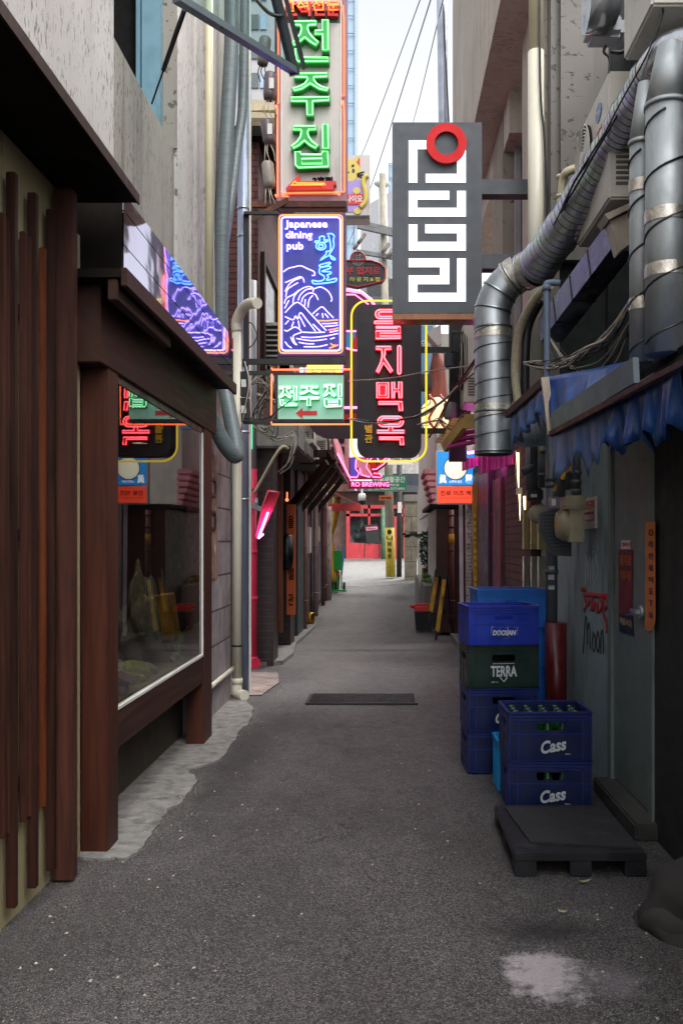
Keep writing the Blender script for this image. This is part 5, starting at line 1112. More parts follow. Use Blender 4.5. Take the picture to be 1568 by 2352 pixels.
t = thing('pipe_cluster', 'cluster of grey gas pipes with yellow taps under the tarpaulin', 'pipe', rp(1240, 1080, 6.8))
bm = NB()
for x, y0, y1, r_, z in ((1215, 1000, 1130, .035, 7.6), (1243, 1010, 1120, .03, 6.9), (1284, 1040, 1130, .045, 6.4), (1300, 1040, 1125, .035, 6.0), (1229, 1020, 1110, .03, 7.2)): tube(bm, [P(x, y1, z), P(x, y0, z)], r_, 12)
for x, y, r_, z in ((1243, 1040, .045, 6.9), (1243, 1095, .045, 6.9), (1284, 1100, .056, 6.4), (1284, 1075, .056, 6.4), (1300, 1090, .045, 6.0)): tube(bm, [P(x, y, z), P(x, y - 8, z)], r_, 12)
obj('pipes', bm, mat('grey_pipe_cluster', '#565d63', .45, var=.15, dirt='#2b2b2a', da=.5), t)
bm = NB()
for x, y, z in ((1235, 1042, 6.8), (1313, 1075, 5.9), (1275, 1122, 6.2)): bar(bm, P(x - 5, y + 6, z), P(x + 5, y - 8, z), .02, .02)
obj('tap_lever', bm, mat('yellow_tap', '#c99a1c', .4), t)
# clear tubes and warm light strips
t = thing('warm_light_strip', 'tall glowing warm white light strip on the right wall', 'lamp', rp(1210, 1200, 8))
bm = NB()
for (x0_, y0_, x1_, y1_, z) in ((1188, 1040, 1192, 1120, 8.3), (1193, 1130, 1203, 1325, 8.2), (1197, 1060, 1199, 1125, 8.2), (1204, 1140, 1209, 1240, 7.9)): tube(bm, [P(x0_, y0_, z), P(x1_, y1_, z)], .011, 6)
obj('tubes', bm, n_warm, t)
bm = NB(); bar(bm, P(1188, 1035, 8.45), P(1197, 1330, 8.45), .05, .03, (0, 1, 0)); bar(bm, P(1185, 1128, 8.1), P(1216, 1128, 8.1), .05, .06); obj('backing', bm, m_white, t)
t = thing('acrylic_cover', 'row of clear plastic pipe covers lit by the warm strip', 'cover', rp(1235, 1300, 7.6))
for i, x in enumerate((1211, 1229, 1246)):
    bm = NB(); z = 7.7 - i * .25; xa = xr(x, z); box(bm, xa - .032, xa + .032, z, z + .09, P(0, 1352, z).z, P(0, 1278, z).z, .003); obj('tube_cover', bm, mat('cover_%d' % i, '#7a7468', .15, var=.4, vs=(20, 20, 5)), t)
    bm = NB(); box(bm, xa - .033, xa + .033, z + .01, z + .09, P(0, 1262, z).z, P(0, 1170, z).z, .003); obj('tube_cover', bm, mat('cover_t%d' % i, '#9c8a5a', .2, var=.3, vs=(20, 20, 5)), t)
# ================================================================ RIGHT: mid alley shopfronts
t = thing('siding_house', 'low house with brown siding behind the warm light strips', 'house', (1.6, 10, 0))
bm = NB(); box(bm, 1.27, 2.6, 7.62, 9.2, 0, 2.45); obj('siding', bm, m_siding, t)
bm = NB(); box(bm, 1.27, 2.6, 9.2, 13.4, 0, 2.45); obj('wall', bm, mat('magenta_lit_wall', '#2c1f26', .6, var=.4, dirt='#7c1f50', da=.6, ds=(6, 6, 3)), t)  # magenta patches put the doorway's magenta light into the wall colour
bm = NB(); box(bm, 1.235, 1.268, 9.35, 10.05, .02, 2.2); obj('door', bm, mat('peeling_magenta_lit_door', '#4a2c30', .5, var=.4, dirt='#94244c', da=.75, ds=(3, 3, .8), dlo=.47), t)  # magenta light is put into the door colour as well
bm = NB(); box(bm, 1.20, 1.268, 10.15, 11.2, .02, 2.35); obj('post', bm, mat('peeling_magenta_lit_post', '#3a1a36', .45, var=.3, dirt='#a83a7c', da=.8, ds=(14, 14, 8), dlo=.58), t)  # post colour carries the same painted magenta light
bm = NB(); box(bm, 1.27, 2.6, 7.6, 13.4, 2.45, 2.55); obj('roof', bm, m_darkpaint, t)
t = thing('magenta_awning', 'magenta lit fabric valance above the right doorway', 'awning', rp(1120, 1060, 10))
bm = NB()
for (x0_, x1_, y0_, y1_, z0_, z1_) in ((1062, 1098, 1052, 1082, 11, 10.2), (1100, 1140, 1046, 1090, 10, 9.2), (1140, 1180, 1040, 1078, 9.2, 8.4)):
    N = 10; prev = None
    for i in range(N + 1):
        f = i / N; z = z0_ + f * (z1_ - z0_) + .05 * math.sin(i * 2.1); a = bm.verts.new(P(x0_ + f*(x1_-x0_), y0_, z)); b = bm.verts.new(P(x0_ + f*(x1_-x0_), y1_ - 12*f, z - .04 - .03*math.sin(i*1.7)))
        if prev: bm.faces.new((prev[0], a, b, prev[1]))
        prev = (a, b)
o = obj('valance', bm, mat('magenta_fabric', '#c0148a', .45, var=.3), t); md = o.modifiers.new('s', 'SOLIDIFY'); md.thickness = .01  # magenta light is put into the fabric colour
bm = NB(); tube(bm, [P(1075, 1040, 10.6), P(1130, 1032, 9.4)], .016, 6); tube(bm, [P(1128, 1060, 9.6), P(1150, 1066, 9.2)], .016, 6); obj('glow_tube', bm, n_mag, t)
t = thing('gold_post', 'gold painted square post with raised lettering at the magenta doorway', 'post', rp(1090, 1300, 11.8))
Z = 11.6
bm = NB(); prism(bm, [(1084, 1112), (1095, 1108), (1099, 1412), (1087, 1412)], front(ident, Z), -.08, .0); obj('shaft', bm, mat('gold_paint', '#b98a2c', .35, .3, var=.3, dirt='#c9a646', da=.5), t)
bm = NB()
for i in range(14): bar(bm, P(1089.5 + i*.2, 1180 + i*16, Z - .01), P(1090 + i*.2, 1190 + i*16, Z - .01), .035, .02, (0, 1, 0))
obj('raised_lettering', bm, mat('bright_gold', '#dcb456', .3, .3), t)
bm = NB(); prism(bm, [(1097, 1110), (1103, 1105), (1106, 1412), (1100, 1412)], front(ident, Z + .05), -.08, .0); obj('red_side', bm, mat('dark_red_side', '#5a1418', .5), t)
# corrugated porch roof and pink boards
t = thing('corrugated_porch', 'small rusty corrugated porch roof with pink underside on the right', 'canopy', rp(1050, 990, 10))
bm = NB(); nu = 24; rows = []
A0, A1, B0, B1 = P(1038, 962, 9.6), P(1100, 960, 8.9), P(998, 1017, 10.3), P(1045, 1005, 9.4)
for i in range(nu + 1):
    f = i / nu; off = Vector((0, 0, .014 * math.sin(f * 50)))
    rows.append((bm.verts.new(A0.lerp(A1, f) + off), bm.verts.new(B0.lerp(B1, f) + off)))
for a, b in zip(rows, rows[1:]): bm.faces.new((a[0], b[0], b[1], a[1]))
A2, B2 = A0.copy(), B0.copy()
rows = []
for i in range(17):
    f = i / 16; q0 = A0.lerp(B0, f); q1 = P(1102, 962, 8.7).lerp(P(1030, 1020, 9.0), f); off = Vector((0, 0, .012 * (i % 2)))
    rows.append((bm.verts.new(q0 + off), bm.verts.new(q1 + off)))
for a, b in zip(rows, rows[1:]): bm.faces.new((a[0], b[0], b[1], a[1]))
o = obj('sheet', bm, mat('corrugated_yellow', '#a88a4a', .55, .1, var=.4, vs=(9, 9, 9), dirt='#5e4526', da=.7), t); md = o.modifiers.new('s', 'SOLIDIFY'); md.thickness = .006
bm = NB(); bar(bm, P(1020, 1029, 9.0), P(1068, 968, 8.7), .05, .10); bar(bm, P(1068, 968, 8.7), P(1105, 968, 8.5), .05, .14); obj('fascia', bm, mat('yellow_timber', '#8f7436', .6, var=.3), t)
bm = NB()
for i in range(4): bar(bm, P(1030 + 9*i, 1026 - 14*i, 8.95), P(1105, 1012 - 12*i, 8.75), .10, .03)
obj('pink_board', bm, mat('magenta_boards', '#b02a86', .5, var=.2), t)  # boards' magenta colour stands in for magenta light
# glowing ball lamp and things behind the black neon sign
t = thing('ball_lamp', 'large glowing round lamp with orange stripes behind the cables', 'lamp', rp(1008, 955, 13))
bm = NB(); c = P(1006, 955, 12.8); bmesh.ops.create_uvsphere(bm, u_segments=24, v_segments=14, radius=.27, matrix=Matrix.Translation(c)); obj('globe', bm, glow('lit_paper', (1, .72, .38), .42), t, True)
bm = NB()
for a in (-.10, .06): tube(bm, [c + Vector((a + .05 * math.sin(i), -.26 * math.cos((i - 6) / 8), -.27 * math.cos(i / 12 * 3.14) )) for i in range(13)], .02, 6)
obj('stripe', bm, mat('orange_stripe', '#b5481c', .5), t)
t = thing('folded_parasol', 'folded red brown parasol with a white hood at the right wall', 'parasol', rp(1005, 850, 13.6))
Z = 13.6
bm = NB(); tube(bm, [P(1004, 812, Z), P(1004, 850, Z), P(1000, 930, Z), P(998, 985, Z)], [.08, .13, .2, .14], 9); obj('cloth', bm, mat('rust_cloth', '#7a3a2c', .7, var=.4, vs=(20, 20, 2)), t)
bm = NB(); prism(bm, [(977, 770), (1010, 752), (1012, 795), (1003, 800)], front(ident, Z), -.2, .18); obj('hood', bm, mat('grey_cloth', '#a59ea0', .7), t)
t = thing('blue_shop_board', 'pale blue shop board partly hidden behind the black neon sign', 'sign', rp(975, 850, 15))
bm = NB(); prism(bm, [(955, 748), (994, 748), (994, 985), (955, 985)], front(ident, 15), -.1, .0); obj('board', bm, mat('pale_blue_board', '#5d87a3', .5), t)
bm = NB(); text(bm, '무용', front(ident, 15), 966, 783, 990, 800, .0, .02); obj('lettering', bm, m_white, t)
t = thing('black_steel_post', 'black steel post and arms carrying the black neon sign', 'post', rp(1048, 850, 10))
Z = 10.2
bm = NB(); bar(bm, P(1050, 1060, Z), P(1050, 700, Z), .20, .12, (0, 1, 0)); obj('shaft', bm, m_black, t)
Z = 10.6
ac_unit('white air conditioner with a wire fan guard beside the big duct', xr(1066, 9.6), xr(1105, 9.6) , 9.6, 10.3, P(0, 925, 9.6).z, P(0, 735, 9.6).z, 'left')
t = thing('wall_fan', 'wire caged fan with a dark motor on the air conditioner side', 'fan', rp(1045, 825, 10))
bm = NB(); c = P(1052, 828, 9.7)
for k_ in range(9):
    xx = c.x - .06 + k_ * .018; tube(bm, [(xx, c.z * 0 + c.y + .16 * math.cos(2*math.pi*i/18), c.z + .33 * math.sin(2*math.pi*i/18)) for i in range(18)], .004, 4, True)
obj('cage', bm, m_black, t)
bm = NB(); box(bm, c.x - .16, c.x - .06, c.y - .06, c.y + .06, c.z - .09, c.z + .09, .02); obj('motor', bm, mat('navy_motor', '#23263a', .4), t)
t = thing('rusty_ac_shelf', 'rusty angle iron shelf below the caged fan unit', 'shelf', rp(1075, 960, 10))
bm = NB(); bar(bm, P(1036, 1012, 9.9), P(1075, 950, 9.0), .05, .06); bar(bm, P(1036, 1008, 9.9), P(1090, 1006, 9.5), .04, .04); bar(bm, P(1060, 963, 9.4), P(1095, 960, 9.2), .08, .06); obj('frame', bm, m_rust, t)
for i, (x, y, lab) in enumerate(((978, 880, 'grey transformer can hanging right of the black neon sign'), (1033, 945, 'pale transformer can above the corrugated porch'))):
    Z = 10.0; c = P(x, y, Z); t = thing('neon_transformer', lab, 'transformer', c, 'transformer cans on the right')
    bm = NB(); lathe(bm, [(.06, -.09), (.075, -.06), (.075, .09), (.06, .1)], c, 8); obj('can', bm, mat('can_r%d' % i, '#77777a', .5, dirt='#3a3a3a', da=.4), t)
    bm = NB(); tube(bm, smooth_path([c + Vector((0, 0, -.09)), c + Vector((.05, 0, -.22)), c + Vector((-.06, 0, -.3))], 4), .007, 5); obj('lead', bm, m_wirew, t)
# dark red box front + bamboo pole, stickered pole
t = thing('dark_red_shop', 'dark red lacquered shopfront bay standing out from the right side', 'shopfront', (1.1, 14, 0))
bm = NB(); box(bm, xr(1001, 13.9), 2.0, 13.9, 16.5, .05, P(0, 1168, 13.9).z); obj('bay', bm, mat('dark_red_lacquer', '#3a1210', .4, var=.3), t)
bm = NB(); box(bm, xr(985, 13.9), 2.0, 13.8, 16.5, P(0, 1166, 13.9).z, P(0, 1158, 13.9).z); obj('cornice', bm, m_darkpaint, t)
t2 = thing('bamboo_pole', 'dark red drainpipe with rings and a yellow tag by lacquered bay', 'pipe', rp(1038, 1300, 13.7))
bm = NB(); xx = xr(1036, 13.75); tube(bm, [(xx, 13.75, .2), (xx, 13.75, 2.0)], .045, 10)
for z in (.55, 1.35, 1.72, 1.9): tube(bm, [(xx, 13.75, z), (xx, 13.75, z + .03)], .055, 10)
obj('pipe', bm, mat('red_brown_pipe', '#5a241c', .4, var=.2), t2)
bm = NB(); tube(bm, [(xx, 13.75, 1.46), (xx, 13.75, 1.62)], .049, 10); obj('yellow_tag', bm, mat('yellow_tag', '#c98f1c', .5), t2)
t = thing('stickered_pole', 'white pole covered in small phone number stickers', 'pole', rp(1077, 1300, 12.5))
Z = 12.8; xx = xr(1077, Z)
bm = NB(); tube(bm, [(xx, Z, .1), (xx, Z, 2.1)], .055, 14); obj('pole', bm, mat('pinkish_white_pole', '#b7a4ab', .6, dirt='#6d5a60', da=.5, ds=(14, 14, 8)), t)
bm = NB(); bar(bm, (xr(1060, Z), Z - .03, .12), (xr(1057, Z), Z - .03, 2.05), .055, .02, (0, 1, 0)); obj('white_board', bm, mat('white_board', '#cfc4cb', .5), t)
bm = NB(); bm2 = NB(); tx = ['221', '당시', '-3335', '2093', '사진', '81-3667', '606-7273', '87-2133', '-2602', '53']
for i, s in enumerate(tx):
    y = 1172 + i * 25; f_ = front(ident, Z - .058); x0_ = 1069 + (i % 3)
    prism(bm, [(x0_, y), (x0_ + 13, y), (x0_ + 13, y + 17), (x0_, y + 17)], f_, 0, .002)
    text(bm2, s, f_, x0_ + 1, y + 9, x0_ + 12, y + 15, .002, .004, bold=.02); text(bm2, '★대출★' if i % 2 else '일수', f_, x0_ + 1, y + 1, x0_ + 12, y + 7, .002, .004, bold=.02)
obj('sticker', bm, m_white, t); obj('print', bm2, mat('sticker_ink', '#55202c', .6), t)
# A-frame boards
for i, (xa, xb, yb, lab) in enumerate(((988, 1003, 1405, 'A-frame menu board with a yellow panel, nearer the bin'), (1003, 1021, 1450, 'second A-frame menu board, leaning just right of the first'))):
    Z = 13.5 - i * .25; t = thing('menu_board', lab, 'A-board', P(xa, yb, Z), 'A-frame menu boards')
    f_ = front(ident, Z)
    bm = NB(); prism(bm, [(xb - 4, 1307 + 5*i), (xb + 6, 1310 + 5*i), (xa + 8, yb + 8), (xa - 5, yb)], f_, -.06, .0); obj('panel', bm, mat('black_panel', '#1a1718', .4), t)
    bm = NB(); prism(bm, [(xb - 5, 1325 + 5*i), (xb + 3, 1327 + 5*i), (xa + 5, yb + 2), (xa - 4, yb - 3)], f_, .001, .012); obj('poster', bm, mat('menu_poster_%d' % i, '#c99a2a', .45, var=.5, vs=(9, 9, 9), dirt='#4a2016', da=.85, ds=(7, 7, 5), dlo=.5), t)
    bm = NB(); bar(bm, P(xa, yb, Z), P(xa - 4, yb + 32 - 4*i, Z), .03, .04); bar(bm, P(xb + 5, 1320, Z + .1), P(xb + 22 , yb + 40 - 10*i, Z + .55), .03, .03); bar(bm, P(xb + 6, 1415, Z + .3), P(xb + 28, 1414, Z + .3), .02, .02); obj('legs', bm, m_black, t)
# ================================================================ RIGHT: ducts, awning, AC units
def seg_duct(bm, pts, r, n=20): tube(bm, pts, r, n)
def helix(bm, p, q, r, turns, rr=.005):
    p, q = Vector(p), Vector(q); d = q - p; a = d.normalized(); s = a.cross(Vector((0, 1, 0)))
    if s.length < .1: s = a.cross(Vector((0, 0, 1)))
    s.normalize(); u = a.cross(s); N = int(turns * 20)
    tube(bm, [p + d * i / N + (s * math.cos(i / 20 * 6.2832) + u * math.sin(i / 20 * 6.2832)) * r for i in range(N + 1)], rr, 4)
m_galv2 = mat('dull_galvanised_steel', '#a8aeb0', .58, .9, var=.22, vs=(5, 5, 2), dirt='#4f5352', da=.6, ds=(4, 4, 1), dlo=.5)
t = thing('spiral_duct', 'big shiny galvanised spiral duct bending up the right side', 'duct', P(1130, 1050, 6.4))
Z = 6.4; k = Z / F; cx = xr(1132, Z); r0 = 42.5 * k
zb, ze = P(0, 1044, Z).z, P(0, 755, Z).z
bm = NB(); tube(bm, [(cx, Z, zb), (cx, Z, ze)], r0, 28, caps=False); obj('riser', bm, m_galv, t)
bm = NB(); tube(bm, [(cx, Z, zb - .002), (cx, Z, zb + .02)], r0 * .97, 28); obj('open_end', bm, m_interior, t)
bm = NB(); helix(bm, (cx, Z, zb + .12), (cx, Z, ze), r0 + .002, 6.3, .006)
for z in (zb + .01, P(0, 950, Z).z, ze - .01): tube(bm, [(cx, Z, z), (cx, Z, z + .018)], r0 + .006, 28)
obj('seam', bm, mat('seam_steel', '#7f868a', .35, 1.0, var=.2), t)
el = smooth_path([P(1130, 756, Z), P(1131, 712, Z), P(1146, 672, Z - .02), P(1174, 640, Z - .05), P(1204, 624, Z - .1), P(1232, 612, Z - .2)], 5)
bm = NB(); tube(bm, el, [r0 - .016 * i / len(el) for i in range(len(el))], 28, caps=False); obj('elbow', bm, m_galv, t)
bm = NB()
for i in (5, 10, 15, 20, 24):
    if i < len(el) - 1: d = (el[i+1] - el[i]).normalized(); tube(bm, [el[i] - d * .008, el[i] + d * .008], r0 + .003, 28)
obj('elbow_seam', bm, mat('seam_steel_b', '#8b9296', .35, 1.0, var=.2), t)
m_irid, tt, pp, L = nodes('iridescent_foil')
n_ = noise(tt, coords(tt, (6, 6, 14)), 1.0, 3); cr = tt.nodes.new('ShaderNodeValToRGB'); L(n_, cr.inputs[0])
for i, (ps_, cl) in enumerate(((.30, '#cfd1d6'), (.44, '#c4bcd8'), (.48, '#b4c4dc'), (.53, '#d2d3d6'), (.60, '#b0ccb8'), (.66, '#d0d1d6'))):
    e_ = cr.color_ramp.elements[i] if i < 2 else cr.color_ramp.elements.new(ps_)
    e_.position = ps_; e_.color = (*lin(cl), 1)
L(cr.outputs[0], pp.inputs['Base Color']); pp.inputs['Metallic'].default_value = .85; pp.inputs['Roughness'].default_value = .34
bumpn(tt, pp, noise(tt, coords(tt), 45, 3), .2, .006)
dg = [P(1230, 613, 6.2), P(1280, 545, 5.9), P(1340, 450, 5.5), P(1400, 350, 5.1), P(1452, 252, 4.75), P(1500, 165, 4.45)]
dg2 = smooth_path(dg, 7); NN = len(dg2)
rd = [(44 + 2 * math.sin(i * 1.0)) * p.y / F + (.004 if i % 2 else 0) for i, p in enumerate(dg2)]
bm = NB(); tube(bm, dg2, rd, 26, caps=False); obj('flexible_length', bm, m_irid, t)
bm = NB()
for i in range(1, NN - 1):
    d = (dg2[i+1] - dg2[i]).normalized(); tube(bm, [dg2[i] - d * .003, dg2[i] + d * .003], rd[i] + .003, 26)
obj('wire_rib', bm, mat('rib_dark', '#77747c', .4, .8), t)
dg3 = smooth_path([P(1500, 165, 4.45), P(1535, 125, 4.3), P(1590, 108, 4.2), P(1660, 100, 4.1)], 5)
bm = NB(); tube(bm, dg3, 44 * 4.4 / F, 24, caps=False); obj('top_length', bm, m_foil, t)
tee = [P(1140, 1000, Z), P(1190, 990, Z + .02), P(1262, 985, Z + .1)]
bm = NB(); tube(bm, [tee[0], tee[1], tee[1] + Vector((.02, 0, 0)), tee[2]], [.02, .118, .125, .125], 24); obj('branch', bm, m_galv, t)
bm = NB()
for y_ in (765, 945): tube(bm, [(cx, Z, P(0, y_ + 14, Z).z), (cx, Z, P(0, y_ - 14, Z).z)], r0 + .004, 28, caps=False)
for i in (16, 22): d = (el[min(i+1, len(el)-1)] - el[i-1]).normalized(); tube(bm, [el[i] - d * .05, el[i] + d * .05], r0 + .001, 28, caps=False)
obj('foil_tape', bm, mat('crinkled_foil_tape', '#c9c4ba', .3, .9, var=.3, vs=(30, 30, 30), bump=.9, bs=35), t)
for x, y0, y1, rpx, Zd, lab in ((1528, 130, 815, 46, 4.15, 'widest grey vertical duct at the right edge with foil tape'), (1472, 215, 835, 27, 4.35, 'narrower vertical duct left of the widest one')):
    t = thing('vertical_duct', lab, 'duct', P(x, y1, Zd), 'vertical ducts at the right edge'); r_ = rpx * Zd / F; xx = xr(x, Zd)
    z1_, z0_ = P(0, y0 + 115, Zd).z, P(0, y1, Zd).z
    bm = NB(); tube(bm, [(xx, Zd, z0_), (xx, Zd, z1_)], r_, 26); obj('pipe', bm, m_galv2, t)
    bm = NB(); tube(bm, [(xx, Zd, z1_), (xx + .02, Zd, P(0, y0, Zd).z + .05)], [r_ + .004, r_ * .62], 26); tube(bm, [(xx, Zd, z1_ - .01), (xx, Zd, z1_ + .01)], r_ + .007, 26); obj('cone', bm, m_galv2, t)
    bm = NB(); helix(bm, (xx, Zd, z0_ + .05), (xx, Zd, z1_ - .05), r_ + .002, 4.2, .006); obj('seam', bm, mat('seam_%d' % x, '#44484b', .4, .8), t)
    bm = NB()
    for yy in (500, 625) if rpx > 30 else (430, 700): z = P(0, yy, Zd).z; tube(bm, [(xx, Zd, z - .03), (xx, Zd, z + .03)], r_ + .004, 26, caps=False)
    obj('foil_tape', bm, mat('tape_%d' % x, '#c4beb4', .3, .9, var=.3, vs=(30, 30, 30), bump=.9, bs=35), t)
# carrier style outdoor unit
u = ac_unit('beige outdoor air conditioner with a blue oval badge and open fan', 1.27, 1.62, 4.95, 5.78, 3.45, 4.18, 'left', fan=(5.53, 3.93, .195))
gfn = lambda a, b, w_: Vector((1.269 - w_, a, b))
bm = NB(); prism(bm, [(5.18 + .075 * math.cos(R(i * 15)), 4.05 + .05 * math.sin(R(i * 15))) for i in range(24)], gfn, 0, .004); obj('badge', bm, mat('blue_badge', '#2d63a8', .3), u)
bm = NB(); text(bm, 'Carrier', lambda a, b, w_: gfn(5.24 - a * .12, 4.072 - b * .045, .004 + w_), 0, 0, 1, 1, 0, .002, shear=.3); obj('badge_lettering', bm, m_white, u)
bm = NB(); text(bm, '캐리어', lambda a, b, w_: gfn(5.24 - a * .13, 3.95 - b * .05, w_), 0, 0, 1, 1, 0, .003, bold=.02); obj('red_lettering', bm, mat('faded_red', '#a8483c', .5), u)
ac_unit('beige outdoor air conditioner at the top right corner', 1.30, 1.62, 4.25, 4.75, 4.12, 4.9, 'left')
t = thing('electric_meter', 'grey electric meter box with a glass dome high on the right', 'meter', P(1390, 60, 5.6))
Z = 5.6
bm = NB(); c = P(1388, 66, Z); box(bm, c.x - .12, c.x + .12, Z - .06, Z + .12, c.z - .07, c.z + .07, .03); obj('box', bm, mat('grey_meter_box', '#9a9ca6', .4), t)
bm = NB(); lathe(bm, [(.15, -.02), (.15, .10), (.12, .16), (.05, .19), (.01, .195)], P(1352, 18, Z - .1), 22, 'X'); obj('dome', bm, mat('meter_glass', '#8b8f94', .08, .6, var=.2), t)
bm = NB(); c2 = P(1390, 105, Z); tube(bm, smooth_path([c2, P(1386, 120, Z), P(1400, 145, Z), P(1385, 250, Z)], 5), .01, 6); tube(bm, smooth_path([P(1400, 118, Z), P(1425, 120, Z), P(1450, 105, Z)], 5), .014, 6); obj('lead', bm, m_wire, t)
bm = NB(); tube(bm, smooth_path([P(1275, 560, 6.7), P(1286, 480, 6.6), P(1292, 415, 6.55), P(1302, 395, 6.5), P(1330, 385, 6.5)], 6), .032, 12)
for y in (455, 410): tube(bm, [P(1288, y, 6.58), P(1289, y - 6, 6.58)], .04, 12)
tag(obj('bent_drainpipe', bm, m_pipecream), 'cream bent drainpipe behind the flexible foil duct', 'pipe')
# foil wrapped channel and hopper
t = thing('foil_channel', 'foil wrapped rectangular channel running up under the flexible duct', 'duct', P(1350, 650, 5.4))
bm = NB(); bar(bm, P(1262, 760, 5.9), P(1425, 545, 4.9), .15, .17); obj('channel', bm, mat('channel_foil', '#747488', .32, 1.0, var=.35, vs=(10, 10, 10), dirt='#5d7a68', da=.4, ds=(7, 3, 3)), t)
bm = NB()
for f in (.25, .5, .75):
    a = P(1262, 760, 5.9).lerp(P(1425, 545, 4.9), f); d = (P(1425, 545, 4.9) - P(1262, 760, 5.9)).normalized(); bar(bm, a - d * .006, a + d * .006, .158, .178)
obj('strap', bm, m_black, t)
t = thing('rain_hopper', 'beige rainwater hopper box below the ducts on the right', 'hopper', P(1415, 530, 4.75))
bm = NB(); Z = 4.75; prism(bm, [(1382, 500), (1448, 470), (1448, 482), (1392, 512)], front(ident, Z), -.12, .05); prism(bm, [(1398, 510), (1448, 488), (1448, 560), (1420, 580)], front(ident, Z), -.10, .02); obj('box', bm, mat('beige_hopper', '#a59c8c', .5, dirt='#5b5044', da=.5), t)
# blue tarpaulin awning
t = thing('tarpaulin_awning', 'ragged blue tarpaulin awning on a rusty frame along the right wall', 'awning', (1.2, 4.8, 2.3))
Ea, Eb = PX(1170, 955, .90), PX(1250, 882, .90)
bm = NB(); bar(bm, P(1168, 952, 6.3), P(1252, 876, 5.2), .05, .05); bar(bm, P(1262, 997, 5.1), P(1568, 836, 3.1), .022, .028); bar(bm, P(1568, 836, 3.1), P(1700, 770, 2.6), .022, .028); obj('frame', bm, m_rust, t)
bm = NB(); bar(bm, P(1250, 868, 5.15), P(1266, 998, 5.1), .045, .03, (0, 1, 0)); obj('pale_post', bm, mat('pale_beige_post', '#a5998a', .6, dirt='#6b4a35', da=.5), t)
bm = NB(); bar(bm, P(1270, 972, 5.05), P(1460, 850, 4.0), .03, .12); obj('flat_bar', bm, mat('grey_flat_bar', '#5f696f', .45, .3, dirt='#3a3f42', da=.4), t)
def cloth(name, top, bot, m_, nu=60, amp=.03, jag=0.0, seed=1, nv=5, pw=0):
    """hanging cloth between two 3D polylines, folded and with a ragged lower edge"""
    r2 = random.Random(seed); bm = NB()
    def at(L_, f):
        n = len(L_) - 1; i = min(n - 1, int(f * n)); return Vector(L_[i]).lerp(Vector(L_[i+1]), f * n - i)
    ph = [r2.uniform(0, 6) for _ in range(4)]; cols = []
    for i in range(nu + 1):
        f = i / nu; a, b = at(top, f), at(bot, f)
        if jag: b = b + (a - b) * (abs(math.sin(f * 17 + ph[0])) ** .8 * jag + jag * .25 * math.sin(f * 37 + ph[1]))
        col = []
        for j in range(nv + 1):
            g = j / nv; q = a.lerp(b, g); wv = amp * g * (math.sin(f * 23 + ph[2]) + .5 * math.sin(f * 51 + ph[3] + g))
            col.append(bm.verts.new(q + Vector((-wv * .8, -wv * .7, .2 * wv))))
        cols.append(col)
    for a, b in zip(cols, cols[1:]):
        for j in range(nv): bm.faces.new((a[j], b[j], b[j+1], a[j+1]))
    o = obj(name, bm, m_, t, True); md = o.modifiers.new('s', 'SOLIDIFY'); md.thickness = .004; return o
cloth('top_sheet', [P(1256, 866, 5.2), P(1360, 848, 4.8), P(1445, 830, 4.5)], [P(1268, 962, 5.08), P(1350, 915, 4.6), P(1450, 850, 4.1)], m_tarp, 40, .018, seed=4, nv=8)
cloth('side_valance', [P(1172, 955, 6.25), P(1212, 918, 5.7), P(1250, 884, 5.2)], [P(1182, 1045, 6.25), P(1212, 1000, 5.7), P(1252, 985, 5.2)], m_tarpfade, 36, .035, .35, 2)
cloth('faded_valance', [P(1266, 1000, 5.08), P(1340, 962, 4.5), P(1420, 920, 4.0)], [P(1264, 1112, 5.1), P(1345, 1088, 4.5), P(1425, 1030, 4.0)], m_tarpfade, 50, .025, .30, 5)
cloth('front_valance', [P(1410, 922, 4.0), P(1480, 880, 3.6), P(1560, 838, 3.15)], [P(1400, 1045, 4.05), P(1490, 1030, 3.6), P(1560, 1005, 3.2)], m_tarp, 44, .05, .16, 8)
cloth('near_sheet', [P(1500, 872, 3.55), P(1640, 806, 2.9)], [P(1500, 985, 3.7), P(1660, 985, 3.0)], m_tarp, 30, .03, .05, 9)
bm = NB(); vs = [bm.verts.new(q) for q in (Vector((1.36, 2.4, 2.27)), P(1700, 770, 2.6), P(1262, 997, 5.1), Vector((1.36, 5.3, 2.27)))]; bm.faces.new(vs)
o = obj('under_sheet', bm, m_tarp, t); md = o.modifiers.new('s', 'SOLIDIFY'); md.thickness = .004
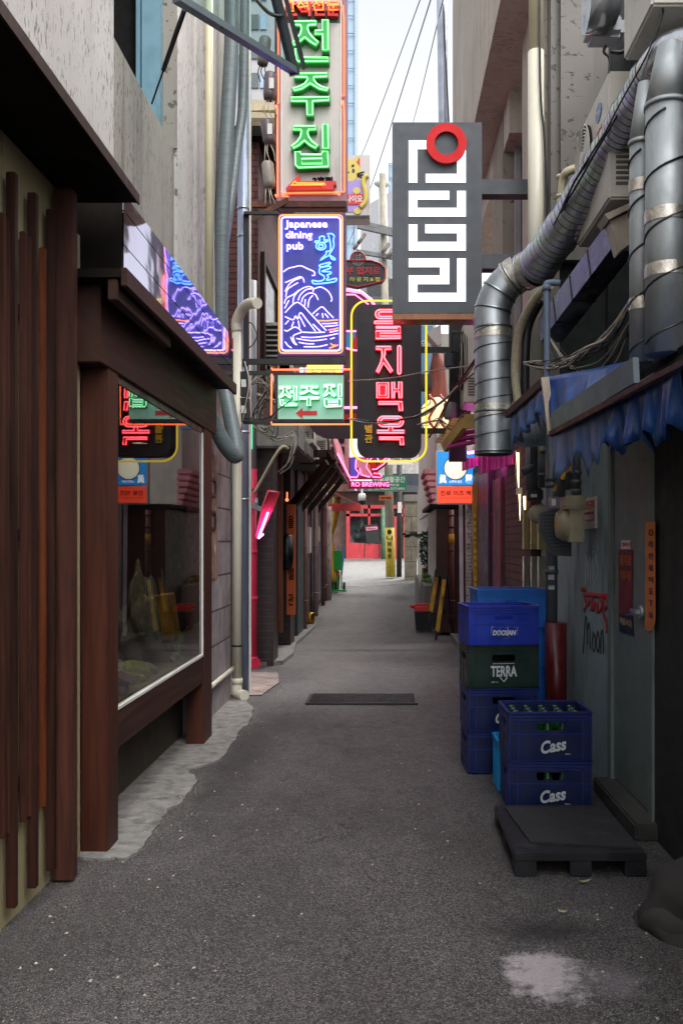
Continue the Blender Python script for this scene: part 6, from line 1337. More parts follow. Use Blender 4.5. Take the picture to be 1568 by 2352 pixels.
# conduit, hoses, cable bundles
t = thing('blue_conduit', 'slim blue grey conduit standing up behind the tarpaulin frame', 'pipe', P(1255, 860, 5.4))
bm = NB(); tube(bm, smooth_path([P(1256, 900, 5.35), P(1255, 720, 5.35), P(1254, 660, 5.35), P(1258, 650, 5.35), P(1285, 650, 5.35)], 6), .020, 12); tube(bm, [P(1254, 668, 5.35), P(1254, 655, 5.35)], .028, 12); obj('pipe', bm, mat('blue_grey_pipe', '#5c6b80', .45, var=.1), t)
for i, (pts, r_, m_, lab) in enumerate((([(1262, 655, 5.7), (1225, 690, 5.9), (1192, 760, 6.1), (1182, 850, 6.2), (1190, 930, 6.2)], .030, mat('taped_hose', '#a39a82', .6, var=.2, vs=(40, 40, 60), bump=.6, bs=50), 'beige taped hose curving behind the big duct'),
        ([(1225, 690, 6.2), (1198, 730, 6.3), (1184, 800, 6.4), (1178, 870, 6.4), (1180, 920, 6.4)], .018, m_duct_tape, 'thin grey hose beside the beige taped hose'), ([(1240, 690, 6.3), (1212, 750, 6.4), (1205, 830, 6.4), (1205, 940, 6.4)], .034, m_black, 'black hose behind the beige taped hose'))):
    bm = NB(); tube(bm, px_path(pts, 6), r_, 10); tag(obj('hose', bm, m_), lab, 'hose', 'hoses by the big duct')
def bundle(label, cat, pts, n, spread, r_, mats, seed, group=None, sag=0):
    r2 = random.Random(seed); t = thing('cable_bundle', label, cat, P(*pts[0]), group)
    for mi, m_ in enumerate(mats):
        bm = NB()
        for i in range(n):
            q = [P(x + r2.uniform(-spread, spread), y + r2.uniform(-spread, spread), z + r2.uniform(-.08, .08)) for x, y, z in pts]
            q[0], q[-1] = P(*pts[0]) + (q[0] - P(*pts[0])) * .3, P(*pts[-1]) + (q[-1] - P(*pts[-1])) * .5
            tube(bm, smooth_path(q, 6), r_ * r2.uniform(.6, 1.2), 5)
        obj('cables', bm, m_, t)
bundle('black cable bundle slung along the flexible foil duct', 'cables', [(1532, -20, 4.3), (1490, 110, 4.35), (1430, 230, 4.6), (1370, 340, 4.9), (1320, 425, 5.2), (1275, 510, 5.7), (1240, 565, 6.0), (1206, 590, 6.3)], 4, 5, 0.006, (m_wire,), 3)
bundle('tangle of pale cables in the dark hollow above the tarpaulin', 'cables', [(1205, 835, 5.8), (1250, 840, 5.4), (1300, 830, 5.2), (1350, 810, 5.0), (1400, 770, 4.8), (1450, 690, 4.5)], 7, 12, 0.0045, (m_wirew, m_wire), 4)
bundle('loose grey cables crossing the hollow wall on the right', 'cables', [(1260, 770, 5.4), (1290, 830, 5.3), (1340, 850, 5.1), (1400, 830, 4.9), (1450, 740, 4.6)], 3, 14, 0.0037, (m_wirew, m_wire), 5)
bundle('thick black cables sagging across the black neon sign', 'cables', [(800, 962, 7.8), (840, 968, 7.8), (880, 971, 7.9), (930, 962, 8.2), (975, 950, 8.6), (1020, 915, 9.0), (1060, 880, 9.2), (1110, 840, 9.3)], 4, 3.5, 0.0053, (m_wire, m_wirew), 6)
bundle('brown and black cables drooping in front of the glowing ball lamp', 'cables', [(958, 975, 9.4), (985, 972, 9.3), (1012, 965, 9.2), (1036, 985, 9.1), (1052, 968, 9.0), (1064, 945, 9.0)], 2, 8, .0045, (m_wirebr, m_wire, m_wirew), 7)
bundle('red brown cables running diagonally to the rusty shelf', 'cables', [(985, 1005, 9.4), (1010, 960, 9.3), (1040, 900, 9.2), (1070, 860, 9.0), (1105, 805, 8.8)], 3, 5, 0.006, (m_wirebr, m_wire), 8)
bundle('dense tangle of pale cables behind the mint sign bracket', 'cables', [(575, 880, 9.2), (600, 870, 9.3), (618, 900, 9.3), (600, 930, 9.3), (588, 960, 9.3), (620, 990, 9.2), (640, 950, 9.2)], 9, 14, 0.0045, (m_wirew, m_wire), 9)
bundle('cables draping below the ledge air conditioners', 'cables', [(590, 905, 9.6), (640, 930, 9.7), (610, 990, 9.6), (640, 1010, 9.8), (676, 1000, 10.0), (668, 1060, 9.9), (640, 1085, 10.0)], 4, 8, 0.0045, (m_wire, m_wirew), 10)
for pts, lab in (([(800, 875, 7.9), (900, 868, 8.4), (1000, 850, 8.9), (1100, 838, 9.3)], 'thin grey wire crossing the black neon sign'), ([(562, 830, 7.9), (572, 880, 7.85), (560, 950, 7.9), (552, 1000, 8)], 'thin pale wire hanging before the steel post'), ([(560, 960, 7.85), (610, 962, 7.8), (640, 940, 7.78), (668, 920, 7.78)], 'black wire leading onto the face of the mint sign'), ([(570, 800, 8.2), (582, 790, 8.2), (590, 770, 8.2), (580, 745, 8.25), (568, 740, 8.3)], 'black looped cable on the blue sign bracket')):
    bm = NB(); tube(bm, px_path(pts, 8), .006, 5); tag(obj('wire', bm, m_wirew if 'grey' in lab or 'pale' in lab else m_wire), lab, 'wire')
for a, b, r_, lab in (((966, -5, 14), (780, 460, 30), .016, 'leftmost overhead wire against the pale sky'), ((990, -5, 13), (800, 560, 32), .018, 'middle overhead wire against the pale sky'), ((1018, -5, 12), (930, 330, 34), .016, 'rightmost overhead wire next to the grey mast')):
    p, q = P(*a), P(*b); q2 = q + (q - p) * .02; bm = NB(); mid = (p + q) / 2 - Vector((0, 0, .25)); tube(bm, smooth_path([p, mid, q], 10), r_ * .55, 5); tag(obj('overhead_wire', bm, m_wire), lab, 'wire', 'overhead wires')
t = thing('grey_mast', 'tall pale grey metal mast behind the grey ring sign', 'mast', P(1018, 400, 12))
bm = NB(); tube(bm, [P(1024, 700, 13), P(1013, -60, 13)], .075, 14); obj('pole', bm, mat('pale_grey_mast', '#9aa0ad', .4, .3), t)
bm = NB(); tube(bm, px_path([(1018, 10, 12.9), (1019, 60, 12.9), (1024, 160, 12.9), (1030, 280, 12.9)], 5), .012, 5); obj('lead', bm, m_wire, t)
# ================================================================ CRATES, PALLET, BOTTLES
def crate(name, label, col, w_=.46, d_=.35, h_=.275, rim=None, group='stacked drink crates', handle=(.15, .045), roundh=True):
    t = thing(name, label, 'crate', (0, 0, 0), group)
    m_ = col; th = .012; bm = NB()
    def wall(fn, W):
        hw, hh = handle[0] / 2, handle[1] / 2; hc = h_ * .70
        outer = [(-W/2, .012), (W/2, .012), (W/2, h_ - .012), (-W/2, h_ - .012)]
        o_ = []; i_ = []
        inn = rrect(-hw, hc - hh, hw, hc + hh, .014, 3)
        for (u, v) in inn:
            a = math.atan2((v - hc) / hh, u / hw); 
            c_, s_ = math.cos(a), math.sin(a); m2 = max(abs(c_), abs(s_)); u2 = c_ / m2 * W / 2; v2 = s_ / m2
            o_.append((u2, hc + v2 * (h_ - .012 - hc if v2 > 0 else hc - .012)))
        ring_prism(bm, o_, inn, fn, 0, th)
    wall(lambda u, v, q: Vector((u, -d_/2 + q, v)), w_ - 2 * th); wall(lambda u, v, q: Vector((u, d_/2 - q, v)), w_ - 2 * th)
    wall(lambda u, v, q: Vector((-w_/2 + q, u, v)), d_ - .0); wall(lambda u, v, q: Vector((w_/2 - q, u, v)), d_ - .0)
    box(bm, -w_/2 + .004, w_/2 - .004, -d_/2 + .004, d_/2 - .004, .004, .016)
    obj('shell', bm, m_, t)
    bm = NB()
    for z, e in ((h_ - .010, .007), (h_ - .030, .005), (h_ - .048, .004), (.004, .003), (h_ * .54, .002)):
        ring_prism(bm, rrect(-w_/2 - e, -d_/2 - e, w_/2 + e, d_/2 + e, .02, 3), rrect(-w_/2 + .011, -d_/2 + .011, w_/2 - .011, d_/2 - .011, .012, 3), lambda u, v, q: Vector((u, v, q)), z, z + (.010 if z > .1 and z > h_ * .6 else .006))
    for s in (-1, 1):
        for fx in (.5, .40):
            x = s * w_ * (fx - .012); box(bm, x - .004, x + .004, -d_/2 - .004, -d_/2, .012, h_ * .93)
        for fy in (-.35, 0, .35): box(bm, s * (w_/2) - (0 if s > 0 else .004), s * (w_/2) + (.004 if s > 0 else 0), d_ * fy - .004, d_ * fy + .004, .012, h_ * .9)
    obj('rims', bm, rim or m_, t)
    return t
def on_front(t, d_=.35): return lambda u, v, q: Vector((u, -d_/2 - .0055 - q, v))
def plastic(n, c, dirt='#0c0c14'): return mat(n, c, .38, var=.12, vs=(5, 5, 5), dirt=dirt, da=.4, ds=(8, 8, 4), dlo=.56)
p_navy = plastic('navy_crate', '#0b1a44'); p_doosan = plastic('royal_blue_crate', '#0f2c94'); p_green = plastic('dark_green_crate', '#0b2620'); p_blue = plastic('light_blue_crate', '#0e5cb0'); p_cyan = plastic('cyan_crate', '#118fd0')
p_navyrim = plastic('navy_crate_rim', '#12256b')
ink = mat('white_crate_ink', '#b4bcc4', .5, var=.15)
proto = crate('drink_crate', 'navy crate lettered Cass, topmost of the near pair, full of bottles', p_navy, rim=p_navyrim)
bm = NB(); text(bm, 'Cass', on_front(proto), -.055, .125, .085, .055, 0, .002, bold=.03, shear=.12, tilt=.35); text(bm, '500ml', on_front(proto), .08, .048, .108, .040, 0, .001); obj('logo', bm, ink, proto)
near = (.905, 4.97)
c2 = dup(proto, (near[0] + .006, near[1] + .005, .012), R(-1.0), 'navy crate lettered Cass at the bottom of the near pair')
c3 = dup(proto, (.755, 5.79, .008), R(3), 'navy crate lettered Cass at the bottom of the tall stack')
c4 = dup(proto, (.750, 5.78, .283), R(4), 'navy crate lettered Cass second from the ground in tall stack')
proto.location = (near[0], near[1], .287); proto.rotation_euler.z = R(1.5)
tg = crate('drink_crate', 'dark green crate lettered TERRA third from the ground in tall stack', p_green)
bm = NB(); f_ = on_front(tg); text(bm, 'TERRA', f_, -.085, .145, .085, .075, 0, .002, bold=.03); tube(bm, [f_(-.025, .070, .001), f_(0, .042, .001), f_(.022, .070, .001)], .0035, 5); tube(bm, [f_(-.07, .152, .001), f_(-.07, .158, .001), f_(.07, .160, .001), f_(.07, .153, .001)], .0015, 5); text(bm, '500 mL', f_, -.08, .046, -.036, .036, 0, .001); obj('logo', bm, ink, tg)
tg.location = (.747, 5.77, .558); tg.rotation_euler.z = R(4.5)
td = crate('drink_crate', 'royal blue crate lettered DOOSAN on top of the tall stack', p_doosan, h_=.255, handle=(.12, .03))
bm = NB(); f_ = on_front(td); text(bm, 'DOOSAN', f_, -.075, .100, .080, .066, 0, .002, bold=.035, shear=.25)
for q in ([(-.078, .122), (-.025, .115), (-.040, .052), (-.088, .062)], [(-.028, .118), (.028, .112), (.030, .045), (-.035, .042)], [(.028, .120), (.088, .116), (.088, .050), (.028, .052)]): tube(bm, [f_(a, b, .001) for a, b in q], .0014, 4, True)
obj('logo', bm, ink, td); td.location = (.742, 5.76, .833); td.rotation_euler.z = R(6)
tb_ = crate('drink_crate', 'light blue plain crate on top of the rear stack', p_blue, .50, .36, .285, handle=(.10, .028))
for i, lab in enumerate(('light blue plain crate at the bottom of the rear stack', 'light blue plain crate second in the rear stack', 'light blue plain crate third in the rear stack, below the top')): dup(tb_, (.905, 6.48, .01 + i * .286), R(1 + i), lab)
tb_.location = (.905, 6.47, .87); tb_.rotation_euler.z = R(3)
tc_ = crate('drink_crate', 'small cyan crate on the ground half hidden behind near Cass crates', p_cyan, .42, .26, .30, handle=(.12, .04)); tc_.location = (.885, 5.33, .006); tc_.rotation_euler.z = R(0)
# green bottles in the near top crate
m_bt, tt, pp, L = nodes('green_bottle_glass'); pp.inputs['Base Color'].default_value = (.03, .16, .06, 1); pp.inputs['Transmission Weight'].default_value = .6; pp.inputs['Roughness'].default_value = .06
bt = thing('beer_bottle', 'empty green glass bottle standing in the near top navy crate', 'bottle', (0, 0, 0), 'bottles in the near top crate')
bm = NB(); lathe(bm, [(.026, 0), (.030, .01), (.030, .13), (.024, .17), (.014, .20), (.013, .236)], (0, 0, 0), 14); obj('glass', bm, m_bt, bt)
bm = NB(); lathe(bm, [(.0155, .228), (.0155, .240), (.010, .241)], (0, 0, 0), 12); obj('lip', bm, mat('clear_lip', '#42584a', .15), bt)
first = True
for i in range(5):
    for j in range(4):
        loc = (near[0] - .17 + i * .085, near[1] - .115 + j * .077, .304)
        if first: bt.location = loc; first = False
        else: dup(bt, loc)
b3 = None
for i in (1, 2, 3):
    loc = (near[0] - .17 + i * .085, near[1] - .115, .030); dup(bt, loc, 0, 'green bottle seen through the handle slot of the lower near crate', 'bottles in the lower near crate')
dup(bt, (.725, 5.30, .07), 0, 'single green bottle poking out of the small cyan crate', 'bottle in the cyan crate')
# pallet with rubber mat
t = thing('pallet', 'low black plastic pallet serving as a doorstep', 'pallet', (.87, 4.25, 0))
x0, x1, y0, y1, hp = .578, 1.17, 3.89, 4.62, .105
bm = NB(); box(bm, x0, x1, y0, y1, hp - .035, hp, .006)
for px_ in (x0 + .05, (x0 + x1) / 2, x1 - .05):
    for py_ in (y0 + .05, (y0 + y1) / 2, y1 - .05): box(bm, px_ - .048, px_ + .048, py_ - .048, py_ + .048, .002, hp - .034, .004)
for px_ in (x0 + .05, x1 - .05): box(bm, px_ - .046, px_ + .046, y0 + .004, y1 - .004, .004, .022)
obj('deck', bm, m_blackp, t)
bm = NB(); prism(bm, [(.623, 4.55), (1.15, 4.55), (1.148, 3.95), (.669, 4.02)], lambda u, v, w_: Vector((u, v, w_)), hp + .001, hp + .011); tag(obj('rubber_mat', bm, m_rubber), 'flat dark rubber mat lying on the black pallet', 'mat')
# cloth covered lump at the lower right corner
bm = lump((1.36, 3.30, .02), .30, .28, .22, 31, None, .13, 4)
r3 = random.Random(5)
for v in bm.verts:
    if v.co.z < 0: v.co.z *= .02
    if v.co.z > .02: v.co.z += .012 * math.sin(v.co.x * 16 + v.co.y * 11) - .022 * abs(math.sin(v.co.x * 19 - v.co.y * 13 + 2 * math.sin(v.co.y * 9))) + .012 * abs(math.sin(v.co.y * 31 + v.co.x * 12))
tag(obj('sandbag_heap', bm, mat('grey_sacking', '#2b2a2a', .85, var=.3, vs=(4, 4, 4), dirt='#252324', da=.6, ds=(4, 4, 4), bump=.4, bs=60), None, True), 'lumpy dark grey sandbag under sacking in the lower right corner', 'sandbag')
bm = lump((1.16, 3.42, .0), .15, .14, .13, 44, None, .13, 4)
for v in bm.verts:
    if v.co.z < 0: v.co.z *= .02
tag(obj('sandbag', bm, mat('grey_sacking_b', '#302e2e', .85, var=.3, vs=(4, 4, 4), dirt='#2a2728', da=.6, bump=.4, bs=60), None, True), 'smaller folded grey sandbag against the larger heap', 'sandbag')
# ================================================================ FAR END OF THE ALLEY
t = thing('red_shop', 'red framed shop window facing the alley at its far end', 'shop', P(860, 1284, 40))
Z = 40.0; fz = front(ident, Z)
bm = NB(); box(bm, P(735, 0, Z).x, P(1010, 0, Z).x, Z + .5, Z + 4, .7, P(0, 1120, Z).z); obj('wall', bm, mat('brown_stone', '#5f4a42', .8, var=.3), t)
bm = NB(); prism(bm, [(797, 1165), (932, 1165), (932, 1283), (797, 1283)], fz, -.45, -.30); obj('glazing', bm, mat('dark_glazing', '#23292a', .08, var=.8, vs=(1.2, 1, 3), dirt='#7d8b88', da=.5, ds=(2.5, 1, 1.2)), t)
bm = NB()
for x0_, x1_, y0_, y1_ in ((795, 933, 1160, 1168), (795, 933, 1180, 1186), (795, 803, 1160, 1283), (845, 850, 1160, 1250), (905, 911, 1180, 1283), (926, 933, 1160, 1283)): prism(bm, [(x0_, y0_), (x1_, y0_), (x1_, y1_), (x0_, y1_)], fz, -.2, .06)
obj('frame', bm, mat('shop_red', '#b3313a', .5, var=.15), t)
bm = NB(); prism(bm, [(803, 1246), (878, 1250), (878, 1284), (803, 1284)], fz, -.29, .02); obj('red_dado', bm, mat('shop_red_dado', '#b8343c', .6, var=.2, dirt='#7a2a2c', da=.5, ds=(4, 1, .8)), t)
bm = NB(); prism(bm, [(755, 1128), (960, 1132), (960, 1118), (880, 1110), (755, 1118)], fz, -.5, .5); obj('eave', bm, mat('dark_roof', '#3c3e44', .6), t)
bm = NB(); tube(bm, [P(880, 1284, Z - .4), P(880, 1165, Z - .4)], .11, 10); obj('green_column', bm, mat('green_column', '#4c6b52', .5, var=.3), t)
t2 = thing('menu_stand', 'black slanted menu easel with a pink panel before the red shop', 'sign', P(855, 1250, 38))
f_ = front(ident, 38)
bm = NB(); prism(bm, [(836, 1206), (866, 1203), (872, 1246), (842, 1250)], f_, -.1, .0); bar(bm, P(838, 1246, 38), P(836, 1280, 38), .05, .05); bar(bm, P(870, 1246, 38), P(872, 1280, 38), .05, .05); obj('board', bm, m_black, t2)
bm = NB(); prism(bm, [(840, 1211), (866, 1209), (867, 1216), (841, 1219)], f_, .001, .02); obj('pink_panel', bm, mat('pink_panel', '#c97088', .5), t2)
bm = NB(); text(bm, '홍콩포차', f_, 843, 1212, 864, 1216, .02, .03); obj('lettering', bm, m_black, t2)
t = thing('utility_pole', 'concrete utility pole with a yellow painted base and steel crossarms', 'pole', P(896, 1326, 27))
Z = 27.0; g0 = gz(Z)
pb, pt_ = P(897, 1328, Z), P(878, 410, Z)
at_ = lambda y: pb.lerp(pt_, (pb.z - P(0, y, Z).z) / (pb.z - pt_.z))
bm = NB(); tube(bm, [at_(1325), at_(400)], [.145, .095], 16); obj('shaft', bm, mat('weathered_pole_concrete', '#8f887b', .8, var=.2, dirt='#4a4640', da=.6, ds=(6, 6, .6), dlo=.5), t)
bm = NB(); tube(bm, [at_(1324), at_(1212)], [.152, .148], 16); obj('yellow_wrap', bm, mat('worn_yellow_paint', '#b5a032', .6, var=.15, dirt='#3a3522', da=.6, ds=(12, 12, 2.5), dlo=.57), t)
bm = NB()
for i, (ch, s_) in enumerate((('●', 5), ('니', 7), ('명작', 5), ('예술', 5), ('골목', 4))): text(bm, ch, front(ident, Z - .155), 894 - s_, 1216 + i * 14, 894 + s_, 1227 + i * 14, .0, .01, bold=.02)
obj('lettering', bm, m_black, t)
bm = NB()
for (a, b) in (((830, 512), (905, 530)), ((820, 520), (910, 540)), ((818, 578), (905, 592))): bar(bm, P(*a, Z - .2), P(*b, Z - .2), .12, .12)
bar(bm, P(845, 1124, Z - .1), P(915, 1124, Z - .1), .05, .1); obj('crossarm', bm, mat('weathered_arm', '#5f6163', .6, var=.3), t)
bm = NB()
for x, y in ((838, 538), (828, 552), (893, 560), (905, 570)):
    c = P(x, y, Z - .3); tube(bm, [c, c + Vector((-.2, -.1, -.3))], .055, 8)
obj('insulator', bm, mat('brown_insulator', '#5f5550', .3), t)
t2 = thing('orange_plate', 'small rusty orange notice plate hung on the utility pole', 'sign', P(885, 1142, 26.7))
bm = NB(); prism(bm, [(870, 1138), (900, 1138), (900, 1149), (870, 1149)], front(ident, 26.6), -.03, .0); obj('plate', bm, mat('rusty_orange', '#8f4518', .6), t2)
bm = NB(); text(bm, '다동먹자골목', front(ident, 26.6), 873, 1141, 897, 1146, 0, .01); obj('lettering', bm, m_darkpaint, t2)
t2 = thing('dome_camera', 'white street dome camera hanging from the pole arm', 'camera', P(830, 1145, 25))
bm = NB(); c = P(831, 1146, 25); lathe(bm, [(.09, .16), (.11, .1), (.11, -.05)], c, 14); tube(bm, smooth_path([c + Vector((0, 0, .15)), c + Vector((.03, 0, .32)), c + Vector((.3, 0, .36)), c + Vector((.6, 0, .28))], 5), .03, 8); obj('housing', bm, m_white, t2)
bm = NB(); bmesh.ops.create_uvsphere(bm, u_segments=12, v_segments=8, radius=.1, matrix=Matrix.Translation(c + Vector((0, 0, -.07)))); obj('dome', bm, m_interior, t2)
t = thing('black_pole', 'slim black painted pole with a small notice beside the utility pole', 'pole', P(917, 1325, 27.5))
bm = NB(); tube(bm, [P(916, 1326, 27.6), P(917, 1050, 27.6)], .085, 12); obj('shaft', bm, mat('sooty_pole', '#22231f', .6, var=.3), t)
bm = NB(); prism(bm, [(913, 1153), (922, 1153), (922, 1178), (913, 1178)], front(ident, 27.5), 0, .02); obj('notice', bm, m_white, t)
t = thing('gate_pier', 'square weathered stone gate pier with a cap on the right', 'pier', P(944, 1325, 26))
Z = 26.0; z0 = gz(Z) - .05
bm = NB(); box(bm, xr(929, Z), xr(957, Z), Z, Z + .5, z0, P(0, 1153, Z).z); obj('shaft', bm, brick('pier_blocks', '#8f8878', '#837c6e', '#5c564c', 1.0, bw=.8, rh=.45, ms=.01), t)
bm = NB(); box(bm, xr(926, Z), xr(960, Z), Z - .06, Z + .56, P(0, 1153, Z).z, P(0, 1136, Z).z, .02); obj('cap', bm, m_conc, t)
t = thing('pale_house', 'pale rendered house end with a pink carved cornice on the right', 'house', P(985, 1100, 17))
bm = NB(); box(bm, xr(1003, 15.5), 2.6, 15.5, 24, 2.1, 5.2); box(bm, xr(962, 24.5), 2.8, 17, 25.6, 0, 3.0); obj('wall', bm, mat('pale_render', '#9c978f', .85, var=.1, dirt='#7a756d', da=.4), t)
bm = NB()
for k_ in range(6): box(bm, xr(990 - k_ * 4, 15.5), xr(1006, 15.5), 15.2 + .0 * k_, 16.5, 2.12 + .11 * k_, 2.22 + .11 * k_, .02)
obj('cornice', bm, mat('pink_cornice', '#a86a70', .7, var=.2, dirt='#5f3438', da=.6, ds=(8, 8, 8)), t)
# plants on the right
def leaves(bm, c, rx, ry, rz, n, size, r2, shell=.35):
    for _ in range(n):
        d = Vector((r2.gauss(0, 1), r2.gauss(0, 1), r2.gauss(0, 1))).normalized(); k_ = r2.uniform(shell, 1) ** .6
        p = Vector(c) + Vector((d.x * rx * k_, d.y * ry * k_, d.z * rz * k_)); a = Vector((r2.gauss(0, 1), r2.gauss(0, 1), r2.gauss(0, .6))).normalized(); b = a.cross(Vector((r2.gauss(0, 1), r2.gauss(0, 1), r2.gauss(0, 1)))).normalized()
        s_ = size * r2.uniform(.6, 1.3); vs = [bm.verts.new(p + a * s_ * u + b * s_ * v) for u, v in ((-1, 0), (0, .45), (1, 0), (0, -.45))]; bm.faces.new(vs)
m_leaf = mat('evergreen_leaf', '#2f4a2c', .5, var=.7, vs=(9, 9, 9)); m_leaf2 = mat('bright_leaf', '#5f8a3a', .5, var=.5, vs=(9, 9, 9))
r2 = random.Random(12)
t = thing('climbing_shrub', 'leafy evergreen climber leaning from the pale house into the alley', 'shrub', P(978, 1300, 18.5))
bm = NB(); leaves(bm, P(978, 1262, 18.5), .16, .2, .38, 700, .035, r2); leaves(bm, P(990, 1230, 18.5), .14, .2, .2, 250, .035, r2)
for i in range(9): leaves(bm, P(928 + i * 5.5, 1228 + 4 * math.sin(i * 1.3), 19), .05, .05, .04, 22, .035, r2)
obj('foliage', bm, m_leaf, t, fixn=False)
bm = NB(); tube(bm, px_path([(982, 1310, 18.5), (980, 1260, 18.5), (988, 1225, 18.5), (960, 1230, 18.8), (928, 1228, 19)], 5), .012, 6); obj('stem', bm, m_wooddark, t)
bm = NB(); box(bm, xr(970, 18.4), xr(1000, 18.4), 18.2, 18.8, P(0, 1325, 18.4).z, P(0, 1305, 18.4).z); tag(obj('planter_box', bm, m_rust), 'small dark planter trough under the evergreen climber', 'planter')
t = thing('raised_planter', 'long grey raised planter bed along the right kerb', 'planter', P(985, 1390, 16))
bm = NB(); box(bm, xr(968, 16.2), 1.3, 15.0, 20.0, .0, P(0, 1338, 16.2).z, .01); obj('trough', bm, m_conc, t)
bm = NB(); leaves(bm, Vector((.86, 16.6, P(0, 1338, 16.2).z + .06)), .16, 1.5, .12, 500, .05, r2, .1); tag(obj('planter_greenery', bm, m_leaf2, fixn=False), 'bright green leafy plants growing in the raised planter', 'plant')
bm = NB(); tube(bm, [P(966, 1322, 17), P(967, 1368, 17)], .045, 10); tag(obj('drain_spout', bm, m_pipewhite), 'short white drain pipe in front of the raised planter', 'pipe')
# buildings beyond
t = thing('white_tiled_building', 'white tiled building rising behind the red shop', 'building', P(930, 1060, 46))
bm = NB(); box(bm, P(855, 0, 46).x, P(1100, 0, 46).x, 46, 52, 0, P(0, 905, 46).z); obj('wall', bm, brick('white_tiles', '#a5a29c', '#9c9994', '#8d8a86', 1.0, bw=2.4, rh=1.2, ms=.02), t)
bm = NB(); prism(bm, [(890, 1088), (1000, 1088), (1000, 1118), (890, 1118)], front(ident, 46), .0, .05); obj('window_band', bm, mat('dark_window_band', '#2b323c', .15), t)
t = thing('pale_gabled_building', 'pale grey building with a sloping roofline behind the utility pole', 'building', P(870, 600, 60))
bm = NB(); prism(bm, [(828, 480), (905, 435), (1000, 440), (1000, 1000), (828, 1000)], front(ident, 60), -8, .0); obj('wall', bm, mat('pale_grey_render', '#94969a', .8, var=.05, dirt='#8d8d8c', da=.3, ds=(.4, .4, .1)), t)
bm = NB(); prism(bm, [(850, 560), (870, 545), (905, 560), (935, 600), (935, 640), (840, 640)], front(ident, 55), -4, .0); obj('sloped_roof', bm, mat('grey_roof', '#8f9398', .6), t)
t = thing('chimney_flue', 'white metal flue with a cap above the pale gabled building', 'chimney', P(880, 480, 50))
bm = NB(); tube(bm, [P(882, 640, 50), P(878, 432, 50)], [.34, .22], 12); tube(bm, [P(878, 430, 50), P(878, 422, 50)], [.22, .5], 12); obj('flue', bm, m_white, t)
def tower(label, x0_, x1_, y0_, y1_, Z, glass, frame, nx, nz, depth=14):
    t = thing('glass_tower', label, 'tower', P((x0_ + x1_) / 2, y1_, Z), 'far towers'); f_ = front(ident, Z)
    bm = NB(); prism(bm, [(x0_, y0_), (x1_, y0_), (x1_, y1_), (x0_, y1_)], f_, -depth, .0); obj('glazing', bm, glass, t)
    bm = NB()
    for i in range(nx + 1): x = x0_ + (x1_ - x0_) * i / nx; prism(bm, [(x - .9, y0_), (x + .9, y0_), (x + .9, y1_), (x - .9, y1_)], f_, .0, .3)
    for k_ in range(nz + 1): y = y0_ + (y1_ - y0_) * k_ / nz; prism(bm, [(x0_, y - .7), (x1_, y - .7), (x1_, y + .7), (x0_, y + .7)], f_, .301, .4)
    obj('mullions', bm, frame, t)
    return t
g1 = mat('tower_glass', '#8fa6ba', .25, .2, var=.08, vs=(.1, .1, .1)); fr1 = mat('tower_frame', '#6f8896', .5)
tower('tall glass office tower rising behind the green sign', 640, 814, -200, 760, 110, g1, fr1, 10, 24)
tower('sliver of blue glass tower behind the grey ring sign', 893, 940, 378, 640, 130, g1, fr1, 3, 8)
t = thing('striped_apartment_block', 'white apartment block with dark window bands behind the left pipes', 'building', P(600, 230, 30))
Z = 30; f_ = front(ident, Z)
bm = NB(); prism(bm, [(540, -200), (632, -200), (632, 1000), (540, 1000)], f_, -6, .0); obj('wall', bm, mat('white_apartment_wall', '#a5a5a8', .7, var=.05), t)
for k_ in range(5):
    bm = NB(); y = 38 + k_ * 67 - 70; prism(bm, [(574, y), (594, y), (594, y + 34), (574, y + 34)], f_, .001, .05); obj('window', bm, mat('grey_window', '#4f585c', .2), t)
    bm = NB(); prism(bm, [(598, y), (612, y), (612, y + 34), (598, y + 34)], f_, .001, .05); obj('window', bm, g1, t)
t = thing('beige_roof_beam', 'beige rusted roof beam and white panel behind the transformer cans', 'roof', P(605, 240, 17))
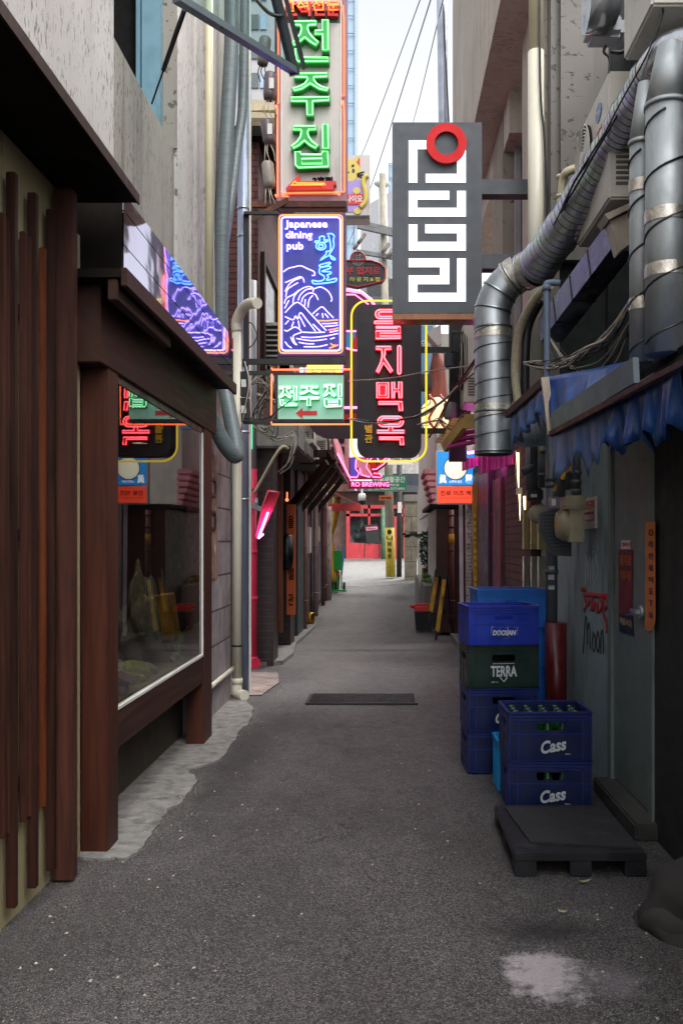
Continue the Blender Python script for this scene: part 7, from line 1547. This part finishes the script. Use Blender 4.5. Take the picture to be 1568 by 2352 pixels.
Z = 17
bm = NB(); prism(bm, [(570, 228), (640, 230), (640, 252), (570, 254)], front(ident, Z), -1, .0); prism(bm, [(570, 262), (640, 266), (640, 276), (570, 276)], front(ident, Z), -1, .1); obj('beam', bm, mat('beige_beam', '#a59a80', .7, dirt='#6f5a3a', da=.6), t)
bm = NB(); prism(bm, [(566, 330), (640, 372), (640, 480), (566, 480)], front(ident, Z - .5), -1, .0); obj('white_panel', bm, m_white, t)
bm = NB(); bar(bm, P(566, 318, Z - .6), P(642, 366, Z - .6), .12, .16); obj('dark_cover', bm, m_black, t)
bm = NB(); prism(bm, [(560, 400), (640, 400), (640, 560), (560, 560)], front(ident, Z - 1.2), -.5, .0); obj('dark_opening', bm, m_interior, t)

# grit and small litter along the foot of both walls
r4 = random.Random(77); bm = NB()
for _ in range(420):
    y = 2.6 + 16 * r4.random() ** 1.6
    if r4.random() < .55: x = -1.25 + abs(r4.gauss(0, .35)) if y > 4 else -1.35 + abs(r4.gauss(0, .5))
    elif r4.random() < .6: x = 1.2 - abs(r4.gauss(0, .3))
    else: x = r4.uniform(-1.2, 1.1)
    if -.75 < x < .32 and 7.9 < y < 8.6: continue
    if .5 < x and 3.8 < y < 6.9: x -= .75
    s_ = r4.uniform(.002, .0065); a = r4.uniform(0, 3); z = gz(y) + (.013 if x < -1.0 and 4 < y < 8.3 else .0)
    vs = [bm.verts.new((x + s_ * u * math.cos(a) - s_ * v * math.sin(a), y + s_ * u * math.sin(a) * 1.4 + s_ * v * math.cos(a), z + h)) for u, v, h in ((-1, -.7, 0), (1, -.8, 0), (.9, .7, 0), (-.8, .9, 0), (r4.uniform(-.3, .3), 0, s_ * .9))]
    for q in ((0, 1, 4), (1, 2, 4), (2, 3, 4), (3, 0, 4)): bm.faces.new([vs[i] for i in q])
o = obj('gravel', bm, mat('pale_grit', '#a39c92', .8, var=.5, vs=(30, 30, 30))); o['kind'] = 'stuff'; o['label'] = 'scattered pale grit and crumbs along the foot of the walls'
